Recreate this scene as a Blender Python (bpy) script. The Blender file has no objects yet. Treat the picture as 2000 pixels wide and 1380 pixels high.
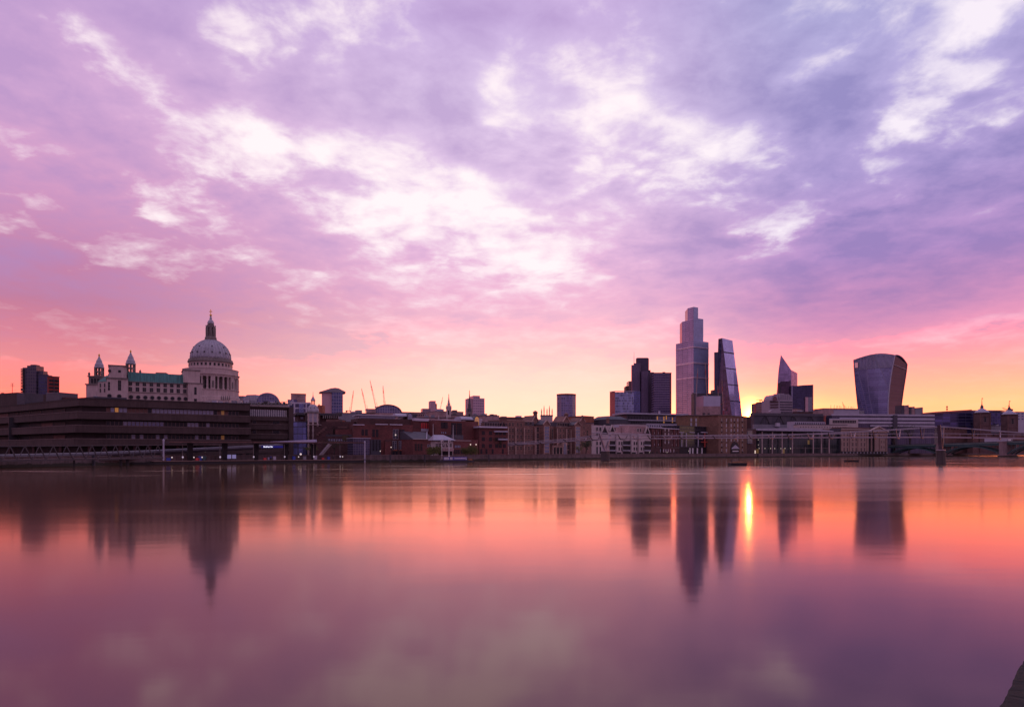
import bpy, math, random
from mathutils import Vector, Matrix
random.seed(7)
R = math.radians
scene = bpy.context.scene
COL = scene.collection
F, HZ, CAMH = 1333.0, 882.0, 4.5      # focal length and horizon row of the 2000 px wide photograph, eye height over the river

# ---------------------------------------------------------------- camera
cam = bpy.data.cameras.new('camera')
cam.lens = 36.0 * F / 2000.0
cam.sensor_width = 36.0
cam.shift_y = (HZ - 690.0) / 2000.0
cam.clip_start = 0.3
cam.clip_end = 20000
camo = bpy.data.objects.new('camera', cam)
camo.location = (0, 0, CAMH)
camo.rotation_euler = (R(90), 0, 0)
COL.objects.link(camo)
scene.camera = camo
vs = scene.view_settings
vs.view_transform = 'Standard'; vs.look = 'None'; vs.gamma = 1; vs.use_curve_mapping = False
vs.exposure = 0.0

def lin(c):
    o = []
    for v in c[:3]:
        v = v / 255.0
        o.append(v / 12.92 if v <= 0.04045 else ((v + 0.055) / 1.055) ** 2.4)
    return tuple(o) + (1.0,)

# ---------------------------------------------------------------- node helper
class NT:
    def __init__(s, tree):
        s.t = tree; s.n = tree.nodes; s.l = tree.links
    def put(s, sock, v):
        if v is None: return
        if isinstance(v, bpy.types.NodeSocket): s.l.new(v, sock)
        else: sock.default_value = v
    def node(s, typ, **kw):
        n = s.n.new(typ)
        for k, v in kw.items(): setattr(n, k, v)
        return n
    def math(s, op, a, b=None, c=None, clamp=False):
        n = s.n.new('ShaderNodeMath'); n.operation = op; n.use_clamp = clamp
        s.put(n.inputs[0], a); s.put(n.inputs[1], b); s.put(n.inputs[2], c)
        return n.outputs[0]
    def vmath(s, op, a, b=None):
        n = s.n.new('ShaderNodeVectorMath'); n.operation = op
        s.put(n.inputs[0], a); s.put(n.inputs[1], b)
        return n.outputs['Value'] if op in ('LENGTH', 'DOT_PRODUCT') else n.outputs[0]
    def comb(s, x, y, z):
        n = s.n.new('ShaderNodeCombineXYZ')
        for i, v in enumerate((x, y, z)): s.put(n.inputs[i], v)
        return n.outputs[0]
    def sep(s, v):
        n = s.n.new('ShaderNodeSeparateXYZ'); s.put(n.inputs[0], v)
        return n.outputs
    def mix(s, f, a, b, blend='MIX', clamp=False):
        n = s.n.new('ShaderNodeMix'); n.data_type = 'RGBA'; n.blend_type = blend; n.clamp_result = clamp
        s.put(n.inputs[0], f); s.put(n.inputs[6], a); s.put(n.inputs[7], b)
        return n.outputs[2]
    def ramp(s, f, stops, interp='LINEAR'):
        n = s.n.new('ShaderNodeValToRGB'); e = n.color_ramp.elements; n.color_ramp.interpolation = interp
        while len(e) < len(stops): e.new(0.5)
        for i, (p, c) in enumerate(stops):
            e[i].position = p
            e[i].color = c if len(c) == 4 else tuple(c) + (1,)
        s.put(n.inputs[0], f)
        return n.outputs[0]
    def noise(s, vec, scale, detail=4, rough=0.5, dist=0.0, color=False):
        n = s.n.new('ShaderNodeTexNoise'); s.put(n.inputs['Vector'], vec)
        n.inputs['Scale'].default_value = scale; n.inputs['Detail'].default_value = detail
        n.inputs['Roughness'].default_value = rough; n.inputs['Distortion'].default_value = dist
        return n.outputs['Color'] if color else n.outputs['Fac']
    def mapping(s, vec, loc=(0, 0, 0), rot=(0, 0, 0), scale=(1, 1, 1), typ='POINT'):
        n = s.n.new('ShaderNodeMapping'); n.vector_type = typ; s.put(n.inputs[0], vec)
        n.inputs[1].default_value = loc; n.inputs[2].default_value = rot; n.inputs[3].default_value = scale
        return n.outputs[0]

# ---------------------------------------------------------------- sky: sunrise clouds, laid out by azimuth and elevation
world = bpy.data.worlds.new('World'); scene.world = world; world.use_nodes = True
w = NT(world.node_tree); w.n.clear()
tc = w.node('ShaderNodeTexCoord').outputs['Generated']
dx, dy, dz = w.sep(tc)[:3]
az = w.math('ARCTAN2', dx, dy)
hor = w.math('SQRT', w.math('ADD', w.math('MULTIPLY', dx, dx), w.math('MULTIPLY', dy, dy)))
tel = w.math('DIVIDE', dz, w.math('MAXIMUM', hor, 0.05))
# cloud plane for the noise
zz = w.math('ADD', w.math('MAXIMUM', dz, 0.0), 0.16)
cp = w.comb(w.math('DIVIDE', dx, zz), w.math('DIVIDE', dy, zz), 0.0)
n1 = w.noise(cp, 1.5, 7, 0.56, 0.3, color=True)
n1v = w.vmath('SUBTRACT', n1, (0.5, 0.5, 0.5))
n2 = w.noise(w.mapping(cp, (3.1, 1.7, 0.4)), 4.4, 7, 0.56, 0.2, color=True)
n2v = w.vmath('SUBTRACT', n2, (0.5, 0.5, 0.5))
uv = w.comb(az, tel, 0.0)
nn = w.node('ShaderNodeVectorMath', operation='MULTIPLY_ADD'); w.put(nn.inputs[0], n1v); nn.inputs[1].default_value = (0.10, 0.07, 0); w.put(nn.inputs[2], uv)
nm = w.node('ShaderNodeVectorMath', operation='MULTIPLY_ADD'); w.put(nm.inputs[0], n2v); nm.inputs[1].default_value = (0.085, 0.065, 0); w.put(nm.inputs[2], nn.outputs[0])
duv = nm.outputs[0]

def azt(px, py):
    a = math.atan((px - 1000) / F)
    return a, (HZ - py) / F * math.cos(a)

def blobs(vec, lst, start=None, kk=1.75):
    acc = start
    for (px, py, rx, ry, rot, amp) in lst:
        a, t = azt(px, py)
        m = w.mapping(vec, (a, t, 0), (0, 0, R(rot)), (rx / F * kk, ry / F * kk, 1), 'TEXTURE')
        g = w.node('ShaderNodeTexGradient', gradient_type='SPHERICAL'); w.put(g.inputs[0], m)
        acc = w.math('MULTIPLY_ADD', g.outputs['Fac'], amp, acc if acc is not None else 0.0)
    return acc

BRIGHT = [(440,55,60,45,0,.7),(215,105,110,30,-30,.75),(290,175,55,45,-20,.6),(425,170,70,60,-20,.6),(460,285,150,65,-5,1.25),
 (250,350,130,35,-15,.8),(60,285,90,20,-10,.4),(300,395,80,20,-25,.5),(620,310,170,35,-8,.6),(780,320,130,50,-20,1.0),
 (850,400,170,65,-20,1.0),(745,440,130,45,-10,1.0),(970,440,150,80,-10,.85),(620,330,60,30,0,.4),(1060,500,110,60,-20,.45),(1150,358,55,16,15,.7),
 (1085,110,110,40,-15,.8),(1200,95,70,35,0,.6),(1240,225,110,50,-30,1.0),(1330,295,140,55,-5,1.2),(1410,260,85,50,-20,.8),
 (1000,230,80,70,0,.4),(665,200,30,20,0,.5),(978,245,40,28,0,.8),(1895,40,140,40,25,1.05),(1800,172,70,34,0,1.15),(1890,150,55,28,20,.8),
 (1955,225,80,48,20,1.2),(1790,230,50,28,0,.7),(1745,318,55,25,10,.7),(1755,375,60,28,25,.9),(1530,420,110,24,8,.9),
 (1430,432,60,20,0,.6),(1660,405,70,18,5,.6),(1555,140,50,18,10,.6),(640,110,80,120,-30,.3),(1000,180,60,160,0,.35),
 (1000,480,230,100,0,.45),(900,385,300,120,-10,.35),(1120,240,150,120,0,.35),(250,160,150,55,-45,.35),(450,130,60,120,0,.45),
 (1740,280,120,130,0,.3),(1640,90,200,60,10,.25),(1330,230,160,90,-20,.4),(1900,620,160,16,8,.25),(700,640,260,14,-6,.25),(1700,450,120,18,12,.4),(560,250,70,30,-20,.5)]
DARK = [(110,200,170,110,-20,.95),(60,60,120,90,0,.6),(330,60,110,60,-20,.5),(355,200,90,50,0,.7),(600,200,230,95,-30,.95),
 (830,110,190,85,-20,.6),(930,300,170,70,-20,1.0),(690,350,110,28,-15,.8),(420,415,150,40,0,.6),(570,415,130,40,0,.6),
 (790,490,110,28,-5,.6),(1420,110,270,110,-5,.75),(1480,210,200,80,-8,.7),(1040,325,160,50,0,.7),(1220,410,180,65,-5,.8),
 (1500,500,280,70,5,.7),(1640,285,150,90,20,.8),(1975,90,90,60,20,.8),(1880,260,80,40,10,.5),(1900,400,280,105,18,1.05),
 (1990,290,130,60,20,.9),(1800,520,280,55,12,.9),(200,560,330,45,-8,.55),(40,480,150,60,10,.3),(1360,240,60,30,0,.3)]
fb = blobs(duv, BRIGHT, None, 1.5)
fd = blobs(duv, DARK, None, 1.6)
front = w.ramp(dy, [(0.0, (0, 0, 0, 1)), (0.35, (1, 1, 1, 1))])
gen = w.math('MULTIPLY_ADD', w.sep(n1)[0], 2.4, -1.2)
n3 = w.noise(w.mapping(cp, (7.3, 2.2, 1.4)), 13.0, 5, 0.55, 0.3)
fine = w.math('ADD', w.math('MULTIPLY_ADD', w.sep(n2)[1], 3.8, -1.9), w.math('MULTIPLY_ADD', n3, 1.7, -0.85))
loose = w.math('MULTIPLY', gen, w.math('SUBTRACT', 1.0, front))
body = w.math('ADD', w.math('SMOOTH_MAX', w.math('SMOOTH_MIN', w.math('SUBTRACT', w.math('MULTIPLY', fb, 0.98), w.math('MULTIPLY', fd, 0.82)), 0.72, 0.45), -0.72, 0.4), loose)
hi = w.ramp(tel, [(0.10, (0.08, 0.08, 0.08, 1)), (0.34, (1, 1, 1, 1))])
body = w.math('ADD', body, w.math('MULTIPLY', w.math('ADD', fine, w.math('MULTIPLY', gen, 0.4)), hi))
up = w.ramp(body, [(0.0, (.0, .0, .0, 1)), (0.25, (.2, .2, .2, 1)), (0.6, (.62, .62, .62, 1)), (1.0, (.96, .96, .96, 1))])
down = w.math('MULTIPLY', body, -1.0, clamp=True)

def P(py): return (HZ - py) / F * 1.2
def rampc(cols):
    return w.ramp(w.math('MULTIPLY', tel, 1.2), [(max(0, P(py)), lin(c)) for py, c in cols])
left = rampc([(860,(252,150,125)),(785,(251,148,132)),(740,(242,146,148)),(690,(220,134,154)),(635,(198,126,156)),(570,(196,132,172)),(450,(212,156,198)),(300,(216,172,214)),(60,(192,162,212))])
midc = rampc([(860,(255,222,184)),(800,(255,232,208)),(740,(255,222,212)),(690,(254,206,208)),(640,(251,195,210)),(590,(246,188,214)),(500,(236,190,224)),(380,(228,198,232)),(200,(222,200,234)),(40,(205,180,226))])
rgt = rampc([(860,(255,200,130)),(800,(254,208,150)),(755,(253,184,164)),(710,(250,164,178)),(665,(238,156,190)),(610,(220,152,196)),(540,(192,150,206)),(400,(180,160,214)),(200,(184,174,222)),(40,(172,170,216))])
fac_l = w.ramp(w.math('MULTIPLY_ADD', az, 0.5, 0.5), [(0.5 + 0.5 * azt(60, 0)[0], (1, 1, 1, 1)), (0.5 + 0.5 * azt(980, 0)[0], (0, 0, 0, 1))], 'EASE')
fac_r = w.ramp(w.math('MULTIPLY_ADD', az, 0.5, 0.5), [(0.5 + 0.5 * azt(1120, 0)[0], (0, 0, 0, 1)), (0.5 + 0.5 * azt(1660, 0)[0], (1, 1, 1, 1))], 'EASE')
base = w.mix(fac_r, w.mix(fac_l, midc, left), rgt)
west = w.ramp(w.math('MULTIPLY', tel, 0.9), [(0.0, lin((172, 118, 154))), (0.2, lin((184, 130, 170))), (0.6, lin((186, 148, 196))), (1.0, lin((186, 166, 214)))])
base = w.mix(front, west, base)
# cloud shadows: mauve on the left, slate violet on the right
dl = lin((172, 142, 198)); dr = lin((120, 114, 178))
dcol = w.mix(fac_r, dl, dr)
c1 = w.mix(w.math('MULTIPLY', down, 0.54), base, dcol)
bcol = w.mix(fac_r, (1.08, 0.95, 0.97, 1), (0.97, 0.88, 0.97, 1))
c2 = w.mix(up, c1, bcol)
# sunrise glow along the horizon and round the sun
gl = blobs(uv, [(1466,812,20,26,0,1.0)])
gl2 = w.math('POWER', gl, 2.6)
glw = blobs(uv, [(1430,840,330,80,0,1.0),(960,840,380,80,0,.75)])
c3 = w.mix(w.math('MULTIPLY', glw, 0.13), c2, (1.2, 0.80, 0.48, 1))
lowb = w.ramp(tel, [(0.0, (1, 1, 1, 1)), (0.12, (1, 1, 1, 1)), (0.20, (0, 0, 0, 1))])
hotr = w.math('MULTIPLY', w.math('MULTIPLY', w.ramp(w.sep(c3)[0], [(0.86, (0, 0, 0, 1)), (1.0, (1, 1, 1, 1))]), lowb), front)
warm = w.mix(hotr, (1, 1, 1, 1), (2.3, 1.04, 0.95, 1))
gsn = blobs(uv, [(1410,822,140,42,0,1.0)])
c3 = w.mix(1.0, c3, w.mix(1.0, (3.0, 0.40, 0.0, 1), w.comb(gsn, gsn, gsn), 'MULTIPLY'), 'ADD')
c3 = w.mix(1.0, c3, warm, 'MULTIPLY')
c4 = w.mix(1.0, c3, w.mix(1.0, (34.0, 10.0, 1.2, 1), w.comb(gl2, gl2, gl2), 'MULTIPLY'), 'ADD')
sky = w.mix(w.ramp(w.math('MULTIPLY_ADD', tel, 1.0, 0.5), [(0.47, (0, 0, 0, 1)), (0.5, (1, 1, 1, 1))]), (0.05, 0.03, 0.04, 1), c4)
bg = w.node('ShaderNodeBackground'); w.put(bg.inputs[0], sky); bg.inputs[1].default_value = 1.0
wo = w.node('ShaderNodeOutputWorld'); w.l.new(bg.outputs[0], wo.inputs[0])
world.cycles.sampling_method = 'MANUAL'; world.cycles.sample_map_resolution = 512

# ---------------------------------------------------------------- sun, just clear of the roofs behind the tapered glass tower
saz, sel = azt(1465, 0)[0], R(3.2)
sun = bpy.data.lights.new('sun', 'SUN'); sun.energy = 0.15; sun.angle = R(0.5); sun.color = (1.0, 0.34, 0.07)
suno = bpy.data.objects.new('sun', sun); COL.objects.link(suno)
sdir = Vector((math.sin(saz) * math.cos(sel), math.cos(saz) * math.cos(sel), math.sin(sel)))
suno.rotation_euler = sdir.to_track_quat('Z', 'Y').to_euler()
suno.location = (0, 0, 300)

# ---------------------------------------------------------------- materials
MATS = {}
def mat(name, col, rough=0.8, metal=0.0, var=0.25, vscale=0.15, spec=0.4, streak=0.0, emit=None):
    """plain weathered surface: colour with two scales of stain"""
    if name in MATS: return MATS[name]
    m = bpy.data.materials.new(name); m.use_nodes = True
    q = NT(m.node_tree); b = q.n['Principled BSDF']
    b.inputs['Roughness'].default_value = rough; b.inputs['Metallic'].default_value = metal
    b.inputs['Specular IOR Level'].default_value = spec
    o = q.node('ShaderNodeTexCoord').outputs['Object']
    f1 = q.noise(o, vscale, 5, 0.6)
    f2 = q.noise(q.mapping(o, scale=(1, 1, 0.12 if streak else 1)), 1.3, 4, 0.6)
    f = q.math('MULTIPLY_ADD', f2, 0.5, q.math('MULTIPLY', f1, 0.5))
    d = tuple(c * (1 - var * 1.3) for c in col[:3]) + (1,); l = tuple(min(1, c * (1 + var * 1.3)) for c in col[:3]) + (1,)
    q.put(b.inputs['Base Color'], q.ramp(f, [(0.3, d), (0.7, l)]))
    if emit:
        b.inputs['Emission Color'].default_value = emit[0]; b.inputs['Emission Strength'].default_value = emit[1]
    MATS[name] = m
    return m

def curtain(name, glass, frame, floor=3.8, bay=1.5, bandw=0.22, barw=0.10, rough=0.12, metal=0.75, lit=0.0, litcol=(1.0, 0.6, 0.3), vary=0.5, diag=None):
    """glazed facade: floor bands and mullions, every pane its own tint and slight tilt, a few panes lit from inside"""
    if name in MATS: return MATS[name]
    m = bpy.data.materials.new(name); m.use_nodes = True
    q = NT(m.node_tree); b = q.n['Principled BSDF']
    o = q.node('ShaderNodeTexCoord').outputs['Object']
    x, y, z = q.sep(o)[:3]
    hz_ = q.math('ADD', x, y)
    fz = q.math('DIVIDE', z, floor); fx = q.math('DIVIDE', hz_, bay)
    band = q.math('LESS_THAN', q.math('FRACT', fz), bandw)
    bar = q.math('LESS_THAN', q.math('FRACT', fx), barw)
    fr = q.math('MAXIMUM', band, bar)
    cell = q.comb(q.math('FLOOR', fx), q.math('FLOOR', fz), 0.0)
    wn = q.node('ShaderNodeTexWhiteNoise', noise_dimensions='2D'); q.put(wn.inputs[0], cell)
    rnd = wn.outputs['Value']
    big = q.noise(o, 0.03, 3, 0.5)
    k = q.math('MULTIPLY_ADD', rnd, vary, q.math('MULTIPLY_ADD', big, 0.8, 0.6 - vary * 0.5))
    g = q.mix(1.0, tuple(glass[:3]) + (1,), q.comb(k, k, k), 'MULTIPLY')
    q.put(b.inputs['Base Color'], q.mix(fr, g, tuple(frame[:3]) + (1,)))
    q.put(b.inputs['Metallic'], q.math('MULTIPLY', q.math('SUBTRACT', 1.0, fr), metal))
    q.put(b.inputs['Roughness'], q.math('MULTIPLY_ADD', fr, 0.5 - rough, rough))
    if lit > 0:
        on = q.math('MULTIPLY', q.math('GREATER_THAN', rnd, 1.0 - lit), q.math('SUBTRACT', 1.0, fr))
        b.inputs['Emission Color'].default_value = tuple(litcol) + (1,)
        q.put(b.inputs['Emission Strength'], q.math('MULTIPLY', on, 0.5))
    MATS[name] = m
    return m

def bricks(name, col, mortar, var=0.3, rough=0.85):
    if name in MATS: return MATS[name]
    m = bpy.data.materials.new(name); m.use_nodes = True
    q = NT(m.node_tree); b = q.n['Principled BSDF']; b.inputs['Roughness'].default_value = rough
    o = q.node('ShaderNodeTexCoord').outputs['Object']
    x, y, z = q.sep(o)[:3]
    t = q.node('ShaderNodeTexBrick'); q.put(t.inputs['Vector'], q.comb(q.math('ADD', x, y), z, 0.0))
    t.inputs['Scale'].default_value = 1.0; t.inputs['Brick Width'].default_value = 0.9; t.inputs['Row Height'].default_value = 0.3
    t.inputs['Mortar Size'].default_value = 0.03
    c1 = tuple(c * (1 + var) for c in col) + (1,); c2 = tuple(c * (1 - var) for c in col) + (1,)
    t.inputs['Color1'].default_value = c1; t.inputs['Color2'].default_value = c2; t.inputs['Mortar'].default_value = tuple(mortar) + (1,)
    f = q.noise(o, 0.12, 5, 0.6)
    q.put(b.inputs['Base Color'], q.mix(1.0, t.outputs[0], q.ramp(f, [(0.3, (0.65, 0.65, 0.65, 1)), (0.7, (1.3, 1.3, 1.3, 1))]), 'MULTIPLY'))
    MATS[name] = m
    return m

# river: long swell smoothed by slow water, murky body, sky reflected with rising strength towards the far bank
def water_material():
    m = bpy.data.materials.new('river water'); m.use_nodes = True
    q = NT(m.node_tree); q.n.clear()
    o = q.node('ShaderNodeTexCoord').outputs['Object']
    n1 = q.noise(q.mapping(o, scale=(0.5, 1, 1)), 0.05, 5, 0.6)
    n2 = q.noise(q.mapping(o, scale=(0.35, 1, 1)), 0.9, 3, 0.55)
    hgt = q.math('MULTIPLY_ADD', n2, 0.006, q.math('MULTIPLY', n1, 0.06))
    bp = q.node('ShaderNodeBump'); q.put(bp.inputs['Height'], hgt); bp.inputs['Strength'].default_value = 0.3; bp.inputs['Distance'].default_value = 1.0
    nrm = bp.outputs[0]
    fr = q.node('ShaderNodeFresnel'); fr.inputs[0].default_value = 1.56
    gl = q.node('ShaderNodeBsdfAnisotropic'); gl.distribution = 'GGX'
    q.put(gl.inputs['Color'], q.ramp(fr.outputs[0], [(0.16, (1.0, 0.70, 0.70, 1)), (0.42, (1.0, 0.76, 0.76, 1)), (0.66, (1.0, 0.82, 0.64, 1))]))
    # the wind ruffles mid-river; the water is calm by this bank and again in the lee of the far one
    patch = q.noise(q.mapping(o, scale=(0.012, 0.09, 1)), 1.0, 4, 0.6)
    oy = q.sep(o)[1]
    calm = q.ramp(q.math('MULTIPLY', q.math('MULTIPLY_ADD', patch, 150.0, q.math('SUBTRACT', oy, 75.0)), 0.0025),
                  [(0.04, (0.085,) * 3), (0.12, (0.105,) * 3), (0.20, (0.15,) * 3), (0.28, (0.185,) * 3), (0.45, (0.18,) * 3), (0.54, (0.085,) * 3), (0.8, (0.085,) * 3)])
    ox = q.sep(o)[0]
    wide = q.noise(q.mapping(o, (9, 1, 0), scale=(0.02, 0.05, 1)), 1.0, 3, 0.6)
    side = q.ramp(q.math('MULTIPLY_ADD', wide, 0.5, q.math('MULTIPLY_ADD', ox, 0.008, 0.35)), [(0.25, (0,) * 3), (0.62, (1,) * 3)])
    calm = q.math('MULTIPLY_ADD', q.math('SUBTRACT', calm, 0.09), side, 0.09)
    streak = q.ramp(q.noise(q.mapping(o, (5, 3, 0), scale=(0.02, 0.11, 1)), 1.0, 4, 0.65), [(0.58, (0, 0, 0)), (0.66, (0.13,) * 3)])
    streak = q.math('MULTIPLY', streak, q.ramp(q.math('MULTIPLY', oy, 0.004), [(0.36, (0,) * 3), (0.6, (1,) * 3)]))
    q.put(gl.inputs['Roughness'], q.math('ADD', calm, streak))
    q.put(gl.inputs['Normal'], nrm)
    df = q.node('ShaderNodeBsdfDiffuse'); df.inputs[0].default_value = (0.03, 0.016, 0.018, 1)
    mx = q.node('ShaderNodeMixShader'); q.put(mx.inputs[0], fr.outputs[0]); q.l.new(df.outputs[0], mx.inputs[1]); q.l.new(gl.outputs[0], mx.inputs[2])
    out = q.node('ShaderNodeOutputMaterial'); q.l.new(mx.outputs[0], out.inputs[0])
    return m

def seamed(name, col, seam, pitch=0.9, rough=0.6, var=0.5):
    """sheet metal roof with standing seams and run-off streaks"""
    m = bpy.data.materials.new(name); m.use_nodes = True
    q = NT(m.node_tree); b = q.n['Principled BSDF']; b.inputs['Roughness'].default_value = rough
    o = q.node('ShaderNodeTexCoord').outputs['Object']; x, y, z = q.sep(o)[:3]
    fx = q.math('DIVIDE', x, pitch); line = q.math('LESS_THAN', q.math('FRACT', fx), 0.14)
    st = q.noise(q.mapping(o, scale=(1.2, 0.1, 0.12)), 0.7, 5, 0.7)
    c = q.ramp(st, [(0.3, tuple(k * (1 - var) for k in col)), (0.7, tuple(k * (1 + var) for k in col))])
    q.put(b.inputs['Base Color'], q.mix(line, c, tuple(seam) + (1,)))
    return m

# ---------------------------------------------------------------- building helpers
def wx(px, D): return (px - 1000.0) / F * D
def wz(py, D): return CAMH + (HZ - py) / F * D
def W(px, py, D): return Vector((wx(px, D), D, wz(py, D)))

def tag(o, label=None, cat=None, group=None, kind=None):
    if label: o['label'] = label
    if cat: o['category'] = cat
    if group: o['group'] = group
    if kind: o['kind'] = kind
    return o

class MB:
    """collects shapes, becomes ONE mesh object"""
    def __init__(s): s.v = []; s.f = []; s.mi = []; s.sm = []; s.m = 0; s.smooth = False
    def add(s, vs, fs):
        k = len(s.v); s.v += [tuple(v) for v in vs]
        for f in fs:
            s.f.append([i + k for i in f]); s.mi.append(s.m); s.sm.append(s.smooth)
        return s
    def box(s, x0, x1, y0, y1, z0, z1):
        return s.add([(x0,y0,z0),(x1,y0,z0),(x1,y1,z0),(x0,y1,z0),(x0,y0,z1),(x1,y0,z1),(x1,y1,z1),(x0,y1,z1)],
                     [(0,3,2,1),(4,5,6,7),(0,1,5,4),(1,2,6,5),(2,3,7,6),(3,0,4,7)])
    def prism(s, poly, z0, z1, top=None):
        """vertical prism over an XY polygon (counter-clockwise); top may be another polygon"""
        n = len(poly); top = top or poly
        z1s = z1 if isinstance(z1, (list, tuple)) else [z1] * n
        vs = [(p[0], p[1], z0) for p in poly] + [(top[i][0], top[i][1], z1s[i]) for i in range(n)]
        fs = [list(range(n))[::-1], list(range(n, 2 * n))] + [(i, (i + 1) % n, n + (i + 1) % n, n + i) for i in range(n)]
        return s.add(vs, fs)
    def extr(s, prof, y0, y1):
        """XZ profile (seen from the front, counter-clockwise) extruded along y"""
        n = len(prof)
        vs = [(p[0], y0, p[1]) for p in prof] + [(p[0], y1, p[1]) for p in prof]
        fs = [list(range(n)), list(range(n, 2 * n))[::-1]] + [((i + 1) % n, i, n + i, n + (i + 1) % n) for i in range(n)]
        return s.add(vs, fs)
    def extx(s, prof, x0, x1):
        """YZ profile extruded along x"""
        n = len(prof)
        vs = [(x0, p[0], p[1]) for p in prof] + [(x1, p[0], p[1]) for p in prof]
        fs = [list(range(n))[::-1], list(range(n, 2 * n))] + [(i, (i + 1) % n, n + (i + 1) % n, n + i) for i in range(n)]
        return s.add(vs, fs)
    def lathe(s, prof, cx=0, cy=0, n=24, caps=True):
        vs = []; fs = []
        for r, z in prof:
            for i in range(n):
                a = 2 * math.pi * i / n
                vs.append((cx + r * math.cos(a), cy + r * math.sin(a), z))
        for j in range(len(prof) - 1):
            for i in range(n):
                fs.append((j*n+i, j*n+(i+1)%n, (j+1)*n+(i+1)%n, (j+1)*n+i))
        if caps:
            fs.append(list(range(n))[::-1]); fs.append([(len(prof)-1)*n+i for i in range(n)])
        return s.add(vs, fs)
    def bar(s, p, q, w, h=None, up=(0, 0, 1)):
        p = Vector(p); q = Vector(q); h = h or w; d = (q - p).normalized(); up = Vector(up)
        if abs(d.dot(up)) > 0.98: up = Vector((0, 1, 0))
        a = d.cross(up).normalized() * (w / 2); b = a.cross(d).normalized() * (h / 2)
        vs = [p-a-b, p+a-b, p+a+b, p-a+b, q-a-b, q+a-b, q+a+b, q-a+b]
        return s.add(vs, [(0,1,2,3),(7,6,5,4),(0,4,5,1),(1,5,6,2),(2,6,7,3),(3,7,4,0)])
    def tube(s, pts, r, n=8):
        pts = [Vector(p) for p in pts]; rs = r if isinstance(r, (list, tuple)) else [r] * len(pts)
        vs = []; fs = []
        for i, p in enumerate(pts):
            d = (pts[min(i+1, len(pts)-1)] - pts[max(i-1, 0)]).normalized()
            u = Vector((0,0,1)) if abs(d.z) < 0.95 else Vector((0,1,0))
            a = d.cross(u).normalized(); b = a.cross(d)
            for k in range(n):
                t = 2*math.pi*k/n; vs.append(p + (a*math.cos(t) + b*math.sin(t)) * rs[i])
        for j in range(len(pts)-1):
            for k in range(n): fs.append((j*n+k, j*n+(k+1)%n, (j+1)*n+(k+1)%n, (j+1)*n+k))
        fs.append(list(range(n))[::-1]); fs.append([(len(pts)-1)*n+k for k in range(n)])
        return s.add(vs, fs)
    def mesh(s, name, mats):
        me = bpy.data.meshes.new(name); me.from_pydata(s.v, [], s.f)
        for m in (mats if isinstance(mats, (list, tuple)) else [mats]): me.materials.append(m)
        me.polygons.foreach_set('material_index', s.mi); me.polygons.foreach_set('use_smooth', s.sm); me.update()
        return me
    def build(s, name, mats, parent=None, loc=(0, 0, 0)):
        o = bpy.data.objects.new(name, s.mesh(name, mats)); COL.objects.link(o)
        if parent: o.parent = parent
        o.location = loc
        return o

def thing(name, label, cat, loc=(0, 0, 0), rz=0.0, group=None):
    o = bpy.data.objects.new(name, None); COL.objects.link(o); o.location = loc; o.rotation_euler = (0, 0, rz)
    o.empty_display_size = 1
    return tag(o, label, cat, group)

def kids(o): return [c for c in bpy.data.objects if c.parent == o]
def copy_tree(o, parent=None):
    c = o.copy(); COL.objects.link(c); c.parent = parent
    for ch in kids(o): copy_tree(ch, c)
    return c

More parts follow.
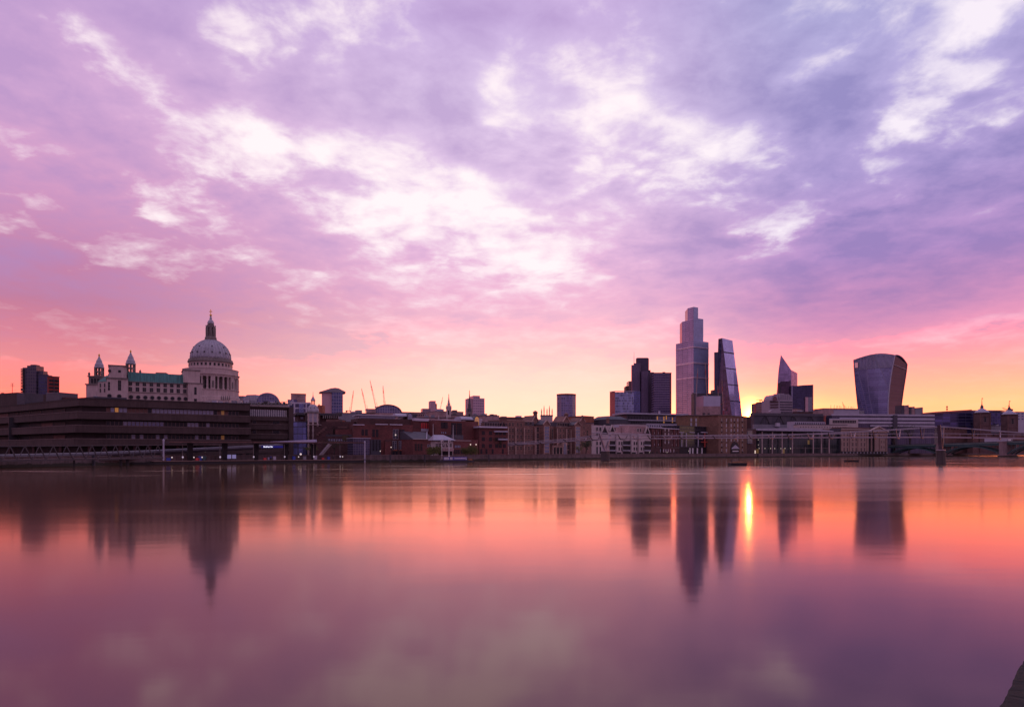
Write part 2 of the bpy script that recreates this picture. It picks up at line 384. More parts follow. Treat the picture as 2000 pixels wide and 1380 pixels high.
GZ = 2.9     # height of the embankment over the river
class Bld:
    """a thing standing on the line from (px1, D1) to (px2, D2); its children use x along that line, y away from the viewer, z up"""
    def __init__(s, name, label, cat, px1, D1, px2=None, D2=None, group=None, gz=GZ):
        D2 = D1 if D2 is None else D2; px2 = px1 + 1 if px2 is None else px2
        a = Vector((wx(px1, D1), D1)); b = Vector((wx(px2, D2), D2))
        s.a = a; s.gz = gz; s.L = (b - a).length; s.u = (b - a) / s.L; s.n = Vector((-s.u.y, s.u.x))
        s.o = thing(name, label, cat, (a.x, a.y, gz), math.atan2(s.u.y, s.u.x), group)
        s.nwin = {}
    def s_(s, px, y=0.0):
        """local x where the sight line of column px crosses the plane at local y"""
        t = (px - 1000.0) / F; a = s.a + s.n * y      # point a + u*k with X = t*Y
        return (t * a.y - a.x) / (s.u.x - t * s.u.y)
    def D(s, px, y=0.0):
        k = s.s_(px, y); return (s.a + s.n * y + s.u * k).y
    def z(s, py, px, y=0.0): return wz(py, s.D(px, y)) - s.gz
    def part(s, name, mb, m, parent=None, loc=(0, 0, 0)):
        return mb.build(name, m, parent or s.o, loc)
    def rect(s, name, m, px1, px2, py1, py2, y0=0.0, y1=10.0, pxr=None):
        """box whose front face covers the given pixels"""
        x1, x2 = s.s_(px1, y0), s.s_(px2, y0); pr = pxr or (px1 + px2) / 2
        zt, zb = s.z(py1, pr, y0), (0.0 if py2 is None else s.z(py2, pr, y0))
        return s.part(name, MB().box(x1, x2, y0, y1, zb, zt), m)
    def grid(s, name, me, xs, zs, y=0.0, rz=0.0, limit=100, skip=0.0):
        """one object per window, sharing a mesh; beyond the limit they join one stuff part"""
        pts = [(x, z) for z in zs for x in xs if random.random() >= skip]
        pts = pts[:]
        k0 = s.nwin.get(name, 0)
        sing = pts[:max(0, limit - k0)]; rest = pts[len(sing):]
        s.nwin[name] = k0 + len(sing)
        out = []
        for x, z in sing:
            o = bpy.data.objects.new(name, me); COL.objects.link(o); o.parent = s.o; o.location = (x, y, z); o.rotation_euler = (0, 0, rz); out.append(o)
        if rest:
            mb = MB()
            for x, z in rest:
                c, sn = math.cos(rz), math.sin(rz)
                vs = [(x + v.co.x * c - v.co.y * sn, y + v.co.x * sn + v.co.y * c, z + v.co.z) for v in me.vertices]
                k = len(mb.v); mb.v += vs
                for p in me.polygons: mb.f.append([i + k for i in p.vertices]); mb.mi.append(p.material_index); mb.sm.append(False)
            o = mb.build(name, list(me.materials), s.o); o['kind'] = 'stuff'
        return out

def lins(a, b, n): return [a + (b - a) * i / (n - 1) for i in range(n)] if n > 1 else [(a + b) / 2]
def cells(a, b, n): return [a + (b - a) * (i + 0.5) / n for i in range(n)]

WINM = {}
def winmesh(w_, h, glass, frame, bars=(1, 1), fw=0.12, proud=0.06, arch=False):
    """window: frame, glazing bars and glass, centred on x with its sill at z=0; y<0 faces the viewer"""
    key = (round(w_, 2), round(h, 2), glass.name, frame.name, bars, fw, arch)
    if key in WINM: return WINM[key]
    mb = MB()
    mb.m = 1
    mb.box(-w_/2, w_/2, -proud, 0.1, 0, h)
    mb.m = 0
    nx, nz = bars; iw = (w_ - fw * (nx + 1)) / nx; ih = (h - fw * (nz + 1)) / nz
    for i in range(nx):
        for j in range(nz):
            x0 = -w_/2 + fw + i * (iw + fw); z0 = fw + j * (ih + fw)
            mb.box(x0, x0 + iw, -proud - 0.03, -proud + 0.02, z0, z0 + ih)
    if arch:
        n = 8; prof = [(-w_/2, h)] ; prof = [(w_/2 * math.cos(math.pi * i / n), h + w_/2 * math.sin(math.pi * i / n)) for i in range(n + 1)]
        mb.extr(prof, -proud - 0.03, 0.1)
    WINM[key] = mb.mesh('window', [glass, frame])
    return WINM[key]

# ---------------------------------------------------------------- palette
stone = mat('portland stone', (0.43, 0.33, 0.32), 0.85, var=0.22, streak=1)
stoned = mat('sooty and shaded stone', (0.17, 0.14, 0.135), 0.9, var=0.35, streak=1)
conc = mat('brown concrete', (0.062, 0.040, 0.040), 0.9, var=0.3, streak=1)
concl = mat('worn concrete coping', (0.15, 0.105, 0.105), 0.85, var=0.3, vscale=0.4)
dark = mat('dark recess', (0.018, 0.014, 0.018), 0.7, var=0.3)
gdark = mat('dark window glass', (0.012, 0.012, 0.02), 0.3, var=0.4, vscale=0.5, spec=0.25)
gpale = mat('pale blinds behind glass', (0.22, 0.22, 0.32), 0.3, var=0.35, vscale=0.6, spec=0.4)
gblue = mat('blue glass', (0.06, 0.08, 0.19), 0.15, var=0.4, vscale=0.5, spec=0.9)
white = mat('white paint', (0.62, 0.58, 0.60), 0.6, var=0.1)
offw = mat('cream render', (0.42, 0.35, 0.35), 0.8, var=0.15, vscale=0.3, streak=1)
grey = mat('grey cladding', (0.20, 0.19, 0.23), 0.6, var=0.2)
greyd = mat('dark grey cladding', (0.055, 0.05, 0.07), 0.6, var=0.3)
greyl = mat('light grey cladding', (0.36, 0.34, 0.42), 0.55, var=0.18)
lead = mat('lead sheet', (0.30, 0.28, 0.335), 0.6, var=0.3, vscale=0.3, streak=1)
copper = seamed('verdigris copper', (0.03, 0.115, 0.11), (0.015, 0.06, 0.06), 1.1, 0.7, 0.6)
brick = bricks('red brick', (0.135, 0.034, 0.034), (0.10, 0.05, 0.045))
brickd = bricks('dark red brick', (0.07, 0.026, 0.028), (0.06, 0.035, 0.035))
brickb = bricks('brown brick', (0.135, 0.064, 0.056), (0.13, 0.075, 0.07))
bricky = bricks('yellow stock brick', (0.17, 0.098, 0.055), (0.16, 0.10, 0.07))
bricko = bricks('orange brick', (0.30, 0.085, 0.05), (0.2, 0.1, 0.07))
pinkb = bricks('hazed pink brick', (0.34, 0.21, 0.215), (0.3, 0.2, 0.2))  # lightened in colour to stand in for distance haze
slate = mat('slate roof', (0.07, 0.062, 0.08), 0.6, var=0.3, vscale=0.5)
zinc = mat('zinc roof', (0.30, 0.28, 0.36), 0.45, var=0.2, vscale=0.3, streak=1)
gold = mat('gilding', (0.75, 0.42, 0.10), 0.35, 0.8, var=0.1)
steel = mat('bridge steel', (0.36, 0.30, 0.35), 0.45, 0.2, var=0.12)
steeld = mat('dark steel', (0.05, 0.045, 0.055), 0.5, 0.2, var=0.25)
teal = mat('teal ironwork', (0.035, 0.075, 0.08), 0.6, var=0.3)
redp = mat('red paint', (0.5, 0.045, 0.05), 0.6, var=0.1)
bluep = mat('blue paint', (0.03, 0.05, 0.32), 0.5, var=0.1)
craner = mat('crane red', (0.42, 0.06, 0.05), 0.6, var=0.1)
lampm = mat('lit lamp', (0.9, 0.85, 0.8), 0.5, var=0.0, emit=((1.0, 0.80, 0.62, 1), 0.65))
amber = mat('lit amber room', (0.5, 0.25, 0.08), 0.6, var=0.5, vscale=1.5, emit=((1.0, 0.42, 0.10, 1), 0.22))
signw = mat('lit white lettering', (0.9, 0.9, 0.9), 0.5, var=0.0, emit=((0.9, 0.9, 1.0, 1), 1.2))
leaf = mat('willow leaves', (0.085, 0.085, 0.022), 0.8, var=0.5, vscale=0.8)
leafb = mat('budding twigs', (0.06, 0.045, 0.025), 0.9, var=0.5, vscale=0.8)
bark = mat('bark', (0.06, 0.045, 0.04), 0.95, var=0.3)
ground = mat('paving', (0.05, 0.038, 0.04), 0.9, var=0.3)
mudst = mat('wet river wall stone', (0.115, 0.078, 0.08), 0.75, var=0.45, vscale=0.25, streak=1)

# tide marks: the foot of the wall is wet and weedy up to an uneven line
q = NT(mudst.node_tree); b_ = q.n['Principled BSDF']; old = b_.inputs['Base Color'].links[0].from_socket
o_ = q.node('ShaderNodeTexCoord').outputs['Object']; z_ = q.sep(o_)[2]
tl_ = q.math('ADD', z_, q.math('MULTIPLY', q.noise(q.mapping(o_, scale=(1, 1, .3)), .35, 5, .7), -1.6))
q.put(b_.inputs['Base Color'], q.mix(q.ramp(tl_, [(0.0, (1, 1, 1)), (0.25, (0, 0, 0))]), old, (0.03, 0.026, 0.018, 1)))
amber2 = mat('dim amber room', (0.3, 0.16, 0.07), 0.6, var=0.6, vscale=1.5, emit=((1.0, 0.42, 0.12, 1), 0.07))
def wpt(px, D): return (wx(px, D), D)
# ---------------------------------------------------------------- river, banks
WATER = water_material()
tag(MB().add([(-6000,-300,0),(6000,-300,0),(6000,12000,0),(-6000,12000,0)], [(0,1,2,3)]).build('river', WATER), kind='structure')
BANK = [(-700,130),(-60,185),(0,192),(240,240),(500,278),(720,300),(940,345),(1180,440),(1400,530),(1560,600),(1740,715),(2000,1000),(2300,1500)]
front_ = [wpt(*p) for p in BANK]
land = front_ + [(6000, 1600), (6000, 9000), (-6000, 9000), (-6000, 130)]
tag(MB().add([(x, y, GZ) for x, y in land], [list(range(len(land)))]).build('riverside_ground', ground), kind='structure')
# far land rising gently behind the towers so that the roofs meet a horizon
rw = thing('river_wall', 'long low stone embankment wall at the waterline below the far buildings', 'wall', (front_[5][0], front_[5][1], 0))
def rel(p, o): return (p[0] - o.location.x, p[1] - o.location.y)
wall = MB(); cope = MB()
for i in range(len(front_) - 1):
    a, b = Vector(rel(front_[i], rw)), Vector(rel(front_[i+1], rw)); u = (b - a).normalized(); n = Vector((u.y, -u.x))
    q = [a + n*0.6, b + n*0.6, b - n*0.4, a - n*0.4]
    wall.prism([tuple(v) for v in q], -2, 2.95)
    q = [a + n*0.75, b + n*0.75, b - n*0.5, a - n*0.5]
    cope.prism([tuple(v) for v in q], 2.954, 3.2)
wall.build('wall_face', mudst, rw); cope.build('coping', concl, rw)
for px, D in [(763,303),(830,318),(955,347),(1014,370),(1070,392),(1115,410),(120,214),(60,202),(186,226),(1290,482),(1480,562)]:
    MB().box(-.35,.35,-.35,.35,-2,3.3).build('fender_pile', steeld, rw, (wx(px,D)-rw.location.x, D-0.8-rw.location.y, 0))

# near quay on the right of the photographer
sm = bpy.data.materials.new('mossy quay stone'); sm.use_nodes = True
q = NT(sm.node_tree); b_ = q.n['Principled BSDF']; b_.inputs['Roughness'].default_value = 0.9
o_ = q.node('ShaderNodeTexCoord').outputs['Object']
f_ = q.noise(o_, 3.0, 9, 0.75); g_ = q.noise(q.mapping(o_, scale=(1, 3, 1)), 14.0, 6, 0.7)
q.put(b_.inputs['Base Color'], q.mix(q.ramp(g_, [(0.58, (0,0,0,1)), (0.72, (1,1,1,1))]), q.ramp(f_, [(0.35, (0.005,0.004,0.003,1)), (0.65, (0.02,0.014,0.012,1))]), (0.045,0.03,0.028,1)))
bp_ = q.node('ShaderNodeBump'); q.put(bp_.inputs['Height'], q.math('ADD', f_, q.math('MULTIPLY', g_, 0.5))); bp_.inputs['Strength'].default_value = 0.9; bp_.inputs['Distance'].default_value = 0.06
q.put(b_.inputs['Normal'], bp_.outputs[0])
quay = thing('quay_wall', 'rough dark mossy stone edge of the near quay, bottom right corner', 'wall', (2.87, 4.01, 0), math.atan2(.74, .67))
mb = MB(); xs = [-8 + 0.06 * i for i in range(0, 560)]
random.seed(3)
N = len(xs); vs = []; ed = 0
for i, x in enumerate(xs):
    if i % 9 == 0: jog = -.03 + random.uniform(-.006, .006)
    e = jog + .035 + random.uniform(-.006, .006)
    vs += [(x, e, -1.5), (x, e, 2.90), (x, e - 0.006, 3.0 + random.uniform(-.004,.004)), (x, -0.35, 3.01 + random.uniform(-.02,.02)), (x, -0.9, 3.02)]
fs = []
for i in range(N - 1):
    for k in range(4): fs.append((i*5+k, i*5+k+1, (i+1)*5+k+1, (i+1)*5+k))
mb.add(vs, fs).build('coping_stones', sm, quay)
MB().box(25.55, 420, -.9, .0, -1.5, 3.0).build('far_coping_stones', sm, quay)
tag(MB().add([(x, y, z) for x, y, z in [(-8,-0.9,3.02),(420,-0.9,3.02),(420,-90,3.02),(-60,-90,3.02)]], [(3,2,1,0)]).build('near_quay', ground, None, (2.87,4.01,0)), kind='structure').rotation_euler = (0,0,math.atan2(.74,.67))
# ---------------------------------------------------------------- trees
def tree(label, px, D, ground_z, H, RX, kind='round', m=leaf, n=900, group=None, seed=1, trunkfrac=0.3):
    random.seed(seed)
    t = thing('willow_tree' if kind == 'willow' else 'bare_tree' if kind == 'bare' else 'street_tree', label, 'tree', (wx(px, D), D, ground_z), 0, group)
    mb = MB(); mb.tube([(0,0,0),(0.05*H,0,H*trunkfrac),(0,0,H*0.6)], [H*.035, H*.025, H*.015], 7)
    tips = []
    for k in range(11):
        a = 6.28 * k / 11 + random.uniform(-.3,.3); r = RX * random.uniform(.45,.95); z0 = H * random.uniform(trunkfrac*.8, .6); z1 = H * random.uniform(.55,.97)
        p = Vector((0.02*H,0,z0)); e = Vector((math.cos(a)*r, math.sin(a)*r*.8, z1)); m1 = p.lerp(e, .5) + Vector((0,0,H*.08))
        mb.tube([p, m1, e], [H*.013, H*.008, H*.003], 5); tips.append((p, m1, e))
    if kind == 'bare':
        for k in range(90):
            p, m1, e = random.choice(tips); s0 = m1.lerp(e, random.random()); d = Vector((random.gauss(0,1), random.gauss(0,1), random.uniform(.2,1.6))).normalized() * H * random.uniform(.1,.25)
            mb.tube([s0, s0 + d], [.05, .015], 4)
    mb.build('trunk', bark, t)
    c = MB()
    for k in range(n):
        p, m1, e = random.choice(tips)
        f = random.random(); ctr = m1.lerp(e, f) + Vector((random.gauss(0, RX*.16), random.gauss(0, RX*.14), random.gauss(0, H*.07)))
        if kind == 'willow': ctr.z -= random.random()**1.5 * H * .45; ctr.z = max(ctr.z, H*.08)
        s = random.uniform(.12,.30) * (H/7)**.5
        u = Vector((random.gauss(0,1), random.gauss(0,1), random.gauss(0,1))).normalized(); v = u.orthogonal().normalized()
        if kind == 'willow': v = Vector((0,0,-2.2)); u = Vector((random.gauss(0,1), random.gauss(0,1), 0)).normalized()
        c.add([ctr - u*s, ctr + v*s*.6, ctr + u*s, ctr - v*s*.6], [(0,1,2,3)])
    c.build('crown', m, t)
    return t

# ================================================================ LEFT BANK BLOCK
# terraced concrete office block, bent at its corner
def floors_block():
    cx, cD = 160, 266
    t = thing('office_block', 'long brown concrete office block with stacked horizontal bands, bent at its corner', 'building', (wx(cx, cD), cD, GZ))
    ox, oy = wx(cx, cD), cD
    L = Vector((wx(-190, 405) - ox, 405 - oy)); Rr = Vector((wx(487, 299) - ox, 299 - oy))
    Lr = L.length; Rl = Rr.length
    def z(py): return wz(py, cD) - GZ
    def slab(off, zb, zt, r_end=1.0, back=40):
        """one storey slice following both wings, pushed out by off metres"""
        lu, ru = L.normalized(), Rr.normalized(); ln = Vector((lu.y, -lu.x)); rn = Vector((ru.y, -ru.x))
        if ln.y > 0: ln = -ln
        if rn.y > 0: rn = -rn
        bis = (ln + rn).normalized(); bis = bis / bis.dot(rn)
        c = bis * off; a = L + ln * off; d = Rr * r_end + rn * off
        bd = d - rn * (back + off); ab = a - ln * (back + off)
        return [tuple(a), tuple(c), tuple(d), tuple(bd), tuple((bd + ab) / 2 + Vector((0, 12))), tuple(ab)], zb, zt
    bands = [(780, 792.5, 1.5), (804.5, 818, 2.3), (831, 844.5, 3.1), (857, 869, 3.9)]
    for i, (a, b, off) in enumerate(bands):
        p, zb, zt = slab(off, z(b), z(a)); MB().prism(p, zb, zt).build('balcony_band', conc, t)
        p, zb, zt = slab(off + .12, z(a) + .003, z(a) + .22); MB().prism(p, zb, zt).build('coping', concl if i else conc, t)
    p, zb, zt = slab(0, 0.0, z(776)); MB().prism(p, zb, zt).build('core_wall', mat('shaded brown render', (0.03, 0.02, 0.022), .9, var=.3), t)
    p, zb, zt = slab(-6, z(776) + .01, z(771), 0.25); MB().prism(p, zb, zt).build('plant_storey', greyd, t)
    lu, ru = L.normalized(), Rr.normalized()
    def strip(u, n, s, zc, h, w_, m, name='window', off=0.12):
        o = winmesh_box(w_, h, m)
        ob = bpy.data.objects.new(name, o); COL.objects.link(ob); ob.parent = t
        ob.location = (u.x * s + n.x * off, u.y * s + n.y * off, zc); ob.rotation_euler = (0, 0, math.atan2(n.x, -n.y))
    rn = Vector((ru.y, -ru.x)); rn = rn if rn.y < 0 else -rn
    ln = Vector((lu.y, -lu.x)); ln = ln if ln.y < 0 else -ln
    rows = [(804, 794), (830.5, 821), (857, 847)]
    random.seed(5)
    for r, (pb, pt) in enumerate(rows):
        zb, zt = z(pb), z(pt)
        n = 34
        for k in range(n):
            s = Rl * (0.13 + 0.80 * (k + .5) / n); f = (k + .5) / n
            if r == 0: m = gpale if (0.02 < f < 0.16 or 0.32 < f < 0.78) else (gdark if random.random() < .6 else brickb)
            elif r == 1: m = gblue if .16 < f < .42 else (gpale if random.random() < .22 else gdark)
            else: m = gdark if random.random() < .85 else gpale
            if (r, k) in [(0, 2), (0, 29), (2, 29)]: m = amber if (r, k) == (0, 2) else amber2
            strip(ru, rn, s, zb + .3, zt - zb - .3, Rl * .8 / n - .25, m)
        for k in range(18):
            s = Lr * (0.06 + 0.9 * (k + .5) / 18)
            m = dark if random.random() < .85 else brickb
            strip(lu, ln, s, zb + .2, zt - zb - .4, Lr * .9 / 18 - .8, m)
    # columns under the lowest band, undercroft shade put into their dark colour
    for k in range(12):
        s = Rl * (k + .5) / 12
        MB().box(-.5,.5,-.5,.5,0,z(869)).build('column', brickd, t, (ru.x*s + rn.x*2.2, ru.y*s + rn.y*2.2, 0))
    for k in range(9):
        s = Lr * (k + .5) / 9
        MB().box(-.5,.5,-.5,.5,0,z(869)).build('column', brickd, t, (lu.x*s + ln.x*2.2, lu.y*s + ln.y*2.2, 0))
    # expansion joints
    for s in (0.26, 0.53):
        MB().box(-.12,.12,-4.05,-.1,z(869),z(806)).build('drainpipe', steeld, t, (lu.x*Lr*s, lu.y*Lr*s, 0)).rotation_euler = (0,0,math.atan2(ln.x,-ln.y))
WB = {}
def winmesh_box(w_, h, m):
    k = (round(w_, 2), round(h, 2), m.name)
    if k not in WB:
        mb = MB(); mb.box(-w_/2, w_/2, -.06, .05, 0, h); mb.m = 1
        mb.box(-w_/2 - .1, -w_/2, -.16, .05, 0, h); mb.box(w_/2, w_/2 + .1, -.16, .05, 0, h)
        WB[k] = mb.mesh('window', [m, concl])
    return WB[k]
floors_block()
# roof clutter of the block
b = Bld('roof_plant', 'small pale plant room on the concrete block roof below the towers', 'plant room', 90, 290, 123, 286, gz=25.3)
b.part('housing', MB().box(0, b.L*.8, 0, 8, 0, 4.0), mat('plant room cladding', (0.10, 0.085, 0.10), .7, var=.3)); b.part('duct', MB().box(b.L*.82, b.L, 1, 6, 0, 2.2), brickd); b.part('roof', MB().box(-.1, b.L*.81, -.1, 8.1, 4.003, 4.2), grey)
b = Bld('roof_plant', 'dark square plant room at the far left on the concrete roof', 'plant room', 33, 300, 48, 298, gz=25.3)
b.part('housing', MB().box(0, b.L, 0, 8, 0, 5.0), greyd); b.part('vent', MB().box(.8, 1.6, 1, 2, 6.2, 7), steeld)
b = Bld('roof_plant', 'wide low brown roof storey at the left picture edge', 'plant room', -30, 330, 34, 318, gz=24.0)
b.part('housing', MB().box(0, b.L, 0, 14, 0, 8.2), conc); b.part('railing', MB().box(0, b.L, .1, .16, 9.1, 9.16), steeld); b.part('vent', MB().box(8, 9, 3, 4, 8.2, 9), steeld)
a = thing('antenna_mast', 'thin lattice antenna mast on the roof at the left picture edge', 'mast', (wx(18, 320), 322, 32.2))
MB().tube([(0,0,0),(0,0,4.6)], .12, 5).build('pole', steeld, a)
for k, zz_ in enumerate((3.2, 3.9, 4.5)): MB().box(-.9+.1*k,.9-.1*k,-.06,.06,zz_,zz_+.12).build('aerial', steeld, a)

# the two residential towers behind
c_tw = curtain('tower grid stone', (0.04,0.035,0.075), (0.085,0.065,0.095), 3.0, 2.2, .34, .3, metal=.3, rough=.3)
b = Bld('residential_tower', 'tall stepped grey residential tower with balconies on its left edge', 'tower', 44, 650, 83.5, 650)
xl = lambda px: b.s_(px)
b.part('shaft', MB().box(xl(44), xl(55), 0, 8, 0, b.z(717.5, 50)), c_tw); b.part('shaft', MB().box(xl(55)+.01, xl(73), -1.5, 9, 0, b.z(714, 60)), c_tw)
b.part('shaft', MB().box(xl(73)+.01, xl(83.5), .6, 7, 0, b.z(724, 80)), c_tw)
for k in range(16): b.part('balcony', MB().box(-1.0, 2.0, -1.2, 6, 0, .9), conc, loc=(0, 0, b.z(766, 44) + k * (b.z(722, 44) - b.z(766, 44)) / 15))
b.part('lift_housing', MB().box(xl(58), xl(68), 1, 7, b.z(714,60), b.z(711.5,60)), greyd)
b = Bld('office_tower', 'lower dark blue office tower standing against the stepped grey tower', 'tower', 75, 640, 94, 640)
b.part('body', MB().box(0, b.L, 0, 6, 0, b.z(732, 85)), curtain('navy slab', (0.03,0.035,0.10), (0.04,0.04,0.075), 3.4, 2.0, .25, .15, metal=.4)); b.part('parapet', MB().box(-.2, b.L+.2, -.2, .5, b.z(732,85)+.003, b.z(731,85)), greyd)
b = Bld('apartment_block', 'red faced flat block beside the dark blue tower', 'building', 94.3, 630, 116, 636)
rb = mat('red render', (0.22, 0.035, 0.03), 0.8, var=0.2)
b.part('wall', MB().box(0, b.L, 0, 5, 0, b.z(735.5, 105)), rb)
gw = winmesh_box(3.6, 1.7, gdark)
b.grid('window', gw, cells(.3, b.L, 2), [b.z(p, 105) for p in (745, 752, 759, 766)], y=-.1)
b.part('pier', MB().box(b.L*.48, b.L*.52, -.4, 0, 0, b.z(734.5, 105)), greyd); b.part('roof', MB().box(-.3, b.L+.3, -.3, 5.2, b.z(735.5,105)+.003, b.z(734.5,105)), greyd)

# ================================================================ stone telephone-exchange style block with a green roof
b = Bld('stone_building', 'long pale stone building with a green copper roof in front of the cathedral', 'building', 208.5, 428, 394, 455)
S = b.s_
zE, zR = b.z(744, 250), b.z(726.5, 250, 6)
b.part('wall', MB().box(S(250), S(366.6), 0, 16, 0, zE), stone)
b.part('roof', MB().extx([(-.4, zE+.003), (16.4, zE+.003), (11, zR), (5, zR)], S(250)+.02, S(366.6)-.02), copper)
b.part('string_course', MB().box(S(254), S(366), -.35, 0, b.z(767.5,300), b.z(766.5,300)), stoned)
b.part('cornice', MB().box(S(250)+.03, S(366.6)-.03, -.6, 0, zE-.5, zE-.01), stoned)
# left pavilion
x0, x1 = S(208.5), S(250)
zc = b.z(738, 228); zt = b.z(715.5, 228)
b.part('pavilion', MB().box(x0, x1-.01, -3, 18, 0, zc), stone)
b.part('pavilion', MB().prism([(x0+1,-2),(x0+3,-2.8),(x1-3,-2.8),(x1-.8,-1.5),(x1-.8,14),(x0+1,14)], zc+.003, zt), stone)
b.part('cornice', MB().box(x0-.4, x1+.2, -3.5, 18, zc-.8, zc-.01), stoned); b.part('cornice', MB().box(x0+.7, x1-.4, -3.1, 14.3, zt+.003, zt+.6), stoned)
wm = winmesh(1.8, 6.4, gdark, stoned, (2, 3))
b.grid('window', wm, [S(233.5)], [b.z(763, 233)], y=-3.0); b.grid('window', winmesh(1.3, 5.5, gdark, stone, (1,3)), [S(213)], [b.z(763,213)], y=-3.0)
b.grid('small_window', winmesh(1.6,1.6,gdark,stoned), [S(214), S(233.5)], [b.z(728,228)], y=-2.8)
# right pavilion
x0, x1 = S(366.6), S(394); zc2 = b.z(748, 380); zt2 = b.z(724.5, 380)
b.part('pavilion', MB().box(x0, x1, -2.5, 18, 0, zc2), stone); b.part('pavilion', MB().box(x0-2.6, x1-1.2, -1.5, 14, zc2+.003, zt2), stone)
b.part('cornice', MB().box(x0-.3, x1+.3, -2.9, 17, zc2-.6, zc2-.01), stoned); b.part('cornice', MB().box(x0-3, x1-.9, -1.9, 14.3, zt2+.003, zt2+.6), stoned)
b.grid('window', winmesh(1.5, 5.0, gdark, stoned, (1,3)), [S(381)], [b.z(771,381)], y=-2.5); b.grid('small_window', winmesh(1.8,1.8,gdark,stoned), [S(381)], [b.z(784,381)], y=-2.5)
# regular windows
xs = [S(p) for p in (254.5,268.5,282,295.8,309.3,322.6,335.5,348.2,361)]
w1 = winmesh(2.1, 2.7, gdark, stoned, (2,2), .16)
b.grid('window', w1, xs, [b.z(754.6, 300), b.z(766, 300) + .2], y=-.05)
rm = MB(); rm.m = 1; n = 16
ring = [(1.35*math.cos(6.2832*i/n), 1.35*math.sin(6.2832*i/n)) for i in range(n)]; rm.extr(ring, -.12, .1); rm.m = 0; rm.extr([(x*.78,z*.78) for x,z in ring], -.2, .1)
b.grid('round_window', rm.mesh('round_window', [gdark, stoned]), [S(p) for p in (214,233,256,270,284,297.5,310.5,324,337,350,362.5)], [b.z(776.5, 300)], y=-.05)
for o in kids(b.o):
    if o.name.startswith('round_window') and o.location.x < S(250): o.location.y = -3.05
b = Bld('stone_wing', 'low stone wing with a green copper roof left of the stone pavilion', 'building', 191, 455, 208.6, 452)
zE = b.z(745, 200); b.part('wall', MB().box(0, b.L, 0, 14, 0, zE), stone)
b.part('roof', MB().extx([(-.3, zE+.003), (14, zE+.003), (10, b.z(731, 200)), (6, b.z(731,200))], 0, b.L), copper)
b.grid('window', winmesh(1.2,2.6,gdark,stoned,(1,2)), cells(.5,b.L,2), [b.z(756,200), b.z(766,200)], y=-.05)
b = Bld('roof_block', 'dark low stone roof block behind the green roof ridge', 'building', 298, 470, 341, 474)
b.part('wall', MB().box(0, b.L, 0, 12, 0, b.z(730, 320)), stoned); b.part('attic', MB().box(b.L*.12, b.L*.6, 1, 10, b.z(730,320)+.003, b.z(727,320)), stoned)

# ================================================================ the cathedral
DC = 560.0; CX = 411.6; k_ = DC / F
cath = thing('cathedral', 'great stone cathedral with a ribbed lead dome, lantern and golden cross', 'cathedral', (wx(CX, DC), DC, 15.0))
def cz(py): return wz(py, DC) - 15.0
def cr(p): return p * k_ * 0.92      # wide-angle stretch this far off axis is the lens's
def lath(name, pts, m, n=48, parent=cath, smooth=False):
    mb = MB(); mb.smooth = smooth; return mb.lathe(pts, n=n).build(name, m, parent)
lath('drum_base', [(cr(58), 0), (cr(58), cz(777)), (cr(55.5), cz(776)), (cr(55.5), cz(764.5)), (cr(56.8), cz(764)), (cr(56.8), cz(763))], stone, 64)
lath('inner_drum', [(cr(43.5), cz(763.1)), (cr(43.5), cz(738.9))], stoned, 48)  # dark stone: real staining, plus recess shade behind the columns put into colour
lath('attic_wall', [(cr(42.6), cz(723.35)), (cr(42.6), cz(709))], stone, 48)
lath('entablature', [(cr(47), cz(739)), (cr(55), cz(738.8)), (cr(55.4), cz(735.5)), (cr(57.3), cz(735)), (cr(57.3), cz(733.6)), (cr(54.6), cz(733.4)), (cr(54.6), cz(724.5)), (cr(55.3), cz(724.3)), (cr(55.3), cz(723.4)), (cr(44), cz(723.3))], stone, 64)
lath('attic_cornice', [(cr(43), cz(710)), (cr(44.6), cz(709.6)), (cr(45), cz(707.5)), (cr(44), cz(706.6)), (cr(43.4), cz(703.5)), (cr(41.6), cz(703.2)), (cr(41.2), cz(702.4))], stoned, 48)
colm = MB().lathe([(1.05, 0), (1.05, .5), (.78, .7), (.66, cz(740.5) - cz(763) - .9), (.98, cz(740.5) - cz(763) - .1), (.98, cz(739)-cz(763))], n=10).mesh('column', [stone])
nich = MB().box(-1.7, 1.7, -1.2, 6.4, 0, cz(739.05) - cz(763)); nich.m = 1; nich.box(-.8,.8,-1.3,-1.1, 1.0, 6.5); nichm = nich.mesh('buttress_pier', [stone, stoned])
for i in range(32):
    a = 2*math.pi*(i + .5)/32; r = cr(52.6)
    o = bpy.data.objects.new('buttress_pier' if i % 4 == 2 else 'column', nichm if i % 4 == 2 else colm); COL.objects.link(o); o.parent = cath
    rr = r if i % 4 != 2 else r - .1
    o.location = (rr*math.cos(a), rr*math.sin(a), cz(763)+.004); o.rotation_euler = (0,0,a + math.pi/2)
win = winmesh(2.3, 7.4, dark, stoned, (1,2), .25)
awin = winmesh(1.6, 2.3, gdark, stoned, (1,1), .22)
for i in range(32):
    a = 2*math.pi*i/32
    for me, r, z_ in ((win, 43.6, 761.5), (awin, 42.7, 717.5)):
        o = bpy.data.objects.new('window', me); COL.objects.link(o); o.parent = cath
        o.location = (cr(r)*math.cos(a), cr(r)*math.sin(a), cz(z_)); o.rotation_euler = (0,0,a + math.pi/2)
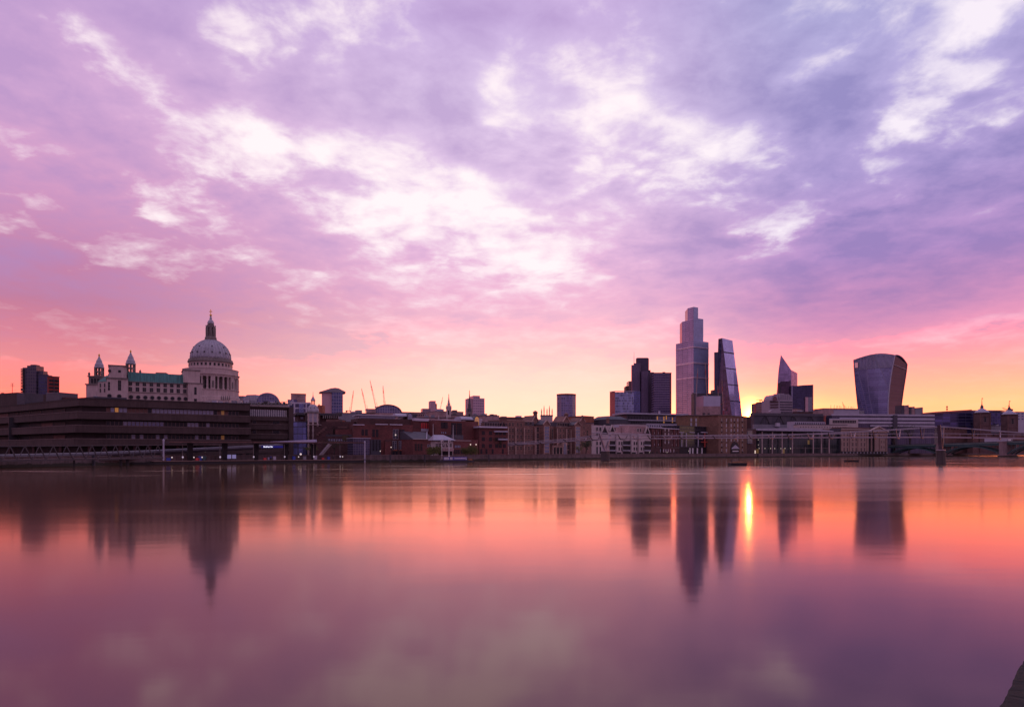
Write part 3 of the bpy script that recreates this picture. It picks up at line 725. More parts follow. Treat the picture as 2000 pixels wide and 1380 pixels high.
# dome with ribs
pts = []
for i in range(17):
    t_ = i / 16 * math.radians(76)
    pts.append((cr(40.0) * math.cos(t_)**1.04, cz(702.3) + (cz(664) - cz(702.3)) * math.sin(t_) / math.sin(math.radians(76))))
mb = MB(); mb.smooth = True; dome = mb.lathe(pts, n=64).build('dome', lead, cath)
for i in range(32):
    a = 2*math.pi*(i+.5)/32
    MB().tube([((r+.08)*math.cos(a), (r+.08)*math.sin(a), z_) for r, z_ in pts], .24, 4).build('rib', lead, dome)
for i in range(16):
    a = 2*math.pi*(i+.25)/16; r, z_ = pts[3]
    MB().box(-.5,.5,-.5,.8,0,1.0).build('dormer_opening', steeld, dome, (r*math.cos(a), r*math.sin(a), z_)).rotation_euler = (0,0,a+math.pi/2)
    r, z_ = pts[7]
    if i % 2: MB().box(-.4,.4,-.4,.8,0,.8).build('dormer_opening', steeld, dome, (r*math.cos(a), r*math.sin(a), z_)).rotation_euler = (0,0,a+math.pi/2)
lan = lath('lantern', [(cr(12.5), cz(668)), (cr(12.5), cz(663.5)), (cr(11.6), cz(663)), (cr(11.6), cz(660)), (cr(10.6), cz(658)), (cr(8.0), cz(657)), (cr(7.0), cz(641)), (cr(9.6), cz(640)), (cr(9.6), cz(638)), (cr(6.3), cz(637.5)), (cr(6.0), cz(632))], stoned, 16)
for i in range(8):
    a = 2*math.pi*(i+.5)/8
    MB().box(-.55,.55,-.8,.8,cz(657.5),cz(640)).build('lantern_pier', stoned, lan, (cr(8.6)*math.cos(a), cr(8.6)*math.sin(a), 0)).rotation_euler = (0,0,a)
    MB().lathe([(.35,cz(638)),(.5,cz(637)),(.1,cz(634.5))], n=6).build('urn', stoned, lan, (cr(9)*math.cos(a), cr(9)*math.sin(a), 0))
lath('lantern_cap', [(cr(5.6), cz(632.5)), (cr(6.8), cz(632)), (cr(6.3), cz(629)), (cr(4.6), cz(626)), (cr(2.6), cz(624.5)), (cr(2.5), cz(622)), (cr(1.3), cz(617))], lead, 16)
lath('golden_ball', [(.1, cz(617.6)), (.75, cz(617)), (1.05, cz(615.5)), (.75, cz(614)), (.1, cz(613.4))], gold, 12, smooth=True)
MB().box(-.22,.22,-.22,.22,cz(613.6),cz(604)).box(-1.15,1.15,-.2,.2,cz(609),cz(607.6)).build('cross', gold, cath)
# body of the church under the dome and the nave running west
nx0 = wx(182, 590) - wx(CX, DC)
MB().box(nx0+8, 26, 10, 42, 0, cz(778)).build('nave', stone, cath)
MB().extr([(nx0+8, cz(778)+.01),(26, cz(778)+.01),(22, cz(770)),(nx0+10, cz(770))], 14, 38).build('nave_roof', lead, cath)
MB().box(-26, 26, -26, 30, 0, cz(785)).build('transept', stone, cath)
MB().extr([(-14, cz(785)+.004),(14, cz(785)+.004),(0, cz(776))], -25, 20).build('pediment', stone, cath)
# balustrade statues on the right shoulder
for k in range(5): MB().lathe([(.4,0),(.6,1),(.3,2.2),(.35,2.6),(.1,3)], n=6).build('statue', stoned, cath, (20 + k*1.6, -26.5, cz(785)))
def west_tower(px, D, top, lbl_loc):
    s = D / F * .93; x = wx(px, D) - wx(CX, DC); y = D - DC
    def z(p): return wz(p, D) - 15.0
    T = MB().box(-17*s,17*s,-17*s,17*s,0,z(top+63)); T.m = 0
    tw = T.build('west_tower', stone, cath, (x, y, 0))
    MB().box(-18.5*s,18.5*s,-18.5*s,18.5*s,z(top+63)+.003,z(top+60.5)).build('tower_cornice', stoned, tw)
    dd = MB().box(-14*s,14*s,-14*s,14*s,z(top+60.5)+.003,z(top+47)).build('belfry', stoned, tw)
    for i in range(4):
        for q_ in (-6.5, 0, 6.5):
            a = i*math.pi/2; MB().box(-1.9*s,1.9*s,-14.8*s,-13.9*s,z(top+59),z(top+50)).build('belfry_opening', gdark, dd, (q_*s*math.cos(a), q_*s*math.sin(a), 0)).rotation_euler = (0,0,a)
    MB().box(-15.5*s,15.5*s,-15.5*s,15.5*s,z(top+47)+.003,z(top+45)).build('tower_cornice', stoned, tw)
    for sx in (-1,1):
        for sy in (-1,1): MB().lathe([(1.9*s,0),(1.9*s,2.5*s),(2.6*s,4*s),(.6*s,8*s)], n=8).build('urn', stoned, tw, (13*s*sx,13*s*sy,z(top+45)))
    # open drum: eight piers round a gap where the sky shows
    for i in range(8):
        a = 2*math.pi*(i+.5)/8
        MB().box(-1.3*s,1.3*s,-1.0*s,1.0*s,z(top+45),z(top+28)).build('drum_pier', stoned, tw, (8*s*math.cos(a), 8*s*math.sin(a), 0)).rotation_euler = (0,0,a)
    MB().lathe([(9.2*s,z(top+37)),(9.2*s,z(top+35.5))], n=16).build('tower_cornice', stoned, tw)
    MB().lathe([(9.6*s,z(top+28.5)),(9.6*s,z(top+26.5)),(8.6*s,z(top+25.5)),(8.2*s,z(top+22)),(6.0*s,z(top+18.5)),(5.2*s,z(top+14.5)),(2.6*s,z(top+10)),(1.2*s,z(top+6))], n=16).build('ogee_cap', lead, tw)
    MB().lathe([(.4*s,z(top+6.5)),(1.5*s,z(top+5)),(1.8*s,z(top+3)),(1.1*s,z(top+1.8)),(.2*s,z(top))], n=8).build('pine_finial', gold, tw)
west_tower(193.7, 606, 690, 0); west_tower(255.2, 580, 682.7, 0)
MB().box(-6,6,-4,4,0,cz(776)+2).build('west_front', stone, cath, (wx(176,610)-wx(CX,DC), 46, 0))
for kx in (0,): MB().extr([(-7,cz(776)+2.01),(7,cz(776)+2.01),(0,cz(768))], -4.2, 4).build('pediment', stone, cath, (wx(177,610)-wx(CX,DC), 46, 0))

# ================================================================ right wing of the concrete block and things behind it
b = Bld('office_wing', 'brown concrete office wing with white fins along its top floor', 'building', 484, 312, 571, 322)
S = b.s_; zt = b.z(794.6, 525)
b.part('wall', MB().box(S(484), S(571), 0.4, 22, 0, zt-.3), conc)
for a1, a2 in ((815, 821), (828.5, 838.5), (848, 857)): b.part('concrete_band', MB().box(S(486), S(563), -.5, .4, b.z(a2,525), b.z(a1,525)), conc); b.part('coping', MB().box(S(486), S(563), -.65, .4, b.z(a1,525)+.003, b.z(a1,525)+.2), concl)
b.part('stair_tower', MB().box(S(563)+.01, S(571)+.3, -1.2, 14, 0, b.z(796,565)+.3), conc); b.part('roof_slab', MB().box(S(485), S(562), -.8, 22, zt-.29, zt+.3), conc)
fin = MB().box(-.09,.09,-.5,.4,0,b.z(800,525)-b.z(813,525)).mesh('fin', [white]); b.grid('fin', fin, cells(S(488), S(560), 20), [b.z(813,525)])
b.grid('window', winmesh_box(.7, 2.9, gpale), cells(S(488), S(560), 20)[0:19], [b.z(812.5,525)], y=.38)
b.grid('window', winmesh_box(1.5, 1.4, gdark), [S(497), S(536), S(543)], [b.z(827,525), b.z(846,525)], y=.35)
b = Bld('glass_hall', 'arched glass roofed hall behind the concrete wing, right of the cathedral', 'building', 500, 440, 545, 444)
S = b.s_; hw = (S(545)-S(500))/2; zb = b.z(786,522)
prof = [(hw + hw*math.cos(math.pi*i/16), zb + (b.z(768,522)-zb)*math.sin(math.pi*i/16)) for i in range(17)]
b.part('glass_vault', MB().extr(prof, 0, 30), curtain('vault glass', (0.10,0.11,0.22), (0.25,0.22,0.26), 1.6, 1.6, .12, .12, metal=.5)); b.part('wall', MB().box(0, hw*2, 0, 30, 0, zb-.01), grey)
rim = MB().tube([(x, -.1, z+.1) for x, z in prof], .45, 6); b.part('arch_rim', rim, lead)
b = Bld('roof_pavilion', 'low curved grey roof left of the arched glass hall', 'building', 474, 452, 499, 450)
S = b.s_; zb = b.z(782,487); zt = b.z(771.5,487)
b.part('roof', MB().extr([(0,zb),(b.L,zb),(b.L,zt+.3),(b.L*.35,zt+.3),(b.L*.12,zt-1),(0,zb+1.6)], 0, 16), lead); b.part('wall', MB().box(0,b.L,0.2,16,0,zb-.01), grey)
b = Bld('terrace_building', 'roof terrace building with planters on top beneath the cathedral', 'building', 395, 400, 562, 412)
S = b.s_; zt = b.z(789.5,480)
b.part('wall', MB().box(0,b.L,0,18,0,zt), offw); b.part('parapet', MB().box(-.1,b.L+.1,-.3,.1,zt+.003,zt+.9), grey)
random.seed(11)
for k in range(14):
    x = S(400) + k*3.6; h = random.uniform(1.2,3.2)
    b.part('roof_box', MB().box(x, x+random.uniform(1,3), 1, 5, zt+.004, zt+h), random.choice([grey, greyl, greyd, offw]))
sh = MB()
for k in range(260):
    c_ = Vector((random.uniform(0,28), random.uniform(-1,1), abs(random.gauss(0,.7)))); s_ = random.uniform(.15,.4)
    u = Vector((random.gauss(0,1),random.gauss(0,1),random.gauss(0,1))).normalized(); v = u.orthogonal()
    sh.add([c_-u*s_, c_+v*s_, c_+u*s_, c_-v*s_], [(0,1,2,3)])
tag(sh.build('shrub', leafb, None, (wx(470,398), 402, wz(789,400))), 'row of dark shrubs planted on the roof terrace', 'plant')
b = Bld('apartment_tower', 'white gridded apartment block with a boxy top storey behind the concrete wing', 'building', 562, 430, 608, 434)
S = b.s_; whgr = curtain('white grid', (0.06,0.06,0.13), (0.42,0.38,0.46), 3.2, 3.6, .28, .24, metal=.3, vary=.8)
b.part('wall', MB().box(S(562), S(607), 0, 18, 0, b.z(785,585)), whgr); b.part('top_storey', MB().box(S(568), S(597), 2, 16, b.z(785,585)+.003, b.z(768.5,582)), pinkb)
b.part('top_storey', MB().box(S(568)-2, S(580), 1, 14, b.z(785,585)+.006, b.z(780,582)), whgr); b.part('glass_bay', MB().box(S(584), S(593), -.8, 0, 0, b.z(788,585)), curtain('blue bay', (0.10,0.13,0.26),(0.3,0.3,0.4),3.2,1.2,.1,.1))
b.part('roof', MB().box(S(567.5), S(597.5), 1.8, 16.3, b.z(768.5,582)+.003, b.z(767.8,582)), brickd)
b = Bld('office_building', 'blue glass office front between the concrete wing and the clock cupola', 'building', 571, 330, 603, 333)
S = b.s_; b.part('wall', MB().box(0, b.L, 0, 14, 0, b.z(824,587)), curtain('blue office', (0.10,0.12,0.30), (0.05,0.045,0.08), 3.4, 2.4, .1, .07, metal=.4, vary=.9)); b.part('roof', MB().box(-.2, b.L, -.3, 14, b.z(824,587)+.003, b.z(822.6,587)), steeld)
b = Bld('shop_building', 'dark flat roofed building with a deep bracketed eave behind the clock cupola', 'building', 583, 352, 662, 360)
S = b.s_; zt=b.z(811,620); b.part('wall', MB().box(0,b.L,1,18,0,zt), brickd); b.part('eave', MB().box(-1.4,b.L+1.4,-1.6,18,zt+.003,b.z(806.5,620)), steeld)
br = MB().box(-.12,.12,-1.5,1,-1.4,0).mesh('bracket',[offw]); b.grid('bracket', br, cells(S(629),b.L,8), [zt])
b.grid('window', winmesh(1.6,1.3,gpale,brickd), [S(590)], [b.z(818,590)], y=1)
# clock cupola
b = Bld('cupola_tower', 'brick corner tower with pale quoins, small lead dome and needle spire', 'tower', 602.3, 330, 627, 333)
S = b.s_; L_=b.L; zt = b.z(806.5,615)
b.part('shaft', MB().prism([(0,0),(L_*.72,0),(L_,2.2),(L_,7),(0,7)],0,zt), brickd)
for x in (0, L_*.36, L_*.72):
    qn = MB()
    for k in range(16): qn.box(x-.32-(k%2)*.12, x+.32+(k%2)*.12, -.12, .2, k*zt/16+.003, (k+1)*zt/16)
    b.part('quoins', qn, stone)
b.grid('window', winmesh(1.6,4.6,gpale,stone,(3,3),.16), [L_*.18, L_*.53], [b.z(824.5,615)], y=-.05)
b.part('cornice', MB().box(-.4,L_+.3,-.5,7,b.z(829.6,615),b.z(828.4,615)), stone); b.part('cornice', MB().prism([(-.5,-.5),(L_*.75,-.5),(L_+.4,2),(L_+.4,7.4),(-.5,7.4)],zt+.003,zt+.5), stoned)
cxm, cym = L_/2, 3.4; zz2 = lambda p: b.z(p, 615, 3.4); r_ = 2.45
mb = MB(); mb.smooth=True
b.part('lead_dome', mb.lathe([(r_*1.15,zt+.5),(r_*1.15,zz2(802)),(r_*1.08,zz2(799)),(r_*.9,zz2(794)),(r_*.62,zz2(790.6)),(r_*.4,zz2(789.8))],cxm,cym,16), lead)
for i in range(8):
    a = 6.2832*i/8; b.part('dome_eye', MB().box(-.22,.22,-.1,.3,0,.5), steeld, loc=(cxm+r_*.98*math.cos(a), cym+r_*.98*math.sin(a), zz2(797.5))).rotation_euler=(0,0,a+math.pi/2)
for i in range(6):
    a = 6.2832*(i+.5)/6; b.part('lantern_post', MB().tube([(cxm+.85*math.cos(a),cym+.85*math.sin(a),zz2(790)),(cxm+.85*math.cos(a),cym+.85*math.sin(a),zz2(782.5))],.13,5), stoned)
b.part('lantern_roof', MB().lathe([(1.15,zz2(782.8)),(1.2,zz2(781.6)),(.7,zz2(777.5)),(.3,zz2(774.5)),(.12,zz2(771)),(.05,zz2(764.5))],cxm,cym,10), lead)
b = Bld('barrel_tower', 'tall tower with a barrel roof and flared eaves near the cranes', 'tower', 629.5, 700, 669.5, 706)
S = b.s_; zt=b.z(766,650); pinkc = mat('hazed pink cladding',(0.48,0.29,0.33),.7,var=.12)  # paler tint puts the haze of distance into the cladding
b.part('side_wall', MB().box(0,S(648),0,22,0,zt), pinkc); b.part('glazed_wall', MB().box(S(648)+.01,b.L,-1.5,22,0,zt), curtain('grid tower',(0.07,0.09,0.2),(0.22,0.2,0.3),3.3,2.4,.18,.16,metal=.5))
prof=[(-3,zt+.05),(b.L+3,zt+.05),(b.L+2.2,zt+1.2),(b.L*.95,b.z(761,650)),(b.L*.8,b.z(758,650)),(b.L*.62,b.z(757,650)),(b.L*.4,b.z(758.5,650)),(b.L*.15,b.z(762,650))]
b.part('barrel_roof', MB().extr(prof,-2,23), grey)
b = Bld('roof_block', 'small orange brick block beside the barrel roofed tower', 'building', 620, 560, 629.5, 560)
b.part('wall', MB().box(0,b.L,0,8,0,b.z(791,625)), bricko); b.part('chimney', MB().box(.5,1.3,1,2,b.z(791,625),b.z(788.6,625)), bricko)

# ================================================================ MIDDLE: brick school, cranes, spires
def extrude_label(): pass
white_l = mat('pale roof edge', (0.46, 0.42, 0.50), 0.5, var=0.15)
# low far roofs that close the horizon between the named buildings
def low(label, px1, px2, py, D, m, name='low_building', cat='building', depth=25, top=None, D2=None, wins=None, roofm=None):
    b = Bld(name, label, cat, px1, D, px2, D2 or D * 1.02)
    zt = b.z(py, (px1 + px2) / 2)
    b.part('wall', MB().box(0, b.L, 0, depth, 0, zt), m)
    rm_ = roofm or greyd
    if top == 'hip':
        b.part('roof', MB().prism([(-.5,-.5),(b.L+.5,-.5),(b.L+.5,depth),(-.5,depth)], zt+.003, zt+3.2, [(4,5),(b.L-4,5),(b.L-4,depth-5),(4,depth-5)]), rm_)
    elif top == 'boxes':
        random.seed(int(px1)); b.part('roof', MB().box(-.2,b.L+.2,-.2,depth,zt+.003,zt+.5), rm_)
        for k in range(max(2, int(b.L/9))):
            x = random.uniform(0, b.L*.85); b.part('roof_box', MB().box(x, x+random.uniform(2,5), 3+k*.01, 9, zt+.504, zt+random.uniform(1.2,3.2)), random.choice([grey, greyd, greyl, stoned]))
    else: b.part('roof', MB().box(-.25,b.L+.25,-.25,depth+.2,zt+.003,zt+.55), rm_)
    if wins:
        n, rows, w_, h_, gm = wins
        b.grid('window', winmesh(w_, h_, gm, m, (1,1), .1), cells(.6, b.L-.6, n), [zt - 3.4*(r+1) + .6 for r in range(rows)], y=-.05)
    return b
low('long low dark roofed building right of the barrel roofed tower', 662, 716, 807, 520, grey, top='boxes')
low('long low hazy office roof left of the first church spire', 770, 830, 805.5, 620, pinkb, top=None, wins=(14,2,1.4,1.5,gdark))
low('long low building behind the two church spires', 850, 905, 804, 640, pinkb, top='boxes')
low('low grey roof line beneath the second church spire', 880, 975, 811.5, 560, pinkb, top='boxes')
low('distant low roof with vents left of the round tower', 950, 1030, 815, 640, brickb, top='boxes')
low('orange brown low roof behind the gothic block, right of the round tower', 1128, 1185, 819.5, 620, bricko, top='boxes')
low('orange brick roof with flat top behind the gothic block', 1142, 1160, 813.5, 600, bricko)
low('dark low building filling the gap below the sun', 1455, 1500, 815, 900, brickd, top='boxes')
low('low block with a white stone front behind the school', 780, 905, 816, 470, pinkb, top='boxes', wins=(24,2,1.3,1.6,gdark))
low('low pale terrace of offices behind the gothic brick block', 985, 1160, 826, 490, pinkb, top='boxes')

b = Bld('barrel_roof_hall', 'round arched roof hall with glazed end behind the brick school', 'building', 715, 560, 784, 566)
S=b.s_; z0=b.z(806,750); z1=b.z(790,750); hw=(S(784)-S(731))/2; cx_=S(731)+hw
b.part('wall', MB().box(0,b.L,0,30,0,z0-.01), pinkb); prof=[(cx_+hw*1.02*math.cos(math.pi*i/16), z0+(z1-z0)*math.sin(math.pi*i/16)) for i in range(17)]
b.part('arched_roof', MB().extr(prof,1,30), curtain('hall glass',(0.1,0.1,0.2),(0.28,0.24,0.3),2.2,2.0,.14,.14,metal=.4)); b.part('arch_rim', MB().tube([(x,.9,z) for x,z in prof],.5,6), slate)
b.part('side_block', MB().box(0,S(734),-1,20,z0+.01,b.z(798,722)), pinkb)
# cranes
def crane(label, px0, py0, px1, py1, D, col=craner, wgt=True, seg=True):
    z0=wz(py0,D); p=Vector((wx(px1,D)-wx(px0,D),0,wz(py1,D)-z0)); t=thing('tower_crane',label,'crane',(wx(px0,D),D,GZ),0,'tower cranes on the skyline')
    h=z0-GZ; base=Vector((0,0,h))
    mb=MB()
    for sx in(-.7,.7):
        for sy in(-.7,.7): mb.bar((sx,sy,0),(sx,sy,h),.22)
    n=int(h/3)
    for i in range(n): mb.bar((-.7,-.7,i*h/n),(.7,-.7,(i+1)*h/n),.14)
    mb.build('mast',col,t)
    u=p.normalized(); sd=Vector((u.z,0,-u.x)); L_=p.length; j=MB(); j2=MB()
    for o_ in (sd*.55,-sd*.55,Vector((0,.9,0))):
        j.bar(base+o_,base+p*.62+o_,.2); j2.bar(base+p*.62+o_,base+p*.78+o_,.3); j.bar(base+p*.78+o_,base+p,.18)
    m_=int(L_/2.5)
    for i in range(m_): j.bar(base+u*(i*L_/m_)+sd*(.55 if i%2 else -.55),base+u*((i+1)*L_/m_)+sd*(-.55 if i%2 else .55),.14)
    j.build('jib',mat('crane pale jib',(0.5,0.3,0.24),.6,var=.1),t); j2.build('jib_marking',craner,t)
    s=-1 if p.x>0 else 1
    MB().bar(base,base+Vector((s*5.5,0,1)),1.2,.8).build('counter_jib',col,t); MB().box(-1,1,-1,1,-1,1.2).build('counterweight',steeld,t,tuple(base+Vector((s*5.5,0,-.2))))
    MB().bar(base+Vector((s*2,0,0)),base+Vector((s*1,0,6)),.3).bar(base+Vector((s*1,0,6)),base+p*.9,.08).build('luffing_tie',steeld,t)
    MB().box(-.7,.7,-1.2,.4,-.8,1.0).build('cab',greyl,t,tuple(base+Vector((0,-1.2,0))))
crane('tower crane with jib leaning right, leftmost of the cranes',685,803,690.5,762,900)
crane('tower crane with jib leaning left, second of the cranes from the left',715,800,706,758,880)
crane('tallest tower crane, its long jib leaning left over the arched hall',734,795,722.5,742,860)
crane('upright tower crane rising behind the arched hall, right of the others',750.5,792,748,753,840)
crane('faint thin distant crane between the arched hall and the first spire',858,808,865,774,1300)
crane('tiny thin crane on the far roofs left of the wide curved tower',1652,806,1645,784,1200)
# distant towers in the middle
b=Bld('office_tower','slim pink tower with a low wing, left of the first church spire','tower',825,900,853,905)
S=b.s_; b.part('shaft',MB().box(S(841),S(851),0,18,0,b.z(782.5,846)),pinkc); b.part('shaft',MB().box(S(851)+.01,S(853.5),1,16,0,b.z(788,852)),brickb); b.part('wing',MB().box(0,S(841)-.01,0,16,0,b.z(797.5,832)),curtain('wing pink',(0.12,0.09,0.15),(0.3,0.2,0.22),3,2,.4,.2,metal=.2))
b=Bld('residential_tower','pale pink tower of three joined shafts right of the dark church spire','tower',914,820,947,826)
S=b.s_; pk=curtain('pink tower',(0.24,0.16,0.25),(0.50,0.33,0.40),3.2,2.4,.5,.4,metal=.2,vary=.4)  # tower tints raised to paint in the haze of the air
b.part('shaft',MB().box(S(924),S(937),-1,18,0,b.z(772.5,930)),pk); b.part('shaft',MB().box(S(937)+.01,S(946.5),0,18,0,b.z(777.5,942)),pk); b.part('shaft',MB().box(S(914.5),S(924)-.01,2,16,0,b.z(777.5,919)),pinkc)
def spire(label,px,py,D,py0,dark_=False,gz=12):
    t=thing('church_steeple',label,'steeple',(wx(px,D),D,gz),0,'church steeples'); s=D/F; z=lambda p: wz(p,D)-gz; m1=stoned if dark_ else stone; H_=py0-py
    MB().box(-4.6*s,4.6*s,-4.6*s,4.6*s,0,z(py+H_*.80)).build('tower',m1,t)
    for sx in(-1,1):
        for sy in(-1,1): MB().lathe([(1.0*s,0),(1.2*s,2*s),(.1*s,8*s)],n=6).build('pinnacle',m1,t,(4.2*s*sx,4.2*s*sy,z(py+H_*.80)))
    for i in range(4): MB().box(-1.4*s,1.4*s,-4.75*s,-4.5*s,z(py+H_*1.1),z(py+H_*.88)).build('louvre',dark,t).rotation_euler=(0,0,i*math.pi/2)
    MB().lathe([(4.2*s,z(py+H_*.80)+.01),(4.0*s,z(py+H_*.68)),(3.0*s,z(py+H_*.66)),(2.7*s,z(py+H_*.55)),(3.1*s,z(py+H_*.54)),(2.0*s,z(py+H_*.48)),(1.7*s,z(py+H_*.38)),(1.1*s,z(py+H_*.3)),(.5*s,z(py+H_*.1))],n=8).build('spire',m1 if not dark_ else slate,t)
    MB().lathe([(.2*s,z(py+H_*.11)),(.8*s,z(py+H_*.07)),(.2*s,z(py+H_*.03)),(.12*s,z(py))],n=6).build('weathervane',gold,t)
spire('pale stepped church steeple with golden vane above the school roofs',876.5,768,560,806)
spire('dark church steeple with a slate needle spire beside the pink tower',917,760.5,540,815,True)
b=Bld('round_tower','round ended blue grey office tower standing alone in the middle','tower',1088,900,1127,900)
r=b.L/2; zt=b.z(768,1107); rt=curtain('round tower grid',(0.14,0.14,0.28),(0.22,0.16,0.25),3.2,1.8,.2,.3,metal=.4,vary=.7)
pol=[(r+r*math.cos(a)*1.0,r+r*.9*math.sin(a)) for a in [6.2832*i/10+.31 for i in range(10)]]
b.part('shaft',MB().prism(pol,0,zt-2.4),rt); b.part('crown',MB().prism([(r+(x-r)*1.01,r+(y-r)*1.01) for x,y in pol],zt-2.39,zt),brickb)
# ---------------------------------------------------------------- brick school
b=Bld('school_building','large red brick riverside school with barrel roofs and narrow windows','building',690,318,849,335)
S=b.s_
def B(name,p1,p2,pt,y0,y1,m,pb=None): return b.rect(name,m,p1,p2,pt,pb,y0,y1)
B('front_wing',690,806,829,0,9,brick); B('rear_storey',698,806,817.5,9.01,24,brickd)
B('white_roof_edge',690,712,828.3,-.4,.5,white_l,829.8); B('white_roof_edge',734,758,827.4,-.4,.5,white_l,829.2); B('white_roof_edge',762,786,828,-.4,.5,white_l,829.8)
B('lower_bay',724,744,858,-1.4,-.02,greyd,890); B('entrance_portal',752,802,858.3,-.6,-.02,brickd,890)
B('pier',752,764,862,-1.6,-.62,brick,890); B('pier',788,797,862,-1.6,-.62,brick,890)
nw=winmesh(1.1,4.0,gdark,brickd,(2,3),.14)
for p,(t1,b1) in {712:(838,850),733:(838,853),771.5:(838,857),783.5:(838,857)}.items():
    me=winmesh(1.25,b.z(t1,p)-b.z(b1,p),gdark,greyl if p==771.5 else brickd,(2,3),.1); b.grid('window',me,[S(p)-.85,S(p)+.85] if p<750 else [S(p)-.4,S(p)+1.0],[b.z(b1,p)],y=-.05)
for p in (728,734,740): b.grid('window',winmesh(1.0,5.2,gdark,greyd,(1,4),.1),[S(p)],[b.z(880,p)],y=-1.45)
for p in (768,772,780,784): b.grid('window',winmesh(.8,4.2,gdark,greyl,(1,4),.1),[S(p)],[b.z(878,p)],y=-.65)
for p in (771,783): b.part('orange_sill',MB().box(S(p)-.9,S(p)+.9,-.9,-.62,b.z(879.6,p),b.z(877.4,p)),bricko)
b.grid('doorway',winmesh(1.3,2.1,gdark,brickd,(1,1)),[S(p) for p in(768,774,782)],[b.z(889,775)],y=-.65)
b.grid('wall_lamp',MB().lathe([(.1,0),(.28,.2),(.28,.5),(.1,.7)],n=8).mesh('wall_lamp',[lampm]),[S(772)],[b.z(850.5,772)],y=-.6)
# long white curved roof with lit clerestory
B('clerestory',702,772,811.5,9.5,20,greyl,817.4); o=B('curved_roof',699,776,809.8,8.6,22,white_l,811.4)
b.grid('clerestory_window',winmesh(2.0,1.1,gpale,greyd),cells(S(703,9.5),S(771,9.5),11),[b.z(816.6,740,9.5)],y=9.45)
def barrel(p1,p2,pt,pb,ya,yb,gm,pg):
    """barrel roof running along the building with an arched glazed gable at its right end"""
    x1,x2=S(p1,ya),S(p2,ya); zb=b.z(pb,p2,ya); zt=b.z(pt,p2,ya); rr=(yb-ya)/2; yc=(ya+yb)/2
    prof=[(yc+rr*math.cos(math.pi*i/14),zb+(zt-zb)*math.sin(math.pi*i/14)) for i in range(15)]
    b.part('barrel_roof',MB().extx(prof[::-1],x1,x2),zinc)
    mx=S((p2+pg)/2,ya); hw_=(S(pg,ya)-x2)/2
    pr=[(x2+hw_+hw_*math.cos(math.pi*i/14),zb+(zt-zb+.4)*math.sin(math.pi*i/14)) for i in range(15)]
    z0_=b.z(830,p2,ya)
    b.part('gable_wall',MB().box(x2+.02,x2+2*hw_,ya-.3,yb,0,zb-.01),brickd)
    b.part('gable_arch',MB().extr(pr,ya-.5,yb),slate)
    pr2=[(x2+hw_+(x-x2-hw_)*.8,zb+(z-zb)*.8) for x,z in pr]
    g_=b.part('gable_glass',MB().extr(pr2,ya-.6,ya-.4),gm); 
    b.part('gable_glass',MB().box(x2+hw_*.2,x2+hw_*1.8,ya-.6,ya-.31,z0_,zb-.02),gm,g_)
    bb=MB()
    for k in range(5): xx=x2+hw_*.2+hw_*1.6*k/4; bb.box(xx-.07,xx+.07,ya-.72,ya-.61,z0_,zb+(zt-zb)*.5)
    bb.box(x2+hw_*.2,x2+hw_*1.8,ya-.73,ya-.61,(z0_+zb)/2-.06,(z0_+zb)/2+.06); b.part('glazing_bar',bb,greyl,g_)
barrel(773,795,807,813,10,17,gpale,805)
b=Bld('school_building','middle range of the red brick school, dark hipped roof over a low front','building',806.5,322,849.5,333)
S=b.s_
B('wall',807,849,822,12,24,brick); B('upper_roof',810,838,816.5,11.5,24,white_l,821.8); B('red_panel',823,845,826,11.7,11.99,redp,836.5); B('grey_panel',823,845,837,11.7,11.99,greyl,842)
for k in range(5): B('pier',826+k*4.4,827+k*4.4,826,11.5,11.69,brickd,836.5)
zt=b.z(858,828); z2=b.z(847,828,6)
b.part('lower_wall',MB().box(0,b.L,0,11.9,0,zt),brick); b.part('slate_roof',MB().extx([(-.5,zt+.003),(11.9,zt+.003),(11.9,z2+1),(7,z2+1)],-.2,b.L),slate)
b.part('gutter',MB().box(-.3,b.L,-.7,-.5,zt,zt+.25),offw); b.part('skylight_ridge',MB().bar((S(832),-.45,zt+.3),(S(834,7),7,z2+1.1),.35),white_l)
b.grid('window',winmesh(1.2,3.4,gdark,brickd,(2,3)),[S(p) for p in (812,817.5,823)],[b.z(880,818)],y=-.05); b.grid('window',winmesh(1.0,1.4,gdark,greyl,(1,2)),[S(836),S(840),S(845)],[b.z(873,840)],y=-.05)
b=Bld('school_building','right range of the red brick school with paired dark windows and barrel roof','building',849.6,334,936,352)
S=b.s_
B('wall',849.6,934.5,821.5,6,22,brick); B('slate_roof',881,905,849,2,5.9,slate,858); B('lower_wall',881,934,858.2,0,5.95,brick)
B('white_roof_edge',862,901,819.6,5.6,22,white_l,821.3)
b.grid('window',winmesh(2.4,3.2,gdark,brickd,(3,3),.1),[S(865,6),S(870.5,6)],[b.z(836.5,867,6)],y=5.95); b.grid('window',winmesh(3.2,7.0,gdark,brickd,(3,5),.12),[S(886,6),S(897,6)],[b.z(852,890,6)],y=5.95)
b.grid('window',winmesh(.8,1.0,gpale,brickd),[S(p,6) for p in(862.5,866,870)],[b.z(846.5,866,6)],y=5.95); b.grid('window',winmesh(.8,1.5,gpale,brickd),[S(p) for p in(889,892,895,898)],[b.z(874.5,890)],y=-.05)
b.grid('window',winmesh(1.1,2.2,gdark,brickd,(1,2)),[S(p) for p in(888,892,896,901,905)],[b.z(886,890)],y=-.05); b.part('gutter',MB().box(S(881),S(920),-.2,0,b.z(860.5,900),b.z(859.5,900)),offw)
b.grid('wall_lamp',MB().lathe([(.1,0),(.28,.2),(.28,.5),(.1,.7)],n=8).mesh('wall_lamp',[lampm]),[S(918),S(929)],[b.z(869,920)],y=-.4)
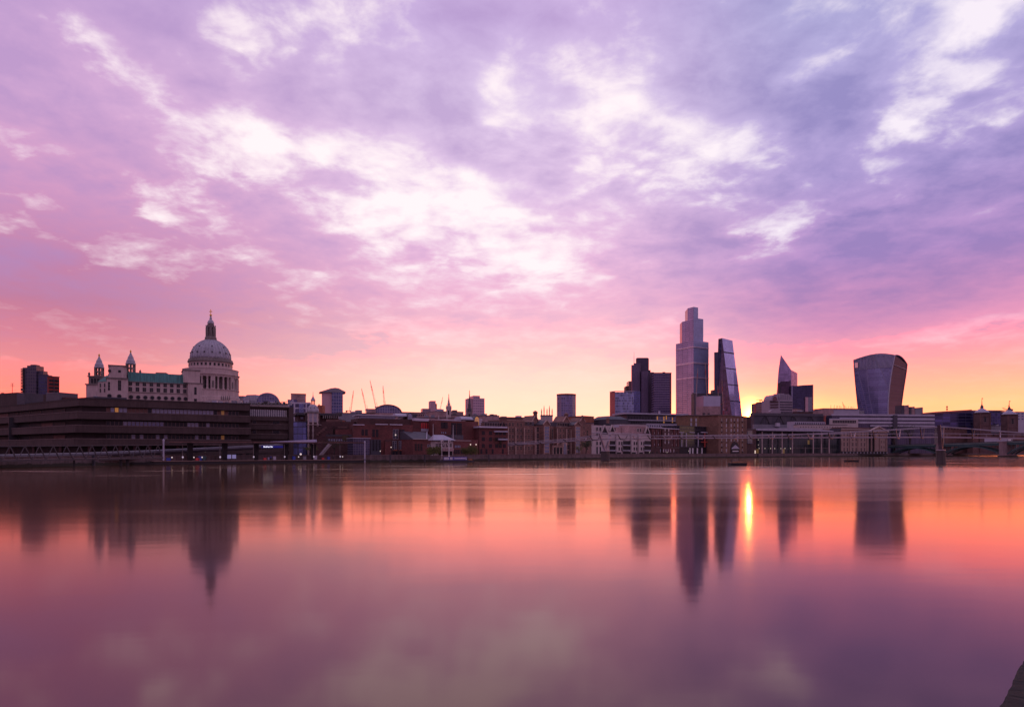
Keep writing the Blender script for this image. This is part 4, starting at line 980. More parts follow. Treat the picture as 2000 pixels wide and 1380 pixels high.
barrel(902,925,813.5,820,7,14,amber,935.4)
b=Bld('school_building','far right block of the red brick school under a thin white roof line','building',936.1,352,992,360)
S=b.s_
B('wall',936.1,991.5,835.5,0,20,brick); B('white_roof_edge',936.2,991,832.2,-1,20,white_l,835.2)
B('balcony',966,992,841,-1.2,-.02,greyl,843.5); B('balcony',974,992,856,-1.2,-.02,greyl,859)
b.grid('window',winmesh(1.8,2.0,gdark,brickd,(2,2)),[S(p) for p in(944,958,970,977,985)],[b.z(p,960) for p in(849,861,874)],y=-.05)
b.grid('window',winmesh(1.2,2.6,gdark,brickd,(1,2)),[S(p) for p in(940,950,962,982)],[b.z(886,960)],y=-.05)
b=Bld('stepped_house','white stepped terraces and glazed attic above the right school block','building',936.5,385,992,398)
S=b.s_
B('wall',936.5,992,826,0,14,brickb); B('attic',958,975,823,.5,10,slate,825.8)
for k in range(4): B('white_step',936.5,942-k*1.2,818+k*4,-1.5+k*.2,0,white_l,820.5+k*4)
b.grid('window',winmesh(1.8,2.4,gdark,pinkb,(1,2)),cells(S(946),S(990),9),[b.z(833.5,965)],y=-.05)
b.part('glass_gable',MB().extr([(S(976),b.z(834,980)),(S(986),b.z(834,980)),(S(981),b.z(823,980))],-1.2,-.06),gdark); b.part('gable_rim',MB().bar((S(976),-1.3,b.z(834,980)),(S(981),-1.3,b.z(822.5,980)),.4).bar((S(986),-1.3,b.z(834,980)),(S(981),-1.3,b.z(822.5,980)),.4),brickb)
# brown stepped brick range left of the school
b=Bld('stepped_building','brown brick building stepping down in terraces left of the red school','building',612,322,690,322)
S=b.s_
B('wall',628,690,823,4,20,brickd); B('wall',637,664,818.5,6,18,brickb); B('wall',614,650,832,1,4,brickd); B('terrace',655,690,838,-1,3.99,brick)
B('chimney',669,672,821,5,7,bricko,838); B('ledge',660,678,832.5,-1.5,.5,brickb,835); B('terrace',640,690,852,-3,-1.01,brickd); B('wall',616,640,846,-1,.99,brickd)
for k in range(5): B('stair_flight',618+k*4,622+k*4,846-k*3.4,-1.6,-1.02,brickb,850-k*3.4)
b.grid('window',winmesh(1.0,1.3,gdark,brickb),[S(p) for p in(646,657,676,684)],[b.z(p,660) for p in(829,)],y=5.9); b.grid('window',winmesh(1.0,1.3,gpale,brickd),cells(S(644),S(688),9),[b.z(862,660)],y=-3.05)
b.part('ivy',MB().box(S(672),S(684),-3.4,-3.02,b.z(860,676),b.z(850,676)),leafb); b.part('railing',MB().box(S(640),S(690),-3,-2.9,b.z(852,670)+.003,b.z(852,670)+.9),steeld)
b=Bld('glass_pavilion','low gridded glass pavilion on the embankment right of the pier','building',690,304,722,308)
b.part('glazing',MB().box(0,b.L,0,8,0,b.z(856,706)),curtain('pavilion glass',(0.05,0.05,0.1),(0.13,0.1,0.14),1.1,1.1,.12,.12,metal=.3)); b.part('roof',MB().box(-.4,b.L+.4,-.5,8.3,b.z(856,706)+.003,b.z(854.8,706)),greyl)
# ---------------------------------------------------------------- white gabled house, barge, willows
b=Bld('river_house','white house with two small gables and a beige balcony band behind the barge','building',849,306,887,309)
S=b.s_
B('wall',850,885,860,0,9,offw); zt=b.z(858.8,865)
b.part('hip_roof',MB().prism([(-1,-1),(b.L+.6,-1),(b.L+.6,9.5),(-1,9.5)],zt-.1,b.z(848.5,862),[(.4,3.5),(b.L*.55,3.5),(b.L*.55,5),(.4,5)]),zinc); B('eave',850,886,858.8,-.9,-.02,slate,861)
for p in(862,876.5):
    b.part('dormer',MB().extr([(S(p-2.6),b.z(865,p)),(S(p+2.6),b.z(865,p)),(S(p+2.6),b.z(860,p)),(S(p),b.z(857.6,p)),(S(p-2.6),b.z(860,p))],-1.5,-.03),offw); b.part('dormer_window',MB().box(S(p)-.3,S(p)+.3,-1.6,-1.45,b.z(864,p),b.z(861,p)),gdark)
b.grid('window',winmesh(1.2,1.7,gdark,offw,(2,2)),[S(p) for p in(853,858.5,866,873,880)],[b.z(873,866)],y=-.05)
B('balcony_band',855,886.5,875,-2.2,-.03,pinkb,880.5); b.grid('balcony_post',MB().box(-.1,.1,-2.35,-2.2,0,b.z(875,870)-b.z(880.5,870)).mesh('balcony_post',[stoned]),[S(p) for p in(862,868,873,875)],[b.z(880.5,870)])
b.part('arch_rim',MB().tube([(S(870)+1.0*math.cos(t),-.2,b.z(869.5,870)+1.1*math.sin(t)) for t in lins(0,math.pi,9)],.15,5),white)
b.grid('doorway',winmesh(1.6,1.8,dark,brickd),[S(p) for p in(860,867,872,880)],[b.z(888.5,870)],y=-.05)
def pole(label,px,D,pyt,pyb,r=.12,m=white,name='flagpole'):
    z0=wz(pyb,D); t=thing(name,label,'pole',(wx(px,D),D,z0)); h=wz(pyt,D)-z0
    MB().lathe([(r,0),(r,h*.5),(r*.6,h)],n=8).build('shaft',m,t); MB().lathe([(.03,h),(r*1.3,h+.12),(.03,h+.3)],n=8).build('cap',m,t); MB().lathe([(r*2.2,0),(r*2,.3)],n=8).build('foot',m,t)
    return t
pole('thin white pole left, in front of the white house',863,297,858,889); pole('white pole carrying a collar, in front of the right dormer of the white house',877,297,856,891,.16)
pole('tall thin pale pole left of the white house',846,310,829,861,.1); pole('tall thin pale pole right of the white house',885,312,831,861,.1)
pole('tall thin mast above the school roof under the first steeple',873,360,806,830,.1); pole('short pale mast on the school roof, left of the first steeple',857,360,812,822,.1)
tw=(wx(857,292),292); te=(wx(927,300),300); u=Vector((te[0]-tw[0],te[1]-tw[1])); Lb=u.length
bt=thing('moored_barge','low dark barge moored at the wall carrying a long blue and white lettered banner','boat',(tw[0],tw[1],0),math.atan2(u.y,u.x))
MB().prism([(0,1.5),(1.6,0),(Lb-2,0),(Lb,1.2),(Lb-2,3.6),(1.6,3.6)],-.3,.75,[(-.6,1.6),(1.4,-.2),(Lb-1.8,-.2),(Lb+.5,1.2),(Lb-1.8,3.8),(1.4,3.8)]).build('hull',steeld,bt)
MB().box(Lb*.1,Lb*.78,.5,3,.754,1.0).build('deckhouse',greyd,bt); bn=MB().box(Lb*.13,Lb*.78,-.1,0,.95,2.35).build('banner',mat('violet banner',(0.09,0.075,0.26),.6,var=.15),bt)
lt=MB(); x=Lb*.145
random.seed(4)
for w_ in (.45,.5,.5,.45,0,.5,.5):
    if w_==0: x+=.45; continue
    lt.box(x,x+w_*.35,-.14,-.1,1.15,2.15); lt.box(x+w_*.35,x+w_,-.14,-.1,1.75,2.15); lt.box(x+w_*.6,x+w_,-.14,-.1,1.15,1.6); x+=w_+.1
x+=.9
for k in range(14): lt.box(x,x+.24,-.14,-.1,1.45,1.9 if k%3 else 2.0); x+=.36
lt.box(x+.2,x+.4,-.14,-.1,1.2,2.2); lt.box(x+.4,x+.75,-.14,-.1,1.2,1.45)
lt.build('banner_lettering',white,bn); MB().box(Lb*.88,Lb*.96,.8,2.6,.76,1.5).build('winch',mat('rusty gear',(0.28,0.12,0.06),.9,var=.4),bt)
MB().tube([(1,.2,.75),(1,.2,1.7),(Lb*.1,.2,1.7)],.05,5).build('rail',steel,bt)
pole('pole rising from the moored barge',863,294,880,896,.1,steel,'mooring_pole')
tree('broad willow with yellow green new leaves left of the white house',847,303,GZ,4.6,3.9,'willow',leaf,1300,'willows by the river wall',1,.25)
tree('broad willow with yellow green new leaves right of the white house',917,318,GZ,4.4,4.2,'willow',leaf,1400,'willows by the river wall',2,.25)
tree('tall bare budding tree in front of the far right school block',970,358,GZ,9,3.4,'bare',leafb,520,None,3)
tree('dark leafy tree before the gothic brick block, beside the cream flats',1144,428,GZ,9.5,5,'round',mat('dark leaves',(0.04,0.05,0.02),.8,var=.5,vscale=.8),900,None,4)
tree('small leafy tree low by the wall left of the cream flats',1130,424,GZ,5,3.2,'round',leaf,420,None,5)
tree('yellowish leafy tree seen under the pier canopy',607,292,GZ,4.2,2.9,'round',leaf,800,None,6,.25)
tree('bare sprawling tree behind the pier canopy, left of the glass pavilion',652,312,GZ,7.5,6,'bare',leafb,420,None,8)
# ---------------------------------------------------------------- gothic brick block
b=Bld('gothic_building','brown brick riverside block with steep gables, tall bays and pointed chimneys','building',990,398,1155,455)
S=b.s_; gb=bricks('gothic brown brick',(0.175,0.088,0.074),(0.16,0.09,0.08)); gl_=bricks('pale brick trim',(0.42,0.27,0.23),(0.3,0.2,0.18))
B('wall',990,1025,820,0,16,gb); B('wall',1025.1,1043,831,0,16,gb); B('attic_loggia',1025.1,1043,823.5,2,12,slate,830.8)
B('wall',1043.1,1061,832,-.6,16,gb); B('wall',1075,1086,832,1.5,16,gb); B('wall',1086.1,1122.3,833,0,16,gb); B('attic_loggia',1086.5,1122,825,2,12,slate,832.8)
B('wall',1134,1143.8,823,-.8,14,gb); B('wall',1144,1155,827,.5,14,gb)
def gable(p1,p2,pe,pk,y0,y1,m,glass=True,roofm=slate):
    x1,x2=S(p1,y0),S(p2,y0); xm=(x1+x2)/2; ze=b.z(pe,p1,y0); zk=b.z(pk,p1,y0)
    b.part('gable_bay',MB().extr([(x1,0),(x2,0),(x2,ze),(xm,zk),(x1,ze)],y0,y1),m)
    b.part('gable_coping',MB().bar((x1-.4,y0-.15,ze-.2),(xm,y0-.15,zk+.2),.5).bar((x2+.4,y0-.15,ze-.2),(xm,y0-.15,zk+.2),.5),gl_)
    b.part('gable_roof',MB().extr([(x1-.3,ze-.1),(x1-.3,ze-.5),(xm,zk-.5),(x2+.3,ze-.5),(x2+.3,ze-.1),(xm,zk)],y0+.6,y1+8),roofm)
    if glass:
        b.part('bay_window',MB().box(x1+.9,x2-.9,y0-.12,y0-.01,1,ze-1.2),gblue); mb=MB()
        for k in range(9): mb.box(x1+.9,x2-.9,y0-.2,y0-.121,1+(ze-2.2)*k/8-.12,1+(ze-2.2)*k/8+.12)
        mb.box(x1+.5,x1+.9,y0-.25,y0-.01,0,ze-.8); mb.box(x2-.9,x2-.5,y0-.25,y0-.01,0,ze-.8); b.part('bay_mullion',mb,gl_)
gable(1061.2,1074,828,820.5,-3,10,gb); gable(1122.5,1134,829,823,-3,10,gb)
def chim(px,pt,pb,y,r,m=gb):
    t_=b.part('chimney_turret',MB().lathe([(r,0),(r,b.z(pt+6,px,y)-b.z(pb,px,y)),(r*1.25,b.z(pt+5,px,y)-b.z(pb,px,y)),(r*1.25,b.z(pt+3,px,y)-b.z(pb,px,y)),(r*.85,b.z(pt+1.5,px,y)-b.z(pb,px,y)),(.2,b.z(pt,px,y)-b.z(pb,px,y))],n=10),m,loc=(S(px,y),y,b.z(pb,px,y)))
def topgable(px,w_,pe,pk,y):
    x=S(px,y); hw_=(S(px+w_,y)-S(px-w_,y))/2
    b.part('gable_top',MB().extr([(x-hw_,b.z(pe+5,px,y)),(x+hw_,b.z(pe+5,px,y)),(x+hw_,b.z(pe,px,y)),(x,b.z(pk,px,y)),(x-hw_,b.z(pe,px,y))],y,y+9),gb); b.part('gable_coping',MB().bar((x-hw_-.3,y-.15,b.z(pe,px,y)-.3),(x,y-.15,b.z(pk,px,y)+.2),.5).bar((x+hw_+.3,y-.15,b.z(pe,px,y)-.3),(x,y-.15,b.z(pk,px,y)+.2),.5),gl_)
topgable(1045.5,6.5,823,811,3.6); chim(1045.5,801.5,815,4,1.25); topgable(1106,6.5,823,812,3); chim(1106,805.5,817,3.5,1.25); topgable(1137.5,5,822,815,1); chim(1137.5,810.5,818,1.5,1.2); chim(1187,814,826,6,1.1)
gw1=winmesh(1.5,2.3,gdark,gl_,(2,2),.1); gw2=winmesh(1.0,2.3,gdark,gl_,(1,2),.1)
rws=[b.z(p,1010) for p in(832.5,844,856,867,878)]
b.grid('window',gw1,[S(p) for p in(995.5,1001.5,1011,1017.5)],rws,y=-.05); b.grid('window',gw2,[S(p) for p in(1027,1038.5)],rws[1:],y=-.05); b.grid('window',gw1,[S(1032.6)],rws[1:],y=-.05)
b.grid('window',winmesh(2.2,3.2,gdark,gl_,(2,2),.1),[S(1048.5),S(1057)],[b.z(p,1050) for p in(843.5,856,867,877,887)],y=-.65)
b.grid('loggia_window',winmesh(2.2,1.7,gdark,gl_,(2,1),.1),[S(1028,2),S(1036,2)],[b.z(829.5,1032,2)],y=1.95)
b.grid('loggia_window',winmesh(2.2,1.9,gdark,gl_,(2,1),.1),cells(S(1088,2),S(1121,2),7),[b.z(831.8,1105,2)],y=1.95)
b.grid('window',gw1,[S(p) for p in(1089.5,1094,1100.5,1109.5,1118)],[b.z(p,1100) for p in(844,855,866)],y=-.05); b.grid('window',winmesh(2.4,3.0,gdark,gl_,(2,2),.1),[S(1109.5),S(1118)],[b.z(p,1110) for p in(877,888)],y=-.05)
b.grid('window',gw1,[S(1138.7)],[b.z(p,1138) for p in(838,849,860,872)],y=-.85); b.grid('window',winmesh(1.4,6,gdark,gl_,(1,3),.1),[S(1080),S(1148)],[b.z(856,1080),b.z(878,1080)],y=.4)
b.grid('pilaster',MB().box(-.35,.35,-.35,0,0,b.z(835,1040)).mesh('pilaster',[gl_]),[S(p) for p in(991,1005.5,1022,1044.5,1059.5,1087,1104.8,1113.5,1121.3)],[0],y=-.6)
b.part('string_course',MB().box(S(990),S(1043),-.3,-.01,b.z(821.6,1015),b.z(820.6,1015)),gl_); b.part('string_course',MB().box(S(1086.1),S(1122),-.3,-.01,b.z(834,1105),b.z(833,1105)),gl_)
# gothic entrance
x=S(1099.7); hw_=2.3; zt=b.z(872,1100); pr=[(x-hw_,0),(x+hw_,0),(x+hw_,zt),(x+hw_*.6,zt+2),(x,zt+3.6),(x-hw_*.6,zt+2),(x-hw_,zt)]
b.part('entrance_arch',MB().extr(pr,-1.6,-.02),gl_); b.part('entrance_glass',MB().extr([(x+(a-x)*.66,c*.9) for a,c in pr],-1.75,-1.61),gblue)
b.part('porch',MB().box(S(1073.5),S(1094),-2.2,-.02,0,b.z(871,1085)),gl_); b.part('porch_glass',MB().box(S(1075),S(1093),-2.3,-2.21,.3,b.z(873.5,1085)),dark)
b.grid('porch_column',MB().box(-.25,.25,-2.5,-2.31,0,b.z(873,1085)).mesh('porch_column',[gl_]),[S(p) for p in(1075,1080.5,1087,1093)],[0])
b.part('flat_porch_roof',MB().box(S(1072.5),S(1095),-2.7,-.02,b.z(871,1085)+.003,b.z(869.6,1085)),gl_)
# square church tower with pinnacles behind
def ctower():
    D=520; t=thing('church_tower','square stone church tower crowned by five dark pinnacles','church tower',(wx(1067.5,D),D,10)); s=D/F; z=lambda p: wz(p,D)-10
    MB().box(-11.5*s,11.5*s,-9*s,9*s,0,z(813)).build('tower',stone,t); MB().box(-12*s,12*s,-9.5*s,9.5*s,z(813)+.003,z(810.5)).build('parapet',stoned,t)
    for p,tp,y in((1057.4,798,-6),(1062.6,791.5,0),(1068,797.5,-8),(1073,791.5,0),(1078,797.5,-6)):
        x=(p-1067.5)*s; h=z(tp)-z(810.5)
        MB().lathe([(.9*s,0),(.9*s,h*.45),(1.3*s,h*.48),(.8*s,h*.55),(.9*s,h*.7),(.2*s,h*.97)],n=6).build('pinnacle',stoned,t,(x,y*s,z(810.5))); MB().lathe([(.1*s,h*.93),(.55*s,h*.97),(.1*s,h)],n=6).build('finial',gold,t,(x,y*s,z(810.5)))
ctower()
# ---------------------------------------------------------------- cream flats
b=Bld('cream_flats','cream rendered riverside flats with balconies, square bays and triangular glazed gables','building',1155.3,458,1271,498)
S=b.s_
B('wall',1155.3,1271,846,0,16,offw); B('upper_storey',1155.3,1200,830.5,.3,12,offw,845.9); B('upper_storey',1215,1263,831.5,2.2,12,pinkb,845.9); B('upper_wall',1200.1,1214.9,834,3,12,pinkb,845.9)
def tri(px,w_,pe,pk,y):
    x=S(px,y); hw_=(S(px+w_,y)-S(px-w_,y))/2
    b.part('gable',MB().extr([(x-hw_,b.z(pe,px,y)),(x+hw_,b.z(pe,px,y)),(x,b.z(pk,px,y))],y-.5,y-.02),gdark); b.part('gable_rim',MB().bar((x-hw_-.2,y-.7,b.z(pe,px,y)),(x,y-.7,b.z(pk,px,y)+.3),.8).bar((x+hw_+.2,y-.7,b.z(pe,px,y)),(x,y-.7,b.z(pk,px,y)+.3),.8),offw)
tri(1179.3,7,847,831,0.3); tri(1194,4.6,842,831,.3); tri(1262.5,4.5,846,833.5,1)
for p1,p2 in((1191,1203),(1217,1232),(1259,1271)):
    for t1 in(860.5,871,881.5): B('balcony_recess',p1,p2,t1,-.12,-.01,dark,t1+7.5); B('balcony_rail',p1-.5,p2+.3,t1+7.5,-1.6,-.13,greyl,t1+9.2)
bm=winmesh(1.7,2.6,gdark,white,(1,1),.1)
for p1,p2 in((1204,1214),(1233.5,1243),(1247.5,1257)):
    B('bay',p1,p2,848,-1.2,-.02,offw,888); b.grid('window',bm,[S(p1+2.6),S(p2-2.3)],[b.z(p,(p1+p2)/2) for p in(869,879.5)],y=-1.25); B('shop_opening',p1+1,p2-1,882.5,-1.3,-1.21,dark,887.5)
b.grid('window',bm,[S(1166),S(1172.3)],[b.z(p,1168) for p in(841,851,869,879,886)],y=-.05)
b.grid('window',bm,[S(1201),S(1241.5,2),S(1246.5,2)],[b.z(843,1241)],y=-.0); B('roof_edge',1155.3,1271,845.4,-.4,0.28,white_l,846.4)
B('roof_box',1209,1217,829,5,11,greyl,834); B('railing',1216,1263,830.3,2.1,2.2,steel,831.3)
# cream roofs and terraces above the flats
low('pale flat roofed terrace house between the cream flats and the low offices',1212,1262,828,560,offw,wins=(11,1,1.2,1.4,gdark),depth=14)
low('pale stone attic block with small windows right of the terrace house',1262,1322,827,575,greyl,wins=(13,1,1.1,1.5,gdark),depth=14)
low('grey curved roof building behind the cream flats',1190,1226,819,600,greyd,top='hip')

# ================================================================ RIGHT: riverside east of the footbridge
def BB(b):
    def B(name,p1,p2,pt,y0,y1,m,pb=None): return b.rect(name,m,p1,p2,pt,pb,y0,y1)
    return b.s_, B
b=Bld('brick_flats','dark red brick riverside building with stacked white arched windows','building',1271.5,500,1327,535)
S,B=BB(b)
B('wall',1271.5,1327,837,0,16,brickd); B('roof_edge',1271.5,1327,835.2,-.6,16,greyl,836.9)
for p in(1275,1282,1290,1308,1317,1325): B('pilaster',p-.8,p+.8,838,-.5,-.01,brick,872)
B('bay',1294,1312,839,-1.2,-.51,brickd,884)
ww=winmesh(1.1,1.9,gpale,white,(1,2),.16); wa=winmesh(1.2,1.9,gpale,white,(1,2),.16,arch=True)
b.grid('window',ww,[S(1299,-1.2),S(1306,-1.2)],[b.z(p,1300) for p in(842,850,859,866)],y=-1.25); b.grid('window',winmesh(1.0,1.5,gpale,brickd,(1,2),.1),[S(p) for p in(1278,1286,1312.5,1321)],[b.z(p,1300) for p in(848,858,870)],y=-.05)
b.grid('arched_window',wa,[S(p,-1.2) for p in(1296,1300.5,1305,1309.5)],[b.z(882.5,1300)],y=-1.25); b.grid('arched_window',wa,[S(p) for p in(1290,1316)],[b.z(882.5,1300)],y=-.05)
b.part('string_course',MB().box(S(1280),b.L,-.7,-.52,b.z(874,1300),b.z(873.3,1300)),stoned); b.grid('doorway',winmesh(2.4,2.4,dark,brickd,(2,1)),[S(p) for p in(1275,1283,1322)],[b.z(887.5,1300)],y=-.05)
b=Bld('modern_block','dark glazed riverside block with red and white T shaped frames above white piers','building',1327.3,536,1402.5,577)
S,B=BB(b)
B('wall',1327.3,1402.5,833,0,16,curtain('dark modern',(0.025,0.025,0.04),(0.03,0.025,0.035),3.2,2.4,.15,.12,metal=.2)); B('roof',1327.3,1402.5,832,-.4,16,slate,832.9)
tf=mat('red oxide frame',(0.42,0.07,0.05),.6,var=.2)
for p,w_ in((1377,7),(1398.5,5)):
    B('red_post',p-.9,p+.9,845,-1.2,-.6,tf,873); B('red_crossbar',p-w_,p+w_,862,-1.25,-.55,tf,863.5); B('white_crossbar',p-w_,p+w_,843.2,-1.3,-.5,white_l,844.9)
for p in(1332,1341,1364): B('white_post',p-.5,p+.5,845,-1.1,-.6,greyl,872); 
for p in(1331,1352): B('white_crossbar',p-5,p+5,843.4,-1.2,-.5,greyl,844.7)
for p in(1348,1353.5,1362.5,1371.5): B('white_pier',p-.8,p+.8,874.5,-1.2,-.5,white,888)
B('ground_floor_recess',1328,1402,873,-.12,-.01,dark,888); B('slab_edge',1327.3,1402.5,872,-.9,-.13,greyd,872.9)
b=Bld('warehouse','square brown brick warehouse with tall columns of white windows and a dark arched door','building',1402.8,556,1458.5,588)
S,B=BB(b)
wb=bricks('warm brown brick',(0.17,0.088,0.062),(0.15,0.09,0.07))
B('wall',1402.8,1458.5,812,0,18,wb); B('cornice',1402.4,1458.9,810.8,-.6,18.2,stoned,811.9); B('plinth',1402.8,1458.5,886,-.4,-.01,stoned)
for p in(1404.5,1423.5,1445.5,1456.5): B('pilaster',p-1,p+1,814,-.35,-.01,wb,886)
wh=winmesh(1.35,2.5,gpale,white,(2,3),.13); wd=winmesh(1.35,2.5,gdark,white,(2,3),.13)
rows=[823,833.5,843,852.5,862,872,882]
for i,p in enumerate((1409.7,1418.8,1428,1434.3,1440.8,1450)):
    rr=[r for r in rows if not(1424<p<1445 and r>865)]
    b.grid('window',wh if i in(1,2,4) else wd,[S(p)],[b.z(r,p) for r in rr],y=-.05)
    if i in(0,3,5): b.grid('balcony',MB().box(-1.0,1.0,-.9,-.01,-.25,.5).mesh('balcony',[steeld]),[S(p)],[b.z(r+.6,p) for r in rr],y=-.1)
x=S(1434.3); hw_=S(1442)-x; zt=b.z(876,1434); pr=[(x-hw_,0),(x+hw_,0),(x+hw_,zt)]+[(x+hw_*math.cos(t),zt+hw_*.9*math.sin(t)) for t in lins(0.3,2.84,9)]+[(x-hw_,zt)]
b.part('arched_entrance',MB().extr(pr,-.8,-.4),dark); b.part('hood',MB().extr([(x-hw_-.5,zt),(x+hw_+.5,zt),(x,zt+3.2)],-1.2,-.81),greyl)
b.part('entrance_sign',MB().box(x-hw_*.7,x+hw_*.8,-1.0,-.82,b.z(881.5,1434),b.z(879.6,1434)),white); b.part('entrance_steps',MB().box(x-hw_*.9,x+hw_,-3,-.82,-.01,b.z(887.2,1434)),greyl)
b=Bld('yellow_brick_building','yellow brown brick building with white windows rising behind the dark modern block','building',1344,625,1404,640)
S,B=BB(b)
B('wall',1344,1404,812,0,18,bricky); B('cornice',1343.6,1404.2,810.4,-.6,18.2,slate,811.9); b.grid('window',winmesh(1.6,3.0,gpale,white,(2,3),.16),[S(p) for p in(1350,1359.5,1368.5,1387,1396)],[b.z(p,1370) for p in(823.5,832,)],y=-.05)
b.grid('chimney',MB().box(-.8,.8,-.8,.8,0,2.2).mesh('chimney',[steeld]),[S(1374.5,6),S(1384,6)],[b.z(810.4,1375,6)],y=6)
b=Bld('brick_flats','narrow brick and bluish glass building between the warehouse and the glass hall','building',1458.8,592,1477,602)
S,B=BB(b)
B('wall',1458.8,1477,838,0,14,brickd); B('glass_bay',1460,1469.5,840,-.8,-.01,curtain('slate bay',(0.09,0.09,0.17),(0.1,0.07,0.09),3.2,1.8,.2,.12,metal=.3),866); B('white_light',1474.6,1475.8,879,-1,-.7,lampm,885); B('roof',1458.8,1477,836.8,-.3,14,slate,837.9)
b.grid('window',winmesh(1.4,2,gdark,brickd,(1,2)),[S(1462),S(1467),S(1473)],[b.z(p,1467) for p in(874,884)],y=-.05)
# low offices with lit windows
b=Bld('low_office','long low modern office with a deep white roof slab and a few amber lit windows','building',1224,690,1345,715)
S,B=BB(b)
B('core',1224,1345,809.5,.6,26,greyd); B('roof_slab',1222,1345,806.8,-2.5,26,greyl,809.4); B('storey_band',1228,1345,820,-.5,.58,greyl,821.8); B('lower_front',1231,1345,832,-.2,.58,grey)
fw=winmesh(1.1,3.7,gdark,grey,(1,1),.08); b.grid('window',fw,cells(S(1226),S(1280),18),[b.z(819.8,1250)],y=.5); b.grid('window',winmesh(3.2,3.7,gblue,greyd,(2,1),.08),cells(S(1281),S(1344),11),[b.z(819.8,1310)],y=.5)
b.grid('window',winmesh(2.2,2.2,gdark,greyd,(2,1),.08),cells(S(1232),S(1340),24),[b.z(827.4,1300)],y=.5)
for p,t1,t2 in((1284,812.5,819.5),(1296.8,813,828),(1301.5,811.5,819),(1313.5,815,825)): B('lit_window',p-1.0,p+1.0,t1,.30,.46,amber,t2)
b.part('rooftop_steam_duct',MB().lathe([(.9,0),(.9,2.5),(1.4,3)],n=8),greyl,loc=(S(1296),8,b.z(806.8,1296)))
# tall glass hall on the water
b=Bld('glass_riverside_hall','dark glass riverside hall with slender pale columns and a curved overhanging roof','building',1478,612,1642,655)
S,B=BB(b)
B('glazing',1479,1640,846,1.5,26,curtain('hall dark glass',(0.02,0.03,0.035),(0.035,0.04,0.04),4.2,2.6,.06,.05,metal=.2,lit=.006,litcol=(.2,.1,.03),vary=.9)); B('fascia',1478,1640,842.8,.4,26,dark,845.9)
z0=b.z(842,1560); xa,xb=S(1474),S(1622)
rp=[(xa+(xb-xa)*t, z0+.3+2.6*math.sin(math.pi*(.12+.8*t))) for t in lins(0,1,12)]
b.part('curved_roof',MB().extr([(xa,z0)]+[(x,z0) for x in (xb,)]+rp[::-1],-3.5,24),zinc); b.part('roof_soffit',MB().box(xa+2,xb+8,-2.8,24,b.z(842.6,1560),z0-.01),steeld)
for p in(1489,1509,1528,1548.2,1589,1605,1620): B('column',p-.55,p+.55,842.9,-1.4,-.5,stone,889)
B('column',1573,1574.2,873,-1.4,-.5,stoned,889); B('mezzanine_edge',1549,1619,874,.6,1.49,stoned,874.8); B('terrace',1478,1640,887,-2.2,1.4,mudst)
b.grid('hanging_lamp',MB().lathe([(.05,.0),(.28,.15),(.32,.4),(.05,.7)],n=8).mesh('hanging_lamp',[lampm]),[S(p) for p in(1483,1494.5,1505.5,1513.5,1525.5,1533.5,1544.5)],[b.z(876,1510)],y=.2)
b.grid('wall_lamp',MB().lathe([(.05,.0),(.2,.15),(.2,.4),(.05,.6)],n=8).mesh('wall_lamp',[lampm]),[S(1481.5)],[b.z(p,1481) for p in(859,869)],y=.2)
B('side_block',1640.1,1644,836,0,20,greyd)
b=Bld('truss_building','dark building with diagonal roof trusses showing on its top floor, below the striped dome','building',1473,720,1608,740)
S,B=BB(b)
B('wall',1473,1608,812,1,7,greyd); B('roof',1473,1608,806.8,0,7,slate,811.9); B('lower_wall',1473,1608,829,-2,.98,grey)
for p in(1486,1514,1541,1574): 
    mb=MB(); mb.bar((S(p),.4,b.z(828,p)),(S(p+9),.4,b.z(812,p)),.7).bar((S(p+9)+1.0,.4,b.z(812,p)),(S(p+18),.4,b.z(828,p)),.7); b.part('truss',mb,steeld)
    B('panel',p+10,p+22,813.5,.7,.98,slate,826)
b.part('white_hut',MB().box(S(1511),S(1518),-5,-2.1,b.z(833,1515),b.z(826,1515)),white_l); b.part('white_hut',MB().box(S(1545),S(1549),-4,-2.1,b.z(832,1545),b.z(826,1545)),white_l)
low('pale stone terrace roof with many small windows right of the truss building',1551,1612,823,690,greyl,wins=(16,1,1.3,1.8,gdark),depth=10)
low('pale terrace front below the small windows, behind the glass hall roof',1560,1655,829.5,680,offw,wins=(18,1,1.0,1.2,gdark),depth=8)
# classical front
b=Bld('classical_building','buff stone riverside block with giant pilasters and a triangular pediment','building',1643.5,655,1732,700)
S,B=BB(b); buff=mat('buff stone',(0.27,0.185,0.16),.85,var=.2,streak=1)
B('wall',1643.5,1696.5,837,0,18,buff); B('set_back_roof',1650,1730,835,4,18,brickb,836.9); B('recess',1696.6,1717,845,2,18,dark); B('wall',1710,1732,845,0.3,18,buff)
x1,x2,xm=S(1696),S(1732.5),S(1714); b.part('pediment',MB().extr([(x1,b.z(844.5,1714)),(x2,b.z(844.5,1714)),(x2,b.z(842.5,1714)),(xm,b.z(833,1714)),(x1,b.z(842.5,1714))],-1,1.9),buff)
b.part('pediment_cornice',MB().bar((x1-1,-1.2,b.z(842.5,1714)),(xm,-1.2,b.z(832.6,1714)),.9).bar((x2+1,-1.2,b.z(842.5,1714)),(xm,-1.2,b.z(832.6,1714)),.9),stone)
for p in(1701.5,1708.5,1718,1731): b.part('column',MB().lathe([(1.0,0),(.85,.6),(.75,b.z(845.5,1714)-.8),(1.1,b.z(845.5,1714)-.1)],n=10),buff,loc=(S(p),-.2,0))
for p in(1644.5,1661,1677.5,1695): B('pilaster',p-1,p+1,840,-.8,-.01,buff,882)
b.part('cornice',MB().box(S(1643),S(1697),-1,-.02,b.z(838.6,1670),b.z(837.2,1670)),stone)
